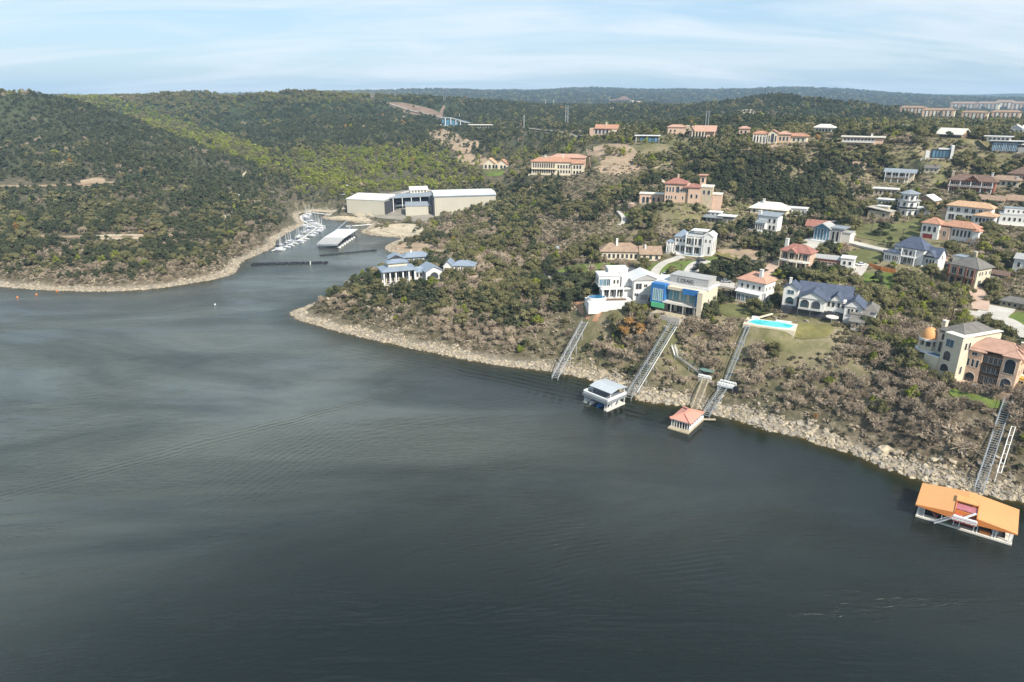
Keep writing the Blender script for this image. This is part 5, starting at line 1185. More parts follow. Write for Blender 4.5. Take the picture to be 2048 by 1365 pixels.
b = B('dark_long', 'dark_red_lodge', 'low dark red lodge with grey roof and a white garage end', rot=-6)
b.wall(-36, 14, 0, 24, 0, 16, BRICK); b.shed(-36, 14, 0, 24, 16, 3, GREY, 2); b.win((-36,14,0,24), 'f', spread(2, 48, 7), 3, 4, 8); b.wall(14.2, 38, -4, 24, 0, 22, WHITE); b.flat(14.2, 38, -4, 24, 22, MWHT, 1.5); b.rail(-36, -5, 14, -5, 3, 4); b.box('porch_deck', -38, 14, -6, -.2, -8, 3, BROWN); b.win((14.2,38,-4,24), 'f', [7, 17], 10, 5, 7)
b = B('slate2', 'blue_roof_house', 'white two-storey house with steep dark blue roof beside an orange board fence', rot=-22)
A1 = (-30, 26, 6, 46); b.wall(*A1, 0, 32, WHITE); b.hip(*A1, 32, 20, S_BLUE, 2.5); A2 = (-44, -14, -4, 24); b.wall(*A2, 0, 20, WHITE); b.hip(-44, -14, -4, 24, 20, 6, S_BLUE, 2); b.win(A2, 'f', [4, 8, 12, 19, 23, 27], 5, 3, 9); b.win(A1, 'f', [12, 22], 23, 6, 6); b.box('balcony', -12, 14, -4, 5.8, 15, 16.5, WHITE); b.rail(-12, -4, 14, -4, 16.5, 3.5, WPAINT)
b.win(A1, 'f', [24, 32, 40], 2, 6, 12); b.win(A1, 'f', [24, 32, 40], 18, 5, 9); b.cols([(-12, -3), (14, -3)], 0, 32, 2); b.wall(26.2, 52, 12, 46, 0, 22, WHITE); b.gable(26.2, 52, 12, 46, 22, 15, S_BLUE, 'x', 2, WHITE); b.win((26.2,52,12,46), 'f', [6, 12, 18], 8, 3.5, 8, True); b.win((26.2,52,12,46), 'r', [16], 16, 4, 8); b.gable(30, 46, 4, 20, 24, 9, S_BLUE, 'y', 2, WHITE)
b = B('gray_hip', 'grey_hip_roof_house', 'beige two-storey house with a big grey hipped roof, porches and a tall chimney', rot=-30)
A1 = (-28, 26, 6, 50); b.wall(*A1, 0, 38, CREAM); b.hip(*A1, 38, 18, S_GREY, 4); b.chimney(2, 28, 46, 66, 5, TAN); b.box('balcony', -28, 24, -2, 5.8, 17, 19, BROWN); b.win(A1, 'f', spread(2, 52, 4), 21, 9, 13); b.win(A1, 'f', spread(2, 52, 4), 2, 9, 12, frame=BROWN); b.cols([(-26, -1), (-8, -1), (8, -1), (23, -1)], 0, 38, 2, BRICK); b.win(A1, 'r', [8, 16, 28, 40], 24, 4, 8); b.win(A1, 'r', [12, 30], 2, 9, 13)
b.wall(-50, -20, 44, 70, 0, 46, TRIM); b.flat(-50, -20, 44, 70, 46, MGRY, 1, 1.5, 1)
b = B('red_tile', 'red_tile_house', 'white house with red tiled roofs and a dark red garage door', rot=-18)
A1 = (-44, -12, 0, 30); A2 = (-12, 6, 8, 34); A3 = (6, 46, 14, 44); b.wall(*A1, 0, 30, WHITE); b.hip(*A1, 30, 11, T_OR, 2.5); b.door(A1, 'f', [14], 0, 19, 10, REDG, 'garage_door'); b.win(A1, 'f', [6, 15, 25], 14, 5.5, 11, True); b.wall(-11.9, 5.9, 8, 34, 0, 26, PINKS); b.hip(-14, 48, 10, 44, 28, 10, T_OR, 2.5); b.win((-11.9,5.9,8,34), 'f', [9], 8, 6, 10)
b.wall(*A3, 0, 28, WHITE); b.win(A3, 'f', spread(2, 36, 5), 10, 4, 13, True); b.wall(46.2, 56, 8, 30, 0, 24, WHITE); b.hip(46.2, 56, 8, 30, 24, 4, T_OR, 1.5); b.win(A1, 'r', [6], 12, 4, 8)
b = B('tan_tile', 'tan_tile_house', 'wide white house with tan tiled roof and black balcony bays, above the red-tiled house', rot=-12)
A1 = (-34, 42, 10, 38); b.wall(*A1, 0, 30, WHITE); b.hip(*A1, 30, 9, T_TAN, 3); b.win(A1, 'f', [8, 20, 34, 46, 58, 68], 19, 6, 8); b.win(A1, 'f', [10, 24, 40], 3, 10, 11); b.wall(20, 54, -12, 9.8, 0, 18, WHITE); b.hip(20, 54, -12, 20, 18, 7, T_TAN, 2.5); b.win((20,54,-12,9.8), 'f', spread(2, 32, 5), 6, 4.5, 9); b.wall(-50, -34.2, 14, 34, 0, 16, TAN); b.hip(-50, -34.2, 14, 34, 16, 5, T_TAN, 2)
b = B('glass_gray', 'glazed_grey_house', 'grey two-storey house with a glazed gable front and white deck', rot=-18)
A1 = (-26, 26, 4, 36); b.wall(*A1, 0, 28, GREY); b.gable(-26, 6, 0, 36, 28, 9, GREY, 'y', 2, GLASSB); b.flat(6.2, 30, 4, 40, 29, MGRY, 1.5, 1.5, 1); b.win(A1, 'f', spread(1, 31, 5), 3, 5, 24, frame=WPAINT, pane=GLASSB); b.win(A1, 'f', [38, 46], 4, 5, 20); b.box('deck', -28, 22, -8, 3.8, -6, 3, WHITE); b.rail(-28, -8, 22, -8, 3, 3.5); b.wall(26.2, 42, 10, 36, 0, 22, TRIM); b.flat(26.2, 42, 10, 36, 22, GREY, 1)
b.win(A1, 'r', [10, 22], 4, 6, 18)
b = B('red_roof', 'red_roof_cottage', 'small cottage with a bright red roof behind the glazed grey house', rot=-10)
b.wall(-28, 14, 8, 30, 0, 8, WHITE); b.gable(-28, 14, 8, 30, 8, 9, T_RED, 'x', 3, WHITE); b.win((-28,14,8,30), 'f', spread(2, 40, 4), 2, 5, 5)
b = B('white_box', 'white_box_house', 'white flat-roofed box house with stepped upper floor at the right edge', rot=6)
b.wall(-28, 40, 4, 40, 0, 20, WHITE); b.flat(-28, 40, 4, 40, 20, MWHT, .5, 1, 1); b.wall(-22, 16, 12, 36, 21.5, 32, WHITE); b.flat(-22, 16, 12, 36, 32, MGRY, .5, 1); b.win((-28,40,4,40), 'f', spread(4, 64, 7), 8, 4, 7); b.win((-22,16,12,36), 'f', spread(3, 36, 4), 24, 3, 5); b.box('deck', -32, 40, -4, 3.8, -2, 1, TRIM); b.rail(-32, -4, 40, -4, 1, 3)
b = B('white_edge', 'white_gabled_house', 'white house with rust-brown roof at the right edge among dark trees', rot=-10)
b.wall(-16, 40, 0, 30, 0, 26, WHITE); b.gable(-16, 40, 0, 30, 26, 8, GREY, 'x', 2, WHITE); b.win((-16,40,0,30), 'f', spread(3, 52, 4), 10, 5, 9)
b = B('small_brown', 'brown_shed_house', 'small dark house with brown low roof behind the grey hip-roofed house', rot=-16)
b.wall(-20, 20, 0, 22, 0, 12, BROWN); b.gable(-20, 20, 0, 22, 12, 5, S_DKB, 'x', 3, WHITE); b.win((-20,20,0,22), 'f', spread(2, 38, 4), 3, 6, 6); b.wall(-14, 8, -6, -.2, 0, 7, WHITE)
b = B('shed_gray', 'grey_roof_cottage', 'small cottage with grey hipped roof near the street at the right edge', rot=-10)
b.wall(-20, 22, 0, 24, 0, 10, TAN); b.hip(-20, 22, 0, 24, 10, 9, S_GREY, 3); b.win((-20,22,0,24), 'f', spread(2, 40, 4), 2, 5, 6); b.wall(24, 40, 4, 24, 0, 9, WHITE); b.flat(24, 40, 4, 24, 9, MWHT, 1)

# ------------------------------------------------------------------ houses higher up
b = B('narrow', 'narrow_white_house', 'narrow tall white house with grey roof and stepped balconies', rot=-22)
A1 = (-16, 22, 6, 30); b.wall(*A1, 0, 30, WHITE); b.shed(*A1, 30, 5, MGRY, 1.5); b.wall(-18, 2, -4, 5.8, 0, 17, WHITE); b.shed(-18, 2, -5, 6, 17, 4, MGRY, 1); b.win((-18,2,-4,5.8), 'f', spread(1, 19, 4), 4, 3, 11, True); b.win(A1, 'f', [24, 32], 4, 5, 9); b.win(A1, 'f', [22, 32], 18, 5, 8); b.chimney(-18, 14, 0, 38, 6); b.box('deck', -28, 20, -10, -4.2, -12, 1, WHITE); b.rail(-28, -10, 20, -10, 1, 3)
b = B('cream_hip', 'cream_hip_house', 'house with a broad pale cream hipped roof behind the narrow white house', rot=-14)
b.wall(-36, 34, 4, 36, 0, 10, CREAM); b.hip(-36, 34, 4, 36, 10, 12, TRIM, 3); b.chimney(-14, 16, 16, 28, 4); b.win((-36,34,4,36), 'f', spread(3, 66, 6), 2, 5, 6)
b = B('small_white', 'small_white_house', 'small flat-roofed white house right of the cream hipped roof', rot=-8)
b.wall(-18, 18, 0, 20, 0, 14, WHITE); b.flat(-18, 18, 0, 20, 14, MWHT, 1.5); b.win((-18,18,0,20), 'f', spread(2, 34, 4), 5, 4, 6)
b = B('flat_modern', 'low_modern_house', 'low modern house of overlapping white flat roofs', rot=-10)
b.wall(-26, 26, 4, 26, 0, 9, GREY); b.shed(-30, 6, 0, 28, 9, 4, MGRY, 2); b.flat(-2, 30, 2, 24, 13, MWHT, 2, 1.2); b.flat(-24, 0, 18, 34, 17, MWHT, 2, 1.2); b.wall(-22, 0, 18, 34, 9, 17, WHITE); b.win((-26,26,4,26), 'f', spread(2, 50, 6), 1, 6, 6); b.win((-22,0,18,34), 'f', [6, 15], 12, 5, 3)
b = B('octagon', 'octagonal_tower_house', 'white octagonal tower house with ringed arcades and pointed grey roof', rot=0)
for i_, (z_, r_) in enumerate(((0, 17), (17, 19), (30, 15))):
    b.drum('tower_storey', 0, 18, r_, z_ - (12 if i_ == 0 else 0), z_ + 11.5, WHITE, 8); b.drum('tower_gallery', 0, 18, r_ + 3, z_ + 11.7, z_ + 13, GREY, 8)
    for q in range(8):
        a_ = PI * (1.5 + (q - 3.5) / 4.3); w = 4.2; r2 = r_ * .96; cx_, cy_ = r2 * math.cos(a_), 18 + r2 * math.sin(a_); tx, ty = -math.sin(a_), math.cos(a_); nx_, ny_ = math.cos(a_) * .9, math.sin(a_) * .9
        m_ = MB(); pts_ = [(-w/2, z_+1.5), (w/2, z_+1.5), (w/2, z_+7)] + [(w/2*math.cos(k), z_+7+w/2*math.sin(k)) for k in (PI*.25, PI*.5, PI*.75)] + [(-w/2, z_+7)]
        m_.poly([(cx_+tx*p[0]+nx_, cy_+ty*p[0]+ny_, p[1]) for p in pts_]); b.mb('window', m_, GLASS)
b.mb('roof', (lambda m: (m.v.extend([(20*math.cos(PI/4*i), 18+20*math.sin(PI/4*i), 42.5) for i in range(8)] + [(0, 18, 50)]), m.f.extend([(i, (i+1) % 8, 8) for i in range(8)]), m.m.extend([0]*8), m)[-1])(MB()), MGRY)
b.mb('terrace', MB().prism(ell(4, 8, 30, 24), -12, -1), TAN); b.wall(17, 40, 10, 30, 0, 15, WHITE); b.flat(17, 40, 10, 30, 15, MWHT, 1)
b = B('octagon_wing', 'white_wing', 'flat white-roofed wing left of the octagonal tower', rot=-10)
b.wall(-18, 18, 2, 22, 0, 14, WHITE); b.flat(-18, 18, 2, 22, 14, MWHT, 2, 1.2); b.win((-18,18,2,22), 'f', spread(2, 34, 5), 4, 4, 7)
b = B('gable_tan', 'tan_gabled_house', 'small tan gabled house with white roof right of the octagonal tower', rot=-24)
b.wall(-18, 12, 0, 26, 0, 12, T_TAN); b.gable(-18, 12, 0, 26, 12, 8, MWHT, 'y', 3, T_TAN); b.win((-18,12,0,26), 'f', [8, 22], 4, 4, 5); b.win((-18,12,0,26), 'r', [6, 16], 4, 4, 5)
b = B('concrete', 'tan_wedge_house', 'pale concrete house with slanted roofs left below the octagonal tower', rot=-18)
b.wall(-18, 24, 2, 26, 0, 15, TAN); b.shed(-18, 24, 2, 26, 15, 6, CONCR, 2, side='l'); b.win((-18,24,2,26), 'f', [8, 30], 5, 5, 6); b.flat(-10, 12, 20, 34, 22, MWHT, 1); b.wall(-10, 12, 20, 34, 10, 22, TAN)
b = B('flat_white', 'white_flat_roof_house', 'wide low house with white flat roof above a tan terrace wall', rot=-4)
b.wall(-28, 28, 4, 24, 0, 14, TAN); b.flat(-28, 14, 4, 24, 14, MWHT, 3, 1.3); b.box('terrace', 0, 46, -6, 3.8, -12, 6, TAN); b.win((-28,28,4,24), 'f', spread(2, 54, 7), 4, 4, 7)
b = B('balcony', 'balcony_house', 'low house with white roof and long dark balcony with white posts', rot=-6)
b.wall(-26, 24, 6, 24, 0, 20, CREAM); b.gable(-28, 26, 2, 26, 20, 5, MGRY, 'x', 2.5, CREAM); b.box('balcony', -26, 16, -2, 5.8, 8, 9.5, BROWN); b.cols([(x, -1) for x in (-26, -14, -2, 10, 16)], -8, 20, 1.1); b.rail(-26, -2, 16, -2, 9.5, 3); b.win((-26,24,6,24), 'f', spread(2, 40, 5), 10, 6, 8); b.box('garage_court', 26, 50, -8, 6, -8, .5, CREAM)
b = B('dark_red', 'dark_red_brick_house', 'big red brick house with brown hipped roof, central gable and balconies', rot=-6)
b.wall(-40, 40, 4, 34, 0, 22, BRICK); b.hip(-40, 40, 4, 34, 22, 11, S_DKB, 3); b.gable(-10, 12, -2, 24, 24, 9, S_DKB, 'y', 2, BRICK); b.chimney(-36, 18, 20, 38, 4, TAN); b.box('balcony', -38, 38, -4, 3.8, 10, 11.5, BROWN); b.rail(-38, -4, 38, -4, 11.5, 3); b.cols([(x, -3) for x in (-36, -18, 0, 18, 36)], -6, 22, 1.1); b.win((-40,40,4,34), 'f', spread(2, 78, 8), 12, 6, 8); b.win((-40,40,4,34), 'f', spread(2, 78, 6), 1, 6, 7)
b = B('beige_hip', 'beige_hip_house', 'beige single-storey house with brownish hipped roof and white chimney near the right edge', rot=-8)
b.wall(-26, 24, 2, 26, 0, 12, CREAM); b.hip(-26, 24, 2, 26, 12, 8, S_BRN, 3); b.chimney(-24, 14, 10, 24, 3.5); b.chimney(20, 6, 8, 20, 3.5); b.win((-26,24,2,26), 'f', spread(2, 48, 5), 3, 5, 7)
b = B('dark_edge', 'dark_roof_house', 'house with dark brown pyramid roof cut by the right edge', rot=-8)
b.wall(-22, 40, 2, 40, 0, 14, PINKS); b.hip(-22, 40, 2, 40, 14, 14, S_DKB, 4); b.win((-22,40,2,40), 'f', spread(2, 60, 6), 3, 6, 8)
b = B('brown_low', 'brown_low_house', 'low house with faded brown roof half hidden in trees above the white box house', rot=-5)
b.wall(-26, 16, 2, 20, 0, 8, TAN); b.gable(-26, 16, 2, 20, 8, 6, S_BRN, 'x', 3, TAN); b.win((-26,16,2,20), 'f', spread(2, 40, 4), 2, 5, 4)
b = B('brown_low2', 'brown_garage', 'low brown-roofed outbuilding at the right edge beside the faded brown roof', rot=5)
b.wall(-14, 30, 2, 20, 0, 8, TAN); b.gable(-14, 30, 2, 20, 8, 7, S_BRN, 'x', 3, TAN); b.win((-14,30,2,20), 'f', spread(2, 40, 3), 2, 5, 4)

b = B('pink', 'pink_villa', 'pink Mediterranean villa with red hipped roofs and a square lookout tower', rot=-8)
A1 = (-30, 16, 4, 34); b.wall(*A1, 0, 36, PINKS); b.hip(-30, 10, 4, 34, 36, 9, T_RED, 2.5); b.win(A1, 'f', [4, 10, 16], 20, 3.5, 10); b.win(A1, 'f', [25], 19, 7, 13, True); b.win(A1, 'f', spread(30, 45, 4), 20, 2.8, 7, True); b.win(A1, 'f', [4, 9, 14, 22], 6, 3, 7, True); b.win(A1, 'f', [36], 6, 3, 7, True)
b.wall(16.2, 40, 0, 30, 0, 30, PINKS); b.hip(8, 38, 0, 30, 30.5, 6, T_RED, 2); b.wall(40.2, 62, 4, 30, 0, 32, TAN); b.flat(40.2, 62, 4, 30, 32, TRIM, 1, 1.2, 1.5); b.win((40.2,62,4,30), 'f', [6, 15], 18, 5, 9, True); b.win((16.2,40,0,30), 'f', [7, 17], 10, 4, 8)
b.wall(34, 44, 30.2, 42, 0, 50, PINKS); b.flat(34, 44, 30, 42, 52, T_SAL, 4, 1.2); b.cols([(34.5, 31), (43.5, 31), (34.5, 41), (43.5, 41)], 50, 52, 1.2, PINKS); b.win((34,44,30.2,42), 'f', [5], 38, 5, 9); b.chimney(-8, 20, 36, 52, 3, PINKS); b.wall(62.4, 80, 10, 34, 0, 18, PINKS); b.flat(62.4, 80, 10, 34, 18, TRIM, 1)
b = B('pink_low', 'pink_pool_house', 'low pink pool house with tall openings on a curved terrace left below the pink villa', rot=-6)
b.wall(-22, 24, 6, 26, 0, 18, PINKS); b.flat(-22, 24, 6, 26, 18, TRIM, 1.5, 1.5); b.win((-22,24,6,26), 'f', [8, 16], 0, 6, 13, True); b.win((-22,24,6,26), 'f', [28, 38], 0, 5, 12); b.mb('terrace', MB().prism(ell(0, 2, 44, 14, 20), -10, -1), PINKS); b.rail(-40, -4, 30, -10, -1, 2.5, TRIM)
b = B('mansion', 'arcaded_mansion', 'long cream mansion with two storeys of arches and terracotta roofs', rot=-10)
A1 = (-52, 30, 4, 30); b.wall(*A1, 0, 24, CREAM); b.hip(*A1, 24, 7, T_OR, 2); b.win(A1, 'f', spread(2, 48, 10), 12.5, 3.2, 9.5, True, frame=CREAM); b.win(A1, 'f', spread(2, 48, 10), 2, 3.2, 7, True, frame=CREAM); b.win(A1, 'f', spread(52, 80, 5), 12, 3.5, 7); b.win(A1, 'f', spread(52, 80, 5), 3, 3.5, 6); b.box('balcony', -52, 0, 0, 3.8, 10, 11, CREAM)
b.wall(30.2, 52, 2, 28, 0, 22, CREAM); b.hip(30.2, 52, 2, 28, 22, 5, T_OR, 2); b.win((30.2,52,2,28), 'f', spread(2, 20, 3), 12, 4, 7); b.win((30.2,52,2,28), 'f', spread(2, 20, 3), 2, 4, 7, True); b.wall(-20, 50, 34, 60, 10, 30, PINKS); b.hip(-20, 50, 34, 60, 30, 6, T_PK, 2); b.chimney(-26, 16, 26, 36, 3, CREAM); b.chimney(10, 16, 26, 38, 3, CREAM); b.box('terrace_wall', -56, 56, -8, -5, -16, 1, CREAM)
b = B('chapel', 'small_gabled_villa', 'small cream villa with steep gables and arched porch left of the arcaded mansion', rot=-14)
b.wall(-24, 6, 0, 20, 0, 11, CREAM); b.gable(-24, 0, 0, 20, 11, 9, T_TAN, 'y', 1.5, CREAM); b.wall(6.2, 24, 4, 22, 0, 10, CREAM); b.gable(2, 24, 4, 22, 10, 8, T_OR, 'y', 1.5, CREAM); b.win((-24,6,0,20), 'f', [5, 13, 21, 27], 1, 5, 8, True, frame=CREAM); b.win((6.2,24,4,22), 'f', [6, 13], 1, 5, 7, True)
b = B('orange_villa', 'orange_tile_villa', 'sunlit villa with orange tiled roof and yellow stucco on the ridge', rot=-14)
b.wall(-26, 20, 4, 22, 0, 16, PINKS); b.gable(-14, 30, 4, 22, 16, 6, T_OR, 'x', 2, PINKS); b.wall(20.2, 32, 2, 20, 0, 14, CREAM); b.chimney(6, 12, 16, 26, 3, CREAM); b.win((-26,20,4,22), 'f', spread(10, 40, 4), 5, 5, 9, frame=WPAINT); b.box('terrace', -32, 20, -8, 3.8, -10, 0, TAN); b.rail(-32, -8, 20, -8, 0, 2, TRIM)
b = B('dark_flat', 'dark_blue_house', 'dark navy flat-roofed house on posts with a white roof edge', rot=-2)
b.wall(-14, 24, 2, 20, 0, 12, DARK); b.flat(-22, 26, 0, 22, 13, MWHT, 1.5, 1); b.win((-14,24,2,20), 'f', spread(2, 36, 6), 2, 5, 8, frame=DARK, pane=GLASSB); b.cols([(-20, 1), (-20, 20), (25, 1)], -6, 13, .8, WPAINT)
b = B('stone_a', 'stone_ruin_house', 'pinkish stone house with two square openings on the ridge', rot=-4)
b.wall(-18, 16, 2, 18, 0, 14, PINKS); b.hip(-18, 16, 2, 18, 14, 4, T_PK, 1.5); b.win((-18,16,2,18), 'f', [6, 14], 5, 4, 5); b.wall(16.2, 24, 6, 20, 0, 18, TAN)
b = B('stone_b', 'stone_porch_house', 'stone house with a deep porch of pillars and faded tile roof', rot=-6)
b.wall(-24, 24, 4, 22, 0, 14, PINKS); b.gable(-14, 26, 2, 24, 14, 9, T_PK, 'x', 2, TAN); b.gable(-26, -14, 0, 22, 14, 8, T_PK, 'y', 1.5, TAN); b.cols([(x, 0) for x in (-18, -12, -6, 0, 6)], -8, 13, 1.8, CREAM); b.win((-24,24,4,22), 'f', spread(2, 34, 6), 1, 4, 9, True)
b = B('white_mansion', 'columned_mansion', 'white and peach columned mansion with tall arched centre on the ridge', rot=-4)
A1 = (-34, -6, 2, 20); b.wall(*A1, 0, 18, CREAM); b.hip(*A1, 18, 5, T_OR, 2); b.cols([(x, -1) for x in (-33, -27, -21, -15, -9)], 0, 17, 1.2); b.wall(-5.8, 12, 0, 20, 0, 21, CREAM); b.gable(-5.8, 12, 0, 20, 21, 5, T_OR, 'y', 1.5, CREAM); b.win((-5.8,12,0,20), 'f', [9], 3, 6, 17, True); b.win((-5.8,12,0,20), 'f', [3, 15], 4, 3, 12, True); b.win(A1, 'f', spread(1, 27, 5), 2, 3.5, 12)
b.wall(12.2, 36, 6, 26, 0, 18, PINKS); b.hip(12.2, 36, 6, 26, 18, 5, T_PK, 2); b.win((12.2,36,6,26), 'f', spread(2, 22, 3), 6, 4, 8); b.box('terrace', -42, 12, -8, 1.8, -12, 0, CREAM)
b = B('white_mansion_b', 'mansion_garage_wing', 'orange-roofed side wing at the right of the columned mansion', rot=-10)
b.wall(-16, 22, 2, 20, 0, 12, CREAM); b.hip(-16, 22, 2, 20, 12, 5, T_OR, 2.5); b.win((-16,22,2,20), 'f', spread(2, 36, 4), 3, 4, 6)
b = B('small_stone', 'small_stone_cottage', 'small stone cottage at the left of the columned mansion', rot=-8)
b.wall(-10, 9, 2, 14, 0, 13, PINKS); b.hip(-10, 9, 2, 14, 13, 4, T_PK, 1.5); b.win((-10,9,2,14), 'f', [5, 13], 4, 4, 6)
b = B('white_villa', 'white_grey_roof_villa', 'white villa with pale grey hipped roof on the ridge right of the columned mansion', rot=-16)
b.wall(-20, 14, 2, 20, 0, 11, WHITE); b.hip(-20, 14, 2, 20, 11, 6, TRIM, 2.5); b.win((-20,14,2,20), 'f', spread(2, 32, 5), 2, 4, 7)
b = B('long_flat', 'long_flat_roof_house', 'long flat-roofed house with pale roof, white balcony and dark stilts', rot=-2)
b.wall(-38, 36, 4, 24, 4, 18, PINKS); b.flat(-40, 38, 2, 26, 18, TRIM, 1.5, 1.5); b.box('balcony', -38, 20, -2, 3.8, 8, 9.5, WHITE); b.rail(-38, -2, 20, -2, 9.5, 2.5); b.win((-38,36,4,24), 'f', spread(2, 58, 9), 10, 5, 6); b.cols([(x, -1) for x in (-36, -24, -12, 0, 12)], -14, 8, 1, DARK); b.wall(-30, 10, 6, 20, 0, 3.8, DARK); b.chimney(14, 14, 18, 24, 3)
b = B('arc_a', 'white_arch_roof_house', 'white barrel-roofed house half hidden by trees at the ridge', rot=0)
b.wall(-15, 15, 2, 16, 0, 8, WHITE); b.flat(-15, 15, 2, 16, 8, MWHT, 1.5, 1); b.flat(-9, 9, 4, 14, 9.3, MWHT, 0, 2); b.win((-15,15,2,16), 'f', spread(2, 28, 4), 2, 4, 5)
b = B('arc_b', 'white_curved_roof_house', 'longer white curved-roof house just right of the barrel-roofed house', rot=-6)
b.wall(-20, 22, 2, 18, 0, 9, WHITE); b.flat(-20, 22, 2, 18, 9, MWHT, 1.5, 1); b.flat(-8, 20, 4, 16, 10.3, MWHT, 0, 2.5); b.win((-20,22,2,18), 'f', [8], 2, 6, 6, True); b.win((-20,22,2,18), 'f', [22, 32], 2, 5, 5)
b = B('tan_gable', 'tan_gable_roof_house', 'house with long low tan gabled roof and wooden gable front', rot=-30)
b.wall(-26, 20, 2, 26, 0, 8, BROWN); b.gable(-26, 20, 0, 28, 8, 9, TRIM, 'x', 4, T_TAN); b.win((-26,20,2,26), 'f', spread(2, 44, 5), 1, 5, 5); b.win((-26,20,2,26), 'r', [6, 16], 2, 4, 5)
b = B('dark_glass', 'dark_glass_house', 'dark glazed house framed by white walls on the wooded slope', rot=6)
b.wall(-10, 22, 2, 18, 0, 18, DARK); b.flat(2, 22, 2, 18, 18, MWHT, 1.5, 2); b.wall(22.2, 27, -2, 18, 0, 26, WHITE); b.win((-10,22,2,18), 'f', spread(1, 31, 5), 3, 5, 13, frame=DARK, pane=GLASSB); b.box('deck', -28, 24, -10, 1.8, -10, -.5, TRIM); b.wall(-20, -11, 4, 16, 0, 14, WHITE); b.rail(-28, -10, 24, -10, -.5, 2, WPAINT)
b = B('glass_modern', 'glass_front_house', 'modern white house with wide blue glass front and stacked flat roofs near the right edge', rot=-2)
b.wall(-22, 20, 2, 22, 0, 18, GLASSB); b.win((-22,20,2,22), 'f', spread(1, 41, 7), 2, 5.2, 14, frame=WPAINT, pane=GLASSB); b.flat(-26, 30, 0, 24, 20, MWHT, 1.5, 1.2); b.flat(-38, 8, 6, 28, 28, MWHT, 2, 1.2); b.wall(-34, 6, 8, 26, 18.2, 28, TRIM); b.win((-34,6,8,26), 'f', spread(2, 38, 5), 22, 5, 4); b.box('deck', -24, 24, -8, 1.8, -10, 0, WHITE); b.wall(22, 50, 4, 24, 0, 10, GREY); b.flat(22, 50, 4, 24, 14, MWHT, 2, 1.2)
b = B('white_far', 'white_hillside_house', 'bright white many-cornered house at the right edge below the apartments', rot=-10)
b.wall(-16, 30, 0, 16, 0, 12, WHITE); b.gable(-16, 4, 0, 16, 12, 6, MWHT, 'y', 1.5, WHITE); b.gable(4, 30, 2, 18, 12, 5, MWHT, 'x', 1.5, WHITE); b.win((-16,30,0,16), 'f', spread(2, 44, 6), 3, 4, 6)
b = B('hilltop', 'hilltop_restaurant', 'brown-roofed hall with long terrace wall crowning the far green hill', 'building', rot=-2)
b.wall(-26, 22, 2, 16, 0, 6, TAN); b.hip(-10, 14, 0, 18, 6, 6, S_DKB, 2); b.flat(-26, -8, 0, 14, 6, T_PK, 1.5, 1); b.box('terrace', -46, 72, -6, 1.8, -8, .5, TAN); b.win((-26,22,2,16), 'f', spread(2, 46, 8), 1, 4, 4); b.wall(24, 40, 2, 12, 0, 4, PINKS)
b = B('viaduct', 'arched_glass_hall', 'long glass hall under a sloping white arched frame beside the ridge road', 'building', rot=-4)
b.mb('roof', MB().quadbox([(-30,0,17),(-8,0,16),(-8,18,16),(-30,18,17),(-30,0,18.5),(-8,0,17.5),(-8,18,17.5),(-30,18,18.5)]).quadbox([(-8,0,16),(30,0,6),(30,18,6),(-8,18,16),(-8,0,17.5),(30,0,7.5),(30,18,7.5),(-8,18,17.5)]), MGRY)
b.mb('wall', MB().prism([(-26, 3), (28, 3), (28, 17), (-26, 17)], -8, 5).quadbox([(-26,3,5),(6,3,5),(6,16,5),(-26,16,5),(-26,3,15),(6,3,11),(6,16,11),(-26,16,15)]), GLASSB); b.cols([(x, 0) for x in (-28, -19, -8, 2, 11, 20, 28)], -6, 5, 1.1, WPAINT)
b.cols([(-19, 0), (-8, 0)], 5, 16.5, 1.1, WPAINT, 'mullion'); b.cols([(2, 0)], 5, 13, 1, WPAINT, 'mullion'); b.cols([(11, 0)], 5, 10.5, 1, WPAINT, 'mullion'); b.box('sill_beam', -30, 30, -1, .8, 1, 2.2, WPAINT)
b = B('terrace_hall', 'long_cream_hall', 'low cream pavilion with flat roof right of the arched glass hall', 'building', rot=-4)
b.wall(-22, 24, 2, 12, 0, 6, CREAM); b.flat(-22, 24, 0, 14, 6, TRIM, 1.5, 1); b.win((-22,24,2,12), 'f', spread(1, 45, 8), 1, 4, 4)
# ------------------------------------------------------------------ apartment blocks far on the right
apts = [(1822,231,46,12,'leftmost long apartment block'),(1870,238,52,14,'stepped apartment block right of the leftmost one'),(1893,240,22,16,'short forward apartment block with bright end wall'),(1945,244,46,15,'separate apartment block with flat grey roof in the middle'),
        (2008,243,50,15,'front apartment block nearest the right edge'),(1925,219,46,10,'upper left apartment block'),(1972,220,40,11,'upper middle apartment block'),(2008,219,34,13,'taller upper apartment block'),(2040,221,34,12,'upper apartment block cut by the right edge')]
for px_, py_, w, h, lab in apts:
    x, y, z = hit(px_, py_ + 1); b = B(None, 'apartment_block', lab + ' on the far hill', 'apartment block', rot=random.uniform(-18, 6), at=(x, y, z + 1.5), scale=project(x, y, z)[2] / F)
    b.wall(-w/2, w/2, 0, 12, 0, h, CREAM); b.hip(-w/2, w/2, 0, 12, h, 3.5, S_BRN, 1)
    n = int(w / 6.5)
    for k in range(n): xx = -w/2 + (k + .5) * w / n; b.box('bay', xx - 1.6, xx + 1.6, -1.5, -.02, -6, h - .5, TRIM if k % 2 else PEACH)
    for fl in range(3): b.win((-w/2, w/2, 0, 12), 'f', [(k + 1) * w / n for k in range(n - 1)], 1 + fl * h / 3.2, 2, h / 3.2 - 1.6)

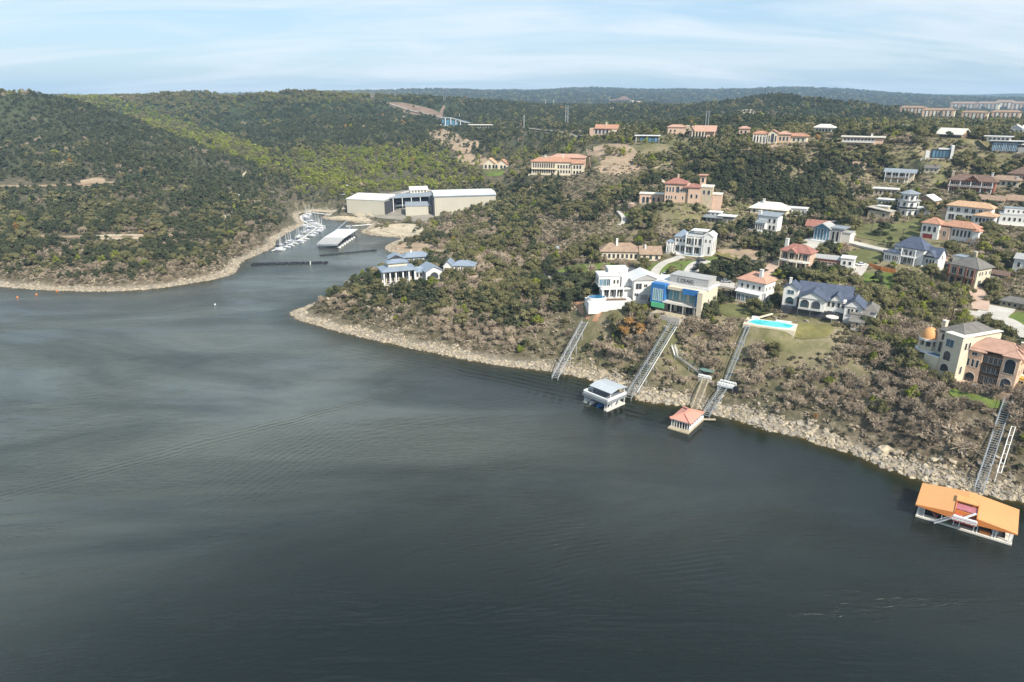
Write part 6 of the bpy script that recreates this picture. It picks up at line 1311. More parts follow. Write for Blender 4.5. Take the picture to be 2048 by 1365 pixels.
# ------------------------------------------------------------------ small outbuildings scattered over the hills
def hut(px, py, w, h, d, wm_, rm_, roof, rot, name, label, n=3):
    x, y, z = hit(px, py); b = B(None, name, label, 'building', rot=rot, at=(x, y, z), scale=project(x, y, z)[2] / F)
    b.wall(-w/2, w/2, 0, d, 0, h, wm_)
    if roof == 'flat': b.flat(-w/2, w/2, 0, d, h, rm_, 1, 1)
    elif roof == 'hip': b.hip(-w/2, w/2, 0, d, h, w * .14, rm_, 1.5)
    else: b.gable(-w/2, w/2, 0, d, h, d * .3, rm_, 'x', 1.5, wm_)
    b.win((-w/2, w/2, 0, d), 'f', spread(1.5, w - 1.5, n), h * .25, w / n * .45, h * .5)
hut(702, 377, 16, 5, 10, TRIM, MWHT, 'flat', 0, 'small_shed', 'small pale flat shed on the green slope above the left storage building')
hut(726, 377, 14, 6, 10, TRIM, S_BRN, 'gable', -8, 'small_shed', 'small pale gabled shed right of the flat shed above the marina')
hut(838, 387, 34, 7, 16, TRIM, MWHT, 'gable', 10, 'yard_hall', 'wide pale-roofed hall behind the marina yard', 5)
hut(992, 438, 18, 6, 14, CREAM, MWHT, 'gable', -30, 'white_roof_hut', 'small white-roofed hut in the brush right of the big storage building')
hut(468, 396, 24, 4, 10, TRIM, MWHT, 'flat', 12, 'long_white_shed', 'long white shed on the bank high above the sailboats')
hut(1712, 338, 30, 8, 16, TAN, S_BRN, 'hip', -6, 'tan_cottage', 'tan cottage with brown roof in the trees left of the balcony house')
hut(1862, 345, 26, 8, 14, CREAM, S_GREY, 'gable', -10, 'cream_cottage', 'cream cottage with grey roof behind the dark red brick house')
hut(1482, 330, 20, 6, 12, TAN, T_TAN, 'gable', -10, 'tan_cottage', 'small tan cottage below the columned mansion')
hut(1215, 402, 18, 5, 12, TAN, S_BRN, 'hip', 8, 'brown_cottage', 'small brown-roofed cottage in the trees left of the pink villa')
hut(1105, 505, 24, 6, 14, GREY, MGRY, 'gable', 6, 'grey_cottage', 'grey metal-roofed cottage half hidden behind the bright lawn')
hut(1690, 398, 26, 7, 14, TAN, CONCR, 'gable', -14, 'stone_cottage', 'low stone cottage left below the white flat-roofed house')
hut(1945, 402, 22, 7, 12, TAN, S_DKB, 'hip', -6, 'brown_cottage', 'brown hip-roofed cottage in front of the dark red brick house')
hut(1760, 592, 26, 7, 14, TAN, S_GREY, 'gable', -12, 'grey_cottage', 'small grey-roofed cottage below the lone leaning tree')
hut(2010, 690, 16, 5, 10, TRIM, MWHT, 'flat', -6, 'garden_shed', 'small pale garden shed behind the peach house')

# ------------------------------------------------------------------ hillside rails, stairs
def railway(key, name, label, width=1.5, mat=None, posts=True, hand=True, steps=False):
    Q = RAILS[key]; root = empty(name, Q[0]); tag(root, label, 'hillside rail' if not steps else 'stairway'); mat = mat or MGRY; Q = [q - Q[0] for q in Q]; n = len(Q)
    d = (Q[-1] - Q[0]); d.z = 0; d.normalize(); sd_ = Vector((-d.y, d.x, 0)); up = Vector((0, 0, 1))
    for k in (-1, 1):
        m = MB()
        for a, b in zip(Q[:-1], Q[1:]): m.bar(a + sd_*k*width/2, b + sd_*k*width/2, .22, .28)
        m.build('side_rail', mat, root)
    tread = MB().box(-width*.42, width*.42, -.14, .14, -.03, .03).mesh('tread' if steps else 'cross_tie', DECK if steps else mat); rz = math.atan2(d.y, d.x) - PI/2
    cnt = 0
    for a, b in zip(Q[:-1], Q[1:]):
        L = (b - a).length; k = max(1, int(L / (.55 if steps else .8)))
        for i in range(k):
            if cnt < 290: o = link('tread' if steps else 'cross_tie', tread, root, a.lerp(b, i / k) + up*.06); o.rotation_euler = (0, 0, rz); cnt += 1
    if hand:
        for k in ((-1, 1) if steps else (1,)):
            m = MB()
            for a, b in zip(Q[:-1], Q[1:]):
                m.bar(a + sd_*k*(width/2+.12) + up*1.0, b + sd_*k*(width/2+.12) + up*1.0, .08); m.bar(a + sd_*k*(width/2+.12), a + sd_*k*(width/2+.12) + up, .08)
            m.build('handrail', mat, root)
    if posts:
        pm = MB().box(-.11, .11, -.11, .11, -5, 0).mesh('post', mat)
        for i in range(0, n, 2):
            for k in (-1, 1): link('post', pm, root, Q[i] + sd_*k*width/2)
    return root, Q, sd_, d
MLIGHT = mt('galvanised_steel', (.45, .46, .47), .5, .12, .6, metal=.3, dirt=(.3, .3, .3))
railway('tram_a', 'hillside_tramway', 'leftmost grey steel tramway on stilts running from the orange earth down into the lake', 2.4, MLIGHT)
r_, Q_, s_, d_ = railway('tram_b', 'hillside_tramway', 'grey tramway climbing from the grey boathouse to the unfinished house', 2.4, MGRY)
MB().tube((Q_[1] + s_*2.0), (Q_[-2] + s_*2.0), .12, .12, 6).build('pipe', BLACK, r_); MB().tube((Q_[1] - s_*2.0), (Q_[-2] - s_*2.0), .10, .10, 6).build('pipe', WPAINT, r_)
railway('stair_c', 'zigzag_stair', 'short top flight of the grey zigzag stairway', 1.1, WPAINT, steps=True)
railway('stair_c2', 'zigzag_stair', 'slanting middle flight of the grey zigzag stairway under the unfinished house', 1.2, MGRY, steps=True)
r_, Q_, s_, d_ = railway('stair_c3', 'shore_gangway', 'pinkish grey boarded gangway from the green-roofed landing down to the water', 2.0, DECK, steps=True)
x, y, z = hit(1411, 758); b = B(None, 'landing_shelter', 'small green-roofed landing shelter at the elbow of the zigzag stairway', 'shelter', at=(x, y, z + .8), world_rot=-30)
b.box('landing', -2.2, 2.2, -1.6, 1.8, -3, 0, CONCR); b.mb('roof', MB().prism([(-2.6, .2), (-1, -.6), (2.4, -.2), (2.4, 2), (-2, 2.2)], 2.1, 2.3), mt('green_tin', (.14, .22, .19), .6, .2, .5)); b.cols([(-2, .2), (2, .2), (-2, 1.8), (2, 1.8)], 0, 2.1, .15, BLACK); b.rail(-2.2, -1.6, 2.2, -1.6, 0, 1, WPAINT)
railway('tram_d', 'hillside_tramway', 'grey gangway rail from the salmon-roofed boathouse up to a white steel landing', 2.2, MGRY)
railway('tram_d2', 'hillside_tramway', 'thin grey upper tramway from the white landing to the turquoise pool', 1.1, MGRY)
x, y, z = hit(1450, 778); b = B(None, 'steel_landing', 'white steel landing joining the two tramways above the salmon-roofed boathouse', 'landing', at=(x, y, z + 1.2), world_rot=-35)
b.box('platform', -2.4, 3.2, -1.2, 1.4, -.25, 0, WPAINT); b.rail(-2.4, -1.2, 3.2, -1.2, 0, 1.1); b.rail(-2.4, 1.4, 3.2, 1.4, 0, 1.1); b.cols([(-2.2, -1), (3, -1), (-2.2, 1.2), (3, 1.2)], -4, -.25, .2, WPAINT); b.box('control_hut', 3.3, 4.8, -1.8, -.2, -2, .9, BLACK)
r_, Q_, s_, d_ = railway('tram_e', 'hillside_tramway', 'rightmost tramway climbing from the orange boathouse to the peach house', 2.0, MGRY)
m = MB(); up = Vector((0, 0, 1)); a_, b_ = Q_[2] + s_*-2.6, Q_[7] + s_*-2.6
for k in (0, .9): m.bar(a_ - s_*k + up, b_ - s_*k + up, .16)
for i in range(6): p = a_.lerp(b_, i / 5); m.bar(p + up, p - s_*.9 + up, .12); m.bar(p + up, p - up*2, .14)
m.build('side_frame', WPAINT, r_)

# ------------------------------------------------------------------ boats
def boat(name, label, at, rz, L=6.5, w=2.3, hull=WPAINT, top=None, mast=0, cat='boat', group=None, cover=None):
    root = empty(name, at, R(rz)); tag(root, label, cat, group); m = MB(); n = 7; secs = []
    for i in range(n):
        f = i / (n - 1); x = -L/2 + L*f; hw = w/2 * (1 - max(0, (f - .45) / .55)**2.2) * (.86 if i == 0 else 1); h = .75 + .25 * f**2
        secs.append([(x, -hw*.5, -.25), (x, hw*.5, -.25), (x, max(hw, .02), h), (x, -max(hw, .02), h)])
    for s in secs: m.v += s
    for i in range(n - 1):
        for k in range(4): a = 4*i; m.f.append((a+k, a+4+k, a+4+(k+1) % 4, a+(k+1) % 4)); m.m.append(0)
    m.f += [(3, 2, 1, 0), tuple(4*(n-1)+k for k in range(4))]; m.m += [0, 0]; m.build('hull', hull, root)
    if mast:
        MB().box(-L*.1, L*.22, -w*.27, w*.27, .85, 1.25).build('cabin', WPAINT, root); MB().tube((L*.1, 0, .9), (L*.1, 0, mast), .15, .09, 5).build('mast', MWHT, root); MB().tube((L*.1, 0, 1.9), (-L*.38, 0, 1.8), .16, .13, 6).build('boom', cover or S_BLUE, root)
        m = MB(); [m.bar((L*.1, 0, mast - .2), q, .03) for q in ((L*.49, 0, .95), (-L*.48, 0, .9), (L*.1, w*.45, .9), (L*.1, -w*.45, .9))]; m.build('rigging', MGRY, root)
    else:
        MB().box(-L*.42, L*.12, -w*.36, w*.36, .72, .82).build('cockpit', BLACK, root); MB().quadbox([(L*.10,-w*.34,.85),(L*.13,-w*.34,.85),(L*.13,w*.34,.85),(L*.10,w*.34,.85),(L*.02,-w*.3,1.35),(L*.04,-w*.3,1.35),(L*.04,w*.3,1.35),(L*.02,w*.3,1.35)]).build('windscreen', GLASSB, root)
        if cover: MB().quadbox([(-L*.45,-w*.45,.83),(L*.3,-w*.42,.95),(L*.3,w*.42,.95),(-L*.45,w*.45,.83),(-L*.4,-w*.2,1.15),(L*.1,-w*.12,1.4),(L*.1,w*.12,1.4),(-L*.4,w*.2,1.15)]).build('cover', cover, root)
        if top: MB().box(-L*.25, L*.1, -w*.42, w*.42, 1.95, 2.02).build('canopy', top, root); m = MB(); [m.bar((x, y, .8), (x, y, 1.95), .05) for x in (-L*.22, L*.08) for y in (-w*.38, w*.38)]; m.build('canopy_frame', MGRY, root)
    return root
def copy_thing(root, loc, rz, scale=None, label=None):
    c = root.copy(); COL.objects.link(c); c.location = loc; c.rotation_euler = (0, 0, R(rz))
    if scale: c.scale = scale
    if label: c['label'] = label
    for ch in list(root.children):
        d = ch.copy(); COL.objects.link(d); d.parent = c
        for g in list(ch.children): e = g.copy(); COL.objects.link(e); e.parent = d
    return c

# ------------------------------------------------------------------ three boathouses in front of the slope
x0, y0 = G(1167, 802, .5); b = B(None, 'grey_boathouse', 'two-storey grey steel boathouse with open upper deck and light grey canopy roof', 'boathouse', at=(x0, y0, 0), world_rot=-48)
Lw, Ld = 10.6, 9.6
for x_ in (0, Lw - 1.4): b.box('float', x_, x_ + 1.4, 0, Ld, -.3, .45, TRIM)
b.box('float', 1.4, Lw - 1.4, Ld - 1.4, Ld, -.3, .42, TRIM); b.box('upper_deck', -.2, Lw + .2, -.3, Ld + .2, 3.1, 3.35, DECKG); b.box('fascia', -.3, Lw + .3, -.42, -.31, 2.75, 3.75, MGRY)
b.box('fascia', Lw + .21, Lw + .33, -.3, Ld + .2, 2.75, 3.75, MGRY); b.box('fascia', -.33, -.21, -.3, Ld + .2, 2.75, 3.75, MGRY)
b.cols([(x_, y_) for x_ in (.3, Lw - .3) for y_ in (.3, 3.2, 6.2, Ld - .3)] + [(Lw - 1.2, .3), (1.2, .3)], .45, 3.1, .2, WPAINT); b.cols([(2.0, 2.0), (Lw - .4, 2.0), (2.0, Ld - .4), (Lw - .4, Ld - .4)], 3.35, 6.2, .16, WPAINT)
b.mb('roof', MB().quadbox([(1.2,1.4,6.2),(Lw+.3,1.4,6.2),(Lw+.3,Ld*.55,6.9),(1.2,Ld*.55,6.9),(1.2,1.4,6.35),(Lw+.3,1.4,6.35),(Lw+.3,Ld*.55,7.05),(1.2,Ld*.55,7.05)]).quadbox([(1.2,Ld*.55,6.9),(Lw+.3,Ld*.55,6.9),(Lw+.3,Ld+.4,6.2),(1.2,Ld+.4,6.2),(1.2,Ld*.55,7.05),(Lw+.3,Ld*.55,7.05),(Lw+.3,Ld+.4,6.35),(1.2,Ld+.4,6.35)]), mt('light_grey_canopy', (.42, .45, .47), .5, .06, .4))
b.rail(0, 0, Lw, 0, 3.35, 1.05); b.rail(Lw, 0, Lw, Ld, 3.35, 1.05); b.rail(0, 0, 0, Ld, 3.35, 1.05)
for y_ in (2.4, 5.2): b.mb('brace', MB().bar((Lw - .3, y_, .5), (Lw - .3, y_ + 2.6, 3.1), .15).bar((Lw - 1.2, y_, .5), (Lw - 1.2, y_ + 2.6, 3.1), .15), WPAINT)
b.mb('slip_stair', MB().bar((Lw - .7, 2.6, .5), (Lw - .7, 6.4, 3.1), .8, .12), WPAINT); b.mb('brace', MB().bar((0, .2, .5), (2.4, .2, 2.9), .2), WPAINT)
M4 = b.root.matrix_basis if False else Matrix.Translation((x0, y0, 0)) @ Matrix.Rotation(R(-48), 4, 'Z')
p = M4 @ Vector((6.2, 3.2, .15)); boat('moored_boat', 'blue and white speedboat under the grey boathouse', p, -48 - 90, 6.5, 2.3, BLUEP, cover=S_BLUE)
p = M4 @ Vector((3.0, 3.2, .15)); boat('moored_boat', 'white and grey speedboat on the left berth of the grey boathouse', p, -48 - 90, 6.5, 2.3, WPAINT, cover=MGRY)

x0, y0 = G(1335, 856, .4); b = B(None, 'salmon_boathouse', 'small boathouse with salmon hipped roof on white posts over a tan deck', 'boathouse', at=(x0, y0, 0), world_rot=-37)
Lw, Ld = 6.6, 13.4
b.box('deck', 0, Lw + .4, 0, 2.2, .1, .5, DECK); b.box('deck', 0, 1.3, 2.2, Ld, .1, .5, DECK); b.box('deck', Lw - 1.3, Lw + .4, 2.2, Ld, .1, .5, DECK); b.box('deck', 1.3, Lw - 1.3, Ld - 1.5, Ld, .1, .5, DECK); b.box('float', .3, Lw - .2, .2, Ld - .2, -.35, .08, BLACK)
b.cols([(x_, 1.9) for x_ in (.5, 1.3, 2.2, 3.1, 4.0, 4.9, 5.7, 6.4)] + [(6.4, y_) for y_ in (3.6, 5.4, 7.2, 9.0, 10.8)] + [(.5, y_) for y_ in (5, 8, 11)], .5, 3.0, .17, WPAINT)
b.box('eave_board', .1, Lw + .3, 1.5, 11.5, 2.95, 3.2, WPAINT); b.hip(.3, Lw + .1, 1.7, 11.3, 3.22, 1.35, mt('salmon_roof', (.58, .27, .20), .7, .06, .3, dirt=(.50, .25, .19)), .35, .1); b.rail(6.5, 2.2, 6.5, 12.8, .5, .9); b.mb('gangplank', MB().bar((Lw, 12.6, .4), (Lw + 3.6, 14.6, .6), 1.0, .15), DECK)

x0, y0 = G(1831, 1031, .5); b = B(None, 'orange_boathouse', 'big boathouse with orange folded roof, sunken red roof deck and white posts', 'boathouse', at=(x0, y0, 0), world_rot=-36.5)
Lw, Ld = 20.0, 11.6
b.box('dock', 0, Lw, 0, 1.7, .1, .55, TRIM); b.box('dock', 0, 1.4, 1.7, Ld, .1, .55, TRIM); b.box('dock', Lw - 1.4, Lw, 1.7, Ld, .1, .55, TRIM); b.box('dock', 1.4, Lw - 1.4, Ld - 1.6, Ld, .1, .55, TRIM); b.box('dock', 7.2, 12.6, 1.7, Ld - 1.6, .1, .52, REDDK); b.box('float', .2, Lw - .2, .15, Ld, -.4, .08, BLACK); b.box('green_mat', 5.0, 8.2, .2, 1.6, .56, .6, mt('green_mat', (.25, .30, .2), .9))
b.cols([(x_, .5) for x_ in (.3, 1.6, 5.4, 8.0, 9.2, 12.2, 12.9, 16.0, 16.6, 19.2, 19.8)] + [(Lw - .3, y_) for y_ in (3, 6, 9, 11)] + [(.3, y_) for y_ in (3, 6, 9, 11)], .55, 3.7, .2, WPAINT)
ridge = lambda u: 3.7 + 1.15 * (1 - abs(u / Lw - .5) * 2); dx0, dx1, dyf, dyb = 7.6, 12.4, -.6, 6.0
def slab(xs, ya, yb, nm='roof'):
    m = MB()
    for a, c in zip(xs[:-1], xs[1:]): m.quadbox([(a,ya,ridge(a)),(c,ya,ridge(c)),(c,yb,ridge(c)+.0),(a,yb,ridge(a)),(a,ya,ridge(a)+.14),(c,ya,ridge(c)+.14),(c,yb,ridge(c)+.14),(a,yb,ridge(a)+.14)])
    b.mb(nm, m, ORROOF)
slab([-.5, dx0], -.5, Ld + .5); slab([dx1, Lw + .5], -.5, Ld + .5); slab([dx0 + .01, 10, dx1 - .01], dyb, Ld + .5)
b.mb('fascia', MB().poly([(-.5,-.56,ridge(-.5)+.16),(-.5,-.56,ridge(-.5)-.1),(dx0,-.56,3.0),(dx0,-.56,ridge(dx0)+.16)]), ORWALL); b.mb('fascia', MB().poly([(dx1,-.56,3.0),(Lw+.5,-.56,ridge(Lw+.5)-.1),(Lw+.5,-.56,ridge(Lw+.5)+.16),(dx1,-.56,ridge(dx1)+.16)]), ORWALL)
b.box('roof_deck', dx0 + .05, dx1 - .05, -.55, dyb - .05, 3.2, 3.35, REDDK); b.box('deck_wall', dx0 + .02, dx0 + .2, -.5, dyb, 3.36, ridge(dx0) + .35, ORWALL); b.box('deck_wall', dx1 - .2, dx1 - .02, -.5, dyb, 3.36, ridge(dx1) + .35, ORWALL); b.box('deck_wall', dx0 + .2, dx1 - .2, dyb - .2, dyb - .06, 3.36, 4.9, ORWALL)
b.box('deck_cover', dx0 - .1, dx1 - .5, dyb - .9, dyb + 2.2, 5.05, 5.25, mt('tan_orange_roof', (.60, .32, .12), .7, .08, .3)); b.mb('wood_screen', MB().box(dx0 + .3, dx1 - .4, 1.6, 1.8, 3.36, 4.4), ORWALL); b.box('red_canopy', dx0 + .2, dx1 + .1, 1.9, 4.9, 4.5, 4.6, mt('faded_red_canopy', (.38, .13, .15), .8, .2, .8, dirt=(.5, .28, .28)))
b.rail(dx0, -1.6, dx1, -1.6, 3.36, 1.0, WPAINT); b.box('balcony', dx0, dx1, -1.7, -.57, 3.15, 3.34, mt('red_balcony', (.55, .16, .12), .8)); b.mb('outer_stair', MB().bar((4.2, -1.0, .6), (7.4, -1.0, 3.3), .9, .14), WPAINT); b.mb('stair_rail', MB().bar((4.2, -1.4, 1.5), (7.4, -1.4, 4.2), .1).bar((3.2, -1.4, 1.2), (4.2, -1.4, 1.5), .1), WPAINT)
b.mb('inner_stair', MB().bar((dx1 - 2.8, .2, 3.4), (dx1 - .4, 1.4, 5.0), .7, .1), WPAINT); b.box('locker', 8.2, 12.0, 3.0, 6.0, .56, 2.9, BROWN); b.box('bench', 13.4, 15.6, .8, 1.7, .56, 1.1, ORWALL)
M4 = Matrix.Translation((x0, y0, 0)) @ Matrix.Rotation(R(-35), 4, 'Z')
p = M4 @ Vector((4.2, 5.2, .2)); boat('moored_boat', 'dark covered motorboat in the left berth of the orange boathouse', p, -35 - 90, 7, 2.5, REDDK, cover=BLACK)
p = M4 @ Vector((16.6, 5.0, .2)); boat('moored_boat', 'white motorboat in the right berth of the orange boathouse', p, -35 - 90, 7.2, 2.6, WPAINT, cover=MGRY)

# ------------------------------------------------------------------ marina: storage buildings, covered dock, piers
def at_px(px, py, z=None):
    x, y, h = hit(px, py); return x, y, h if z is None else z
x, y, z = at_px(695, 428); zw = max(z, 3.5)
b = B(None, 'storage_building', 'long beige windowless storage building with white roof, left one at the marina', 'storage building', at=(x, y, zw), world_rot=-16)
b.box('wall', 0, 35, 0, 22, -4, 12.5, BEIGE); b.box('base_band', -.1, 35.1, -.1, 22, -4, .6, DARK); b.mb('roof', MB().quadbox([(-.4,-.4,12.52),(35.4,-.4,12.52),(35.4,22.4,12.52),(-.4,22.4,12.52),(-.4,-.4,13.0),(35.4,-.4,13.0),(35.4,22.4,15.2),(-.4,22.4,15.2)]), MWHT)
for i in range(12): b.box('wall_rib', 1.4 + i*2.9, 1.55 + i*2.9, -.16, -.11, .7, 12.4, BEIGE)
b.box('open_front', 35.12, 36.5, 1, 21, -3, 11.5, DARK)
def rack(bx, x0, y0, dx, dy, nx_, nz_, w=3.0):
    for i in range(nx_):
        for k in range(nz_):
            m = MB().quadbox([(x0+dx*i, y0+dy*i-.9, k*3.4+.6), (x0+dx*i+5.5, y0+dy*i-.3, k*3.4+.6), (x0+dx*i+5.5, y0+dy*i+.3, k*3.4+.6), (x0+dx*i, y0+dy*i+.9, k*3.4+.6), (x0+dx*i, y0+dy*i-1.1, k*3.4+1.7), (x0+dx*i+6, y0+dy*i-.1, k*3.4+1.8), (x0+dx*i+6, y0+dy*i+.1, k*3.4+1.8), (x0+dx*i, y0+dy*i+1.1, k*3.4+1.7)])
            bx.mb('stored_boat', m, WPAINT if (i + k) % 3 else S_BLUE)
x, y, z = at_px(800, 426); b = B(None, 'boat_rack_hall', 'open boat rack hall with blue-grey roof between the two beige storage buildings', 'boat hall', at=(x - 6, y + 4, zw + 1), world_rot=22)
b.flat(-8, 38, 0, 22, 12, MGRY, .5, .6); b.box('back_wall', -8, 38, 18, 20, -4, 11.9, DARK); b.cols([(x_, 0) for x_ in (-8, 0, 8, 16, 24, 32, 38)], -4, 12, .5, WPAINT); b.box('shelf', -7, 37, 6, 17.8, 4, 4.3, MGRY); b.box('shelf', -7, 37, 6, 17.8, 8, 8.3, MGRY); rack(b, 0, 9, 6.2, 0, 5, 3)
x, y, z = at_px(812, 433); b = B(None, 'small_storage_building', 'small beige shed with pale roof in front of the boat racks', 'storage building', at=(x, y, zw - .5), world_rot=8)
b.box('wall', 0, 19, 0, 14, -4, 9, BEIGE); b.shed(0, 19, 0, 14, 9, 1.4, MGRY, .4, .4); b.box('wall', 19.1, 27, 5, 14, -4, 8, BEIGE); b.box('roof', 19.1, 27.4, 4.6, 14.4, 8.02, 8.5, MBLUE)
for i in range(7): b.box('wall_rib', 1.2 + i*2.7, 1.35 + i*2.7, -.12, -.02, .2, 8.8, BEIGE)
x, y, z = at_px(870, 433); b = B(None, 'storage_building', 'biggest long beige storage building with pale blue roof edge, right one at the marina', 'storage building', at=(x, y, zw + 1), world_rot=12)
b.box('wall', 0, 52, 0, 24, -6, 16, BEIGE); b.mb('roof', MB().quadbox([(-.4,-.4,16.02),(52.4,-.4,16.02),(52.4,6,18),(-.4,6,18),(-.4,-.4,16.4),(52.4,-.4,16.4),(52.4,6,18.4),(-.4,6,18.4)]).box(-.4, 52.4, 6.02, 24.4, 17.6, 18.4), MWHT)
b.box('eave', -.45, 52.45, -.55, -.41, 15.6, 16.6, MBLUE)
for i in range(18): b.box('wall_rib', 1.4 + i*2.9, 1.55 + i*2.9, -.12, -.02, -5, 15.5, BEIGE)
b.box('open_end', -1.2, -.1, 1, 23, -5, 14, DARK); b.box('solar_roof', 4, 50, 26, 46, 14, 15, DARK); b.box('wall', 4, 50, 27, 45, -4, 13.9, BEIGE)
# covered dock
x0, y0 = G(637, 499, 0); b = B(None, 'covered_dock', 'floating covered dock with broad white roof and boats inside', 'covered dock', at=(x0, y0, 0), world_rot=-4)
b.box('float', 0, 13.5, 0, 3, -.2, .6, DARK); b.box('float', 0, 13.5, 44, 47, -.2, .6, DARK); b.box('float', 6, 7.5, 3, 44, -.2, .6, TRIM)
b.cols([(x_, y_) for x_ in (.4, 13.1) for y_ in range(1, 48, 6)], .1, 4.4, .35, BLACK); b.mb('front_roof', MB().quadbox([(-.8,-.8,3.6),(14.3,-.8,3.6),(14.3,15,5.0),(-.8,15,5.0),(-.8,-.8,4.0),(14.3,-.8,4.0),(14.3,15,5.4),(-.8,15,5.4)]), GREY); b.mb('roof', MB().quadbox([(-.8,15.02,5.0),(14.3,15.02,5.0),(14.3,48,5.0),(-.8,48,5.0),(-.8,15.02,5.4),(14.3,15.02,5.4),(14.3,48,5.4),(-.8,48,5.4)]), MWHT); b.box('end_board', -.7, 14.2, -1, -.82, 2.9, 4, MGRY)
rt = None
for i in range(7):
    p = Matrix.Translation((x0, y0, 0)) @ Matrix.Rotation(R(-4), 4, 'Z') @ Vector((11.0, 5.5 + i*5.8, .1)); lab = 'boats berthed in the covered dock'
    if rt is None: rt = boat('berthed_boat', 'white motorboat berthed along the right side of the covered dock', p, -4, 6.5, 2.2, group=lab, cover=S_BLUE)
    else: copy_thing(rt, p, -4)
# walkways and breakwaters
def walkway(name, label, pts, w, z=.45, mat=None, posts=0, cat='pier'):
    P = [G(px, py, z) for px, py in pts]; root = empty(name, (*P[0], z)); tag(root, label, cat)
    for a, c in zip(P[:-1], P[1:]): MB().bar((a[0]-P[0][0], a[1]-P[0][1], 0), (c[0]-P[0][0], c[1]-P[0][1], 0), w, .3).build('deck', mat or DECK, root)
    if posts:
        a, c = P[0], P[-1]; me = MB().box(-.14, .14, -.14, .14, -.5, 1.7).mesh('pile', WOODP)
        for i in range(posts): f = (i + .5) / posts; link('pile', me, root, ((c[0]-a[0])*f, (c[1]-a[1])*f, 0))
    return root
walkway('marina_pier', 'narrow white pier between the covered dock and the sand spit', [(692,453),(746,449)], 1.4, mat=WPAINT, posts=5)
walkway('marina_pier', 'dark gangway slanting from the shore to the covered dock', [(693,443),(672,461)], 1.8, mat=MGRY, posts=4); walkway('marina_pier', 'long thin gangway along the right side of the covered dock', [(704,451),(684,477)], 1.4, mat=MGRY, posts=4)
walkway('marina_pier', 'white footbridge at the head of the cove', [(628,426),(662,430)], 1.6, 1.2, WPAINT, 4)
walkway('log_breakwater', 'straight dark floating breakwater with posts in front of the covered dock', [(640,511),(753,500)], 2.4, .6, BLACK, 7, 'breakwater')
r_ = empty('tyre_breakwater', (*G(502,532), 0)); tag(r_, 'row of dark tyre rafts across the mouth of the cove', 'breakwater'); o0 = G(502, 532)
segs = [(502,513),(514,526),(528,549),(551,559),(562,573),(576,596),(598,606),(609,620),(622,642),(645,653)]
for i, (a, c) in enumerate(segs):
    ya, yc = 531.5 - (a-502)*.022, 531.5 - (c-502)*.022; A, Cc = G(a, ya), G(c, yc); m = MB(); A3 = Vector((A[0]-o0[0], A[1]-o0[1], .25)); C3 = Vector((Cc[0]-o0[0], Cc[1]-o0[1], .25))
    m.bar(A3, C3, .9, 1.3); m.bar(A3 + Vector((0, 3.4, 0)), C3 + Vector((0, 3.4, 0)), .9, 1.3)
    for k in range(5): p = A3.lerp(C3, (k + .5) / 5); m.bar(p, p + Vector((.4, 3.4, 0)), .55, .4)
    m.build('raft', BLACK, r_)
MB().box(.35 + (G(620,529)[0]-o0[0]), .75 + (G(620,529)[0]-o0[0]), 3, 3.4, 0, 2.2).build('marker', WPAINT, r_)
# sailboats: a crowded floating pier
pier = [(545,502),(562,494),(585,487),(605,477),(625,463),(633,456),(618,449),(604,441),(601,433),(612,428),(628,426)]
walkway('sailboat_pier', 'long crowded pier the sailboats are moored along', pier, 1.6, .4, TRIM)
PW = [G(*p) for p in pier]; acc = 0; k = 0; proto = {}; MHULL = mt('weathered_hull', (.50, .51, .52), .5, .1, .6)
where = lambda px: 'at the near end of the long pier' if px < 575 else 'in the middle of the long pier' if px < 615 else 'at the bend of the long pier'
for a, c in zip(PW[:-1], PW[1:]):
    L = math.dist(a, c); ang = math.degrees(math.atan2(c[1]-a[1], c[0]-a[0])); t_ = 1.5
    while t_ < L - .5:
        for side in (-1, 1):
            if random.random() < .12: continue
            bx, by = a[0] + (c[0]-a[0])*t_/L, a[1] + (c[1]-a[1])*t_/L; nx_, ny_ = -math.sin(R(ang))*side, math.cos(R(ang))*side; Lb = random.uniform(5.2, 7.4)
            p = (bx + nx_*(Lb/2 + 1), by + ny_*(Lb/2 + 1), 0); px_ = project(p[0], p[1], 0)[0]
            if float(shore_d(np.array([p[0]]), np.array([p[1]]))[0]) > -2.5: continue
            if a[1] > G(600,436)[1] and side > 0: continue
            sail = random.random() < .62; q = int(rng.integers(0, 2)); kind = ('sail' if sail else 'motor', q); lab = ('white sailboat with bare mast ' if sail else 'white motorboat with dark cover ') + where(px_); grp = ('sailboats ' if sail else 'motorboats ') + where(px_)
            if kind not in proto:
                o = boat('sailboat' if sail else 'motorboat', lab, p, ang + 90*side + random.uniform(-5, 5), 7.6, 2.5, (MHULL, S_BLUE)[q] if not sail else (MHULL, MHULL)[q], mast=(9.5 + q*1.5) if sail else 0, group=grp, cover=(S_BLUE, WPAINT)[q] if sail else S_BLUE); proto[kind] = o
            else: o = copy_thing(proto[kind], p, ang + 90*side + random.uniform(-5, 5), (Lb/7.6,)*3, lab); o['group'] = grp
        t_ += 3.3
for i, (px_, py_, c_) in enumerate([(35,596,'orange buoy nearest the left edge'),(73,590,'orange buoy between the other two'),(114,583,'orange buoy nearest the shore')]):
    m = MB(); m.prism(ell(0,0,.55,.55,10), -.2, .45); m.prism(ell(0,0,.3,.3,8), .46, .8); tag(m.build('buoy', ORWALL, None, (*G(px_, py_), 0)), c_ + ' off the left headland', 'buoy')
m = MB(); m.prism(ell(0,0,.4,.4,10), -.2, .4); m.prism(ell(0,0,.12,.12,8), .41, .8); tag(m.build('buoy', WPAINT, None, (*G(430, 610), 0)), 'small white buoy on the open water between headland and point', 'buoy')

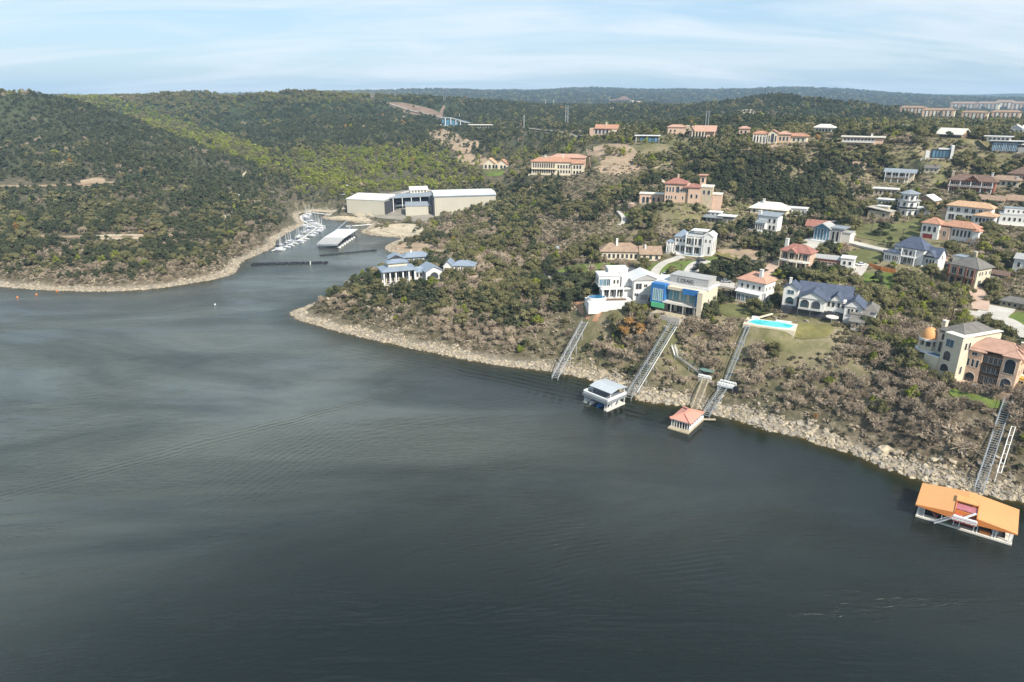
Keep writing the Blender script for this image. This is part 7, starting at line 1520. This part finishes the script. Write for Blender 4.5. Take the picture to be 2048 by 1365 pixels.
# ------------------------------------------------------------------ cars
CARP = {}
def car(px, py, rz, mat, label, L=4.6, w=1.9, h=1.5, cat='car', name='parked_car'):
    x, y, z = hit(px, py); key = (mat.name, h)
    root = empty(name, (x, y, z + .36), R(rz)); tag(root, label, cat, 'cars parked on the hillside' if cat == 'car' else None)
    if key not in CARP:
        m = MB(); s1 = [(-L/2, .35), (-L/2, .85), (-L/2+.15, .95), (L/2-1.3, .98), (L/2-.1, .8), (L/2, .35)]; n = len(s1)
        m.v += [(a, -w/2, b_) for a, b_ in s1] + [(a, w/2, b_) for a, b_ in s1]; m.f += [tuple(range(n)), tuple(range(2*n-1, n-1, -1))] + [(i, n+i, n+(i+1) % n, (i+1) % n) for i in range(n)]; m.m += [0]*(n+2)
        r_m = MB().quadbox([(-L/2+.5,-w*.42,.96),(L/2-1.4,-w*.42,.98),(L/2-1.4,w*.42,.98),(-L/2+.5,w*.42,.96),(-L/2+.9,-w*.36,h),(L/2-2.1,-w*.36,h),(L/2-2.1,w*.36,h),(-L/2+.9,w*.36,h)])
        rf = MB().box(-L/2+.95, L/2-2.15, -w*.345, w*.345, h+.01, h+.05); CARP[key] = (m.mesh('body', mat), r_m.mesh('windows', GLASS), rf.mesh('roof', mat))
    for nm, me in zip(('body', 'windows', 'roof'), CARP[key]): link(nm, me, root)
    if 'wheel' not in CARP: m = MB(); m.tube((0, -.12, 0), (0, .12, 0), .34, .34, 10); m.f.append(tuple(range(10))); m.m.append(0); CARP['wheel'] = m.mesh('wheel', BLACK)
    for a in (-L*.3, L*.3):
        for c_ in (-w*.46, w*.46): link('wheel', CARP['wheel'], root, (a, c_, .34))
CB, CW, CG = mt('black_car_paint', (.02, .02, .025), .3, .05, 1, spec=.6), mt('white_car_paint', (.72, .72, .72), .3, .03, 1, spec=.5), mt('silver_car_paint', (.35, .36, .38), .35, .05, 1, metal=.4)
car(1389, 541, 62, CB, 'black car on the curved street, lower of the two in line'); car(1396, 532, 60, CB, 'black car on the curved street, upper of the two in line'); car(1378, 562, -12, CB, 'dark car crosswise behind the unfinished house'); car(1402, 524, 20, CB, 'dark car at the top of the curved street')
car(1332, 553, 0, CW, 'white car parked behind the modern white house'); car(1440, 563, 8, CB, 'dark car left of the utility pole by the salmon-roofed house'); car(1452, 567, -15, CG, 'silver car right beside the dark car by the salmon-roofed house'); car(1723, 533, 10, CW, 'white car on the forecourt of the dark red lodge')
car(1864, 506, -20, CW, 'white car on the brick forecourt behind the blue-roofed house'); car(1668, 452, 30, CW, 'white van behind the red-roofed cottage', 5.6, 2.2, 2.3, 'van', 'parked_van'); car(1672, 446, 30, CW, 'white camper van just behind the white van', 6.2, 2.3, 2.5, 'van', 'parked_van'); car(1772, 509, -25, CB, 'dark car on the street below the meadow')
car(1823, 360, 5, CW, 'white car on the court of the balcony house'); car(1527, 545, 30, CB, 'dark car on the drive between salmon and brick roofs')
for i in range(8): car(836 + i*5.2, 392 + i*.4, 100, CW if i % 3 else CG, 'pale car in the row parked behind the marina boat hall')
for i, dxy in enumerate(((684,391),(691,391),(699,391),(706,391))): car(*dxy, 5, CW, 'white vehicle in the short row left above the marina')
for i, dxy in enumerate(((762,398),(775,396))): car(*dxy, 20, CB, 'dark car on the marina approach road')

# ------------------------------------------------------------------ poles and masts
def pole(px, py, h, name, label, mat, arms=1, r=.16, twin=0, cat='utility pole'):
    x, y, z = hit(px, py); root = empty(name, (x, y, z), -math.atan2(x, y)); tag(root, label, cat)
    for k in ((-twin/2, twin/2) if twin else (0,)): MB().tube((k, 0, -1), (k, 0, h), r*1.2, r*.8, 7).build('pole', mat, root)
    for i in range(arms): MB().bar((-1.2 - twin/2, 0, h - .6 - i*h*.14), (1.2 + twin/2, 0, h - .6 - i*h*.14), .14).build('crossarm', mat, root)
    for i in range(arms): m = MB(); [m.tube((q, 0, h - .5 - i*h*.14), (q, 0, h - .2 - i*h*.14), .08, .05, 5) for q in (-1 - twin/2, 1 + twin/2)]; m.build('insulators', TRIM, root)
for a in [(1360,568,9,'utility_pole','dark wooden utility pole behind the unfinished house',WOODP), (1467,600,11,'utility_pole','tall dark wooden utility pole left of the salmon-roofed house',WOODP), (1555,498,8,'utility_pole','wooden utility pole above the pink drive',WOODP),
          (1888,652,12,'utility_pole','left pole of the pair behind the dome house',WOODP), (1900,652,13,'utility_pole','right pole of the pair behind the dome house',WOODP), (1741,472,8,'utility_pole','pale wooden pole beside the round dark oak',M_TRUNK), (1802,490,8,'utility_pole','wooden pole behind the blue-roofed house',WOODP)]:
    pole(*a)
pole(1133, 252, 27, 'transmission_tower', 'pair of tall pale steel transmission poles in the middle of the view', MGRY, 3, .5, 3.0, 'power pole'); pole(1413, 257, 16, 'transmission_tower', 'pair of pale steel poles above the stone porch house', MGRY, 2, .35, 2.4, 'power pole')
pole(746, 199, 12, 'transmission_tower', 'pair of pale steel poles on the ridge left of the red field', MGRY, 2, .5, 4, 'power pole'); pole(889, 205, 12, 'transmission_tower', 'pair of pale poles above the red cutting', MGRY, 2, .4, 3, 'power pole'); pole(934, 202, 14, 'street_mast', 'single pale mast on the ridge left of centre', MGRY, 1, .35, 0, 'mast')
pole(1528, 206, 22, 'radio_mast', 'dark radio mast on top of the round green hill', WOODP, 0, .5, 0, 'mast'); pole(1205, 212, 26, 'radio_mast', 'thin dark mast left of the hilltop restaurant', WOODP, 0, .45, 0, 'mast'); pole(1319, 214, 26, 'radio_mast', 'thin dark mast right of the hilltop restaurant', WOODP, 0, .45, 0, 'mast')
pole(919, 238, 8, 'street_mast', 'white pole behind the arched glass hall', WPAINT, 0, .3, 0, 'mast'); pole(976, 236, 8, 'street_mast', 'white pole behind the long cream hall', WPAINT, 0, .3, 0, 'mast'); pole(1048, 256, 16, 'street_mast', 'tall white lamp mast at the left end of the ridge road', WPAINT, 1, .25, 0, 'mast'); pole(1754, 255, 16, 'radio_mast', 'dark thin mast behind the long flat-roofed house', WOODP, 0, .4, 0, 'mast')
for i, (px_, py_) in enumerate(((1091,212),(1107,212))): pole(px_, py_, 13, 'water_tank_mast', ('left' if i == 0 else 'right') + ' one of two white-topped masts on the distant ridge', WPAINT, 1, .4, 0, 'mast')
# ------------------------------------------------------------------ fences and garden walls
def fence(pts, h, mat, name, label, w=.12, every=2.4, solid=True):
    P = [hit(*p)[:2] for p in pts]; root = empty(name, (*P[0], H(*P[0]))); tag(root, label, 'fence' if w < .3 else 'wall'); z0 = H(*P[0]); me = MB().box(-.1, .1, -.1, .1, -1, h + .1).mesh('post', mat)
    for a, c in zip(P[:-1], P[1:]):
        L = math.dist(a, c); n = max(1, int(L / every))
        for i in range(n):
            p = (a[0]+(c[0]-a[0])*i/n, a[1]+(c[1]-a[1])*i/n); q = (a[0]+(c[0]-a[0])*(i+1)/n, a[1]+(c[1]-a[1])*(i+1)/n); zp, zq = H(*p)-z0, H(*q)-z0; X = (p[0]-P[0][0], p[1]-P[0][1]); Y = (q[0]-P[0][0], q[1]-P[0][1])
            link('post', me, root, (*X, zp)); dx, dy = (Y[1]-X[1]), -(Y[0]-X[0]); k = w/2/math.hypot(dx, dy)
            MB().quadbox([(X[0]+dx*k,X[1]+dy*k,zp-.6),(Y[0]+dx*k,Y[1]+dy*k,zq-.6),(Y[0]-dx*k,Y[1]-dy*k,zq-.6),(X[0]-dx*k,X[1]-dy*k,zp-.6),(X[0]+dx*k,X[1]+dy*k,zp+h),(Y[0]+dx*k,Y[1]+dy*k,zq+h),(Y[0]-dx*k,Y[1]-dy*k,zq+h),(X[0]-dx*k,X[1]-dy*k,zp+h)]).build('panel', mat, root)
fence([(1738,534),(1762,542),(1790,548)], 1.8, RUST, 'board_fence', 'bright orange board fence left of the blue-roofed house'); fence([(1676,500),(1690,492),(1696,500)], 1.6, RUST, 'board_fence', 'short orange board fence by the glazed grey house')
fence([(1090,552),(1140,554),(1196,556)], 2.2, DARK, 'retaining_wall', 'long dark retaining wall below the bright lawn', .5, 4); fence([(925,566),(1000,556),(1082,549)], 1.2, CREAM, 'garden_wall', 'cream garden wall along the stone terrace on the point', .4, 4)
fence([(1435,515),(1470,526),(1510,536),(1545,520)], 1.2, BLACK, 'silt_fence', 'low black silt fence round the bare building plot', .1, 3); fence([(1370,566),(1395,552),(1440,556)], .7, TAN, 'garden_wall', 'low stone wall round the scrubby traffic island', .4, 3)
fence([(800,474),(760,462),(770,455),(800,452)], .6, TAN, 'stone_groyne', 'angular low stone groyne on the marina sand spit', .6, 6)
# ------------------------------------------------------------------ trees that stand out
def special(kind, px, py, s, label, sx=1, sz=1, i=0):
    x, y, z = hit(px, py); plant_tree(kind, x, y, z - .2, s, random.uniform(0, 6), i, label, None, sx, sz)
special('evergreen', 1754, 572, 1.35, 'lone leaning tree with flat dark green crown on the sloping lawn', 1.2, .9, 1); special('evergreen', 1765, 472, 1.9, 'big round dark blue-green oak below the meadow', 1.15, .85, 2); special('bright', 1075, 652, 1.1, 'glowing yellow-green bush on the slope of the point', 1, 1, 0)
special('autumn', 1258, 668, 1.5, 'large golden-orange tree below the white terrace wall', 1.2, 1, 0); special('autumn', 1280, 672, 1.2, 'smaller rusty orange tree right of the golden one', 1.1, 1, 1); special('bright', 1518, 722, .75, 'fresh green round tree below the turquoise pool', 1, 1, 1)
special('bare', 1238, 712, 1.5, 'pale spreading dead tree left of the grey boathouse tramway', 1.1, 1.0, 1); special('bright', 1242, 704, .7, 'small bright green bush beside the pale dead tree', 1, 1, 2); special('bare', 1900, 905, 1.6, 'big grey-limbed fallen tree above the orange boathouse', 1.3, .9, 4); special('bare', 1915, 880, 1.4, 'reddish tangled bare tree above the orange boathouse', 1.2, .9, 3)
special('olive', 1968, 672, 1.4, 'bushy palm-like green tree behind the peach house', .8, 1.2, 1); special('olive', 1990, 676, 1.3, 'dense green tree right behind the palm-like one', 1, 1, 2); special('bright', 1812, 712, 1.5, 'large fresh green tree left of the orange dome', 1, 1, 0); special('evergreen', 1806, 726, 1.4, 'dark green tree in front of the fresh green one by the dome', 1, 1, 3)
special('bright', 1560, 556, 1.0, 'yellow-green bush behind the salmon roof', 1.4, .8, 1); special('bright', 1497, 552, 1.0, 'golden-green bush above the street by the tall pole', 1.6, .7, 2); special('olive', 1305, 512, 1.5, 'olive tree in front of the brown ranch roof', 1.1, 1, 0); special('bright', 1040, 706, .9, 'small green bush low on the slope of the point', .9, .9, 2)
special('autumn', 676, 590, .9, 'brownish bush on the upper tip of the point', 1, 1, 0); special('bare', 745, 552, 1.2, 'round brown bare tree left of the open pavilion', 1, 1, 2); special('bright', 672, 592, .9, 'pale green tree standing highest at the tip of the point', .8, 1.4, 1)

# ------------------------------------------------------------------ haze over the far hills
hm = bpy.data.materials.new('haze_air'); hm.use_nodes = True; t = hm.node_tree; t.nodes.clear()
o_ = t.nodes.new('ShaderNodeOutputMaterial'); pv = t.nodes.new('ShaderNodeVolumePrincipled'); t.links.new(pv.outputs[0], o_.inputs['Volume'])
pv.inputs['Color'].default_value = (0.50, 0.74, 1.0, 1); pv.inputs['Density'].default_value = HAZE; pv.inputs['Anisotropy'].default_value = 0.0
hz = MB().box(min(GX[0], WX[0]) - 5, max(GX[-1], WX[-1]) + 5, WY[0] - 5, GY[-1] + 5, -11, 200).build('haze', hm); tag(hz, 'thin blue haze over the lake and hills', kind='stuff')
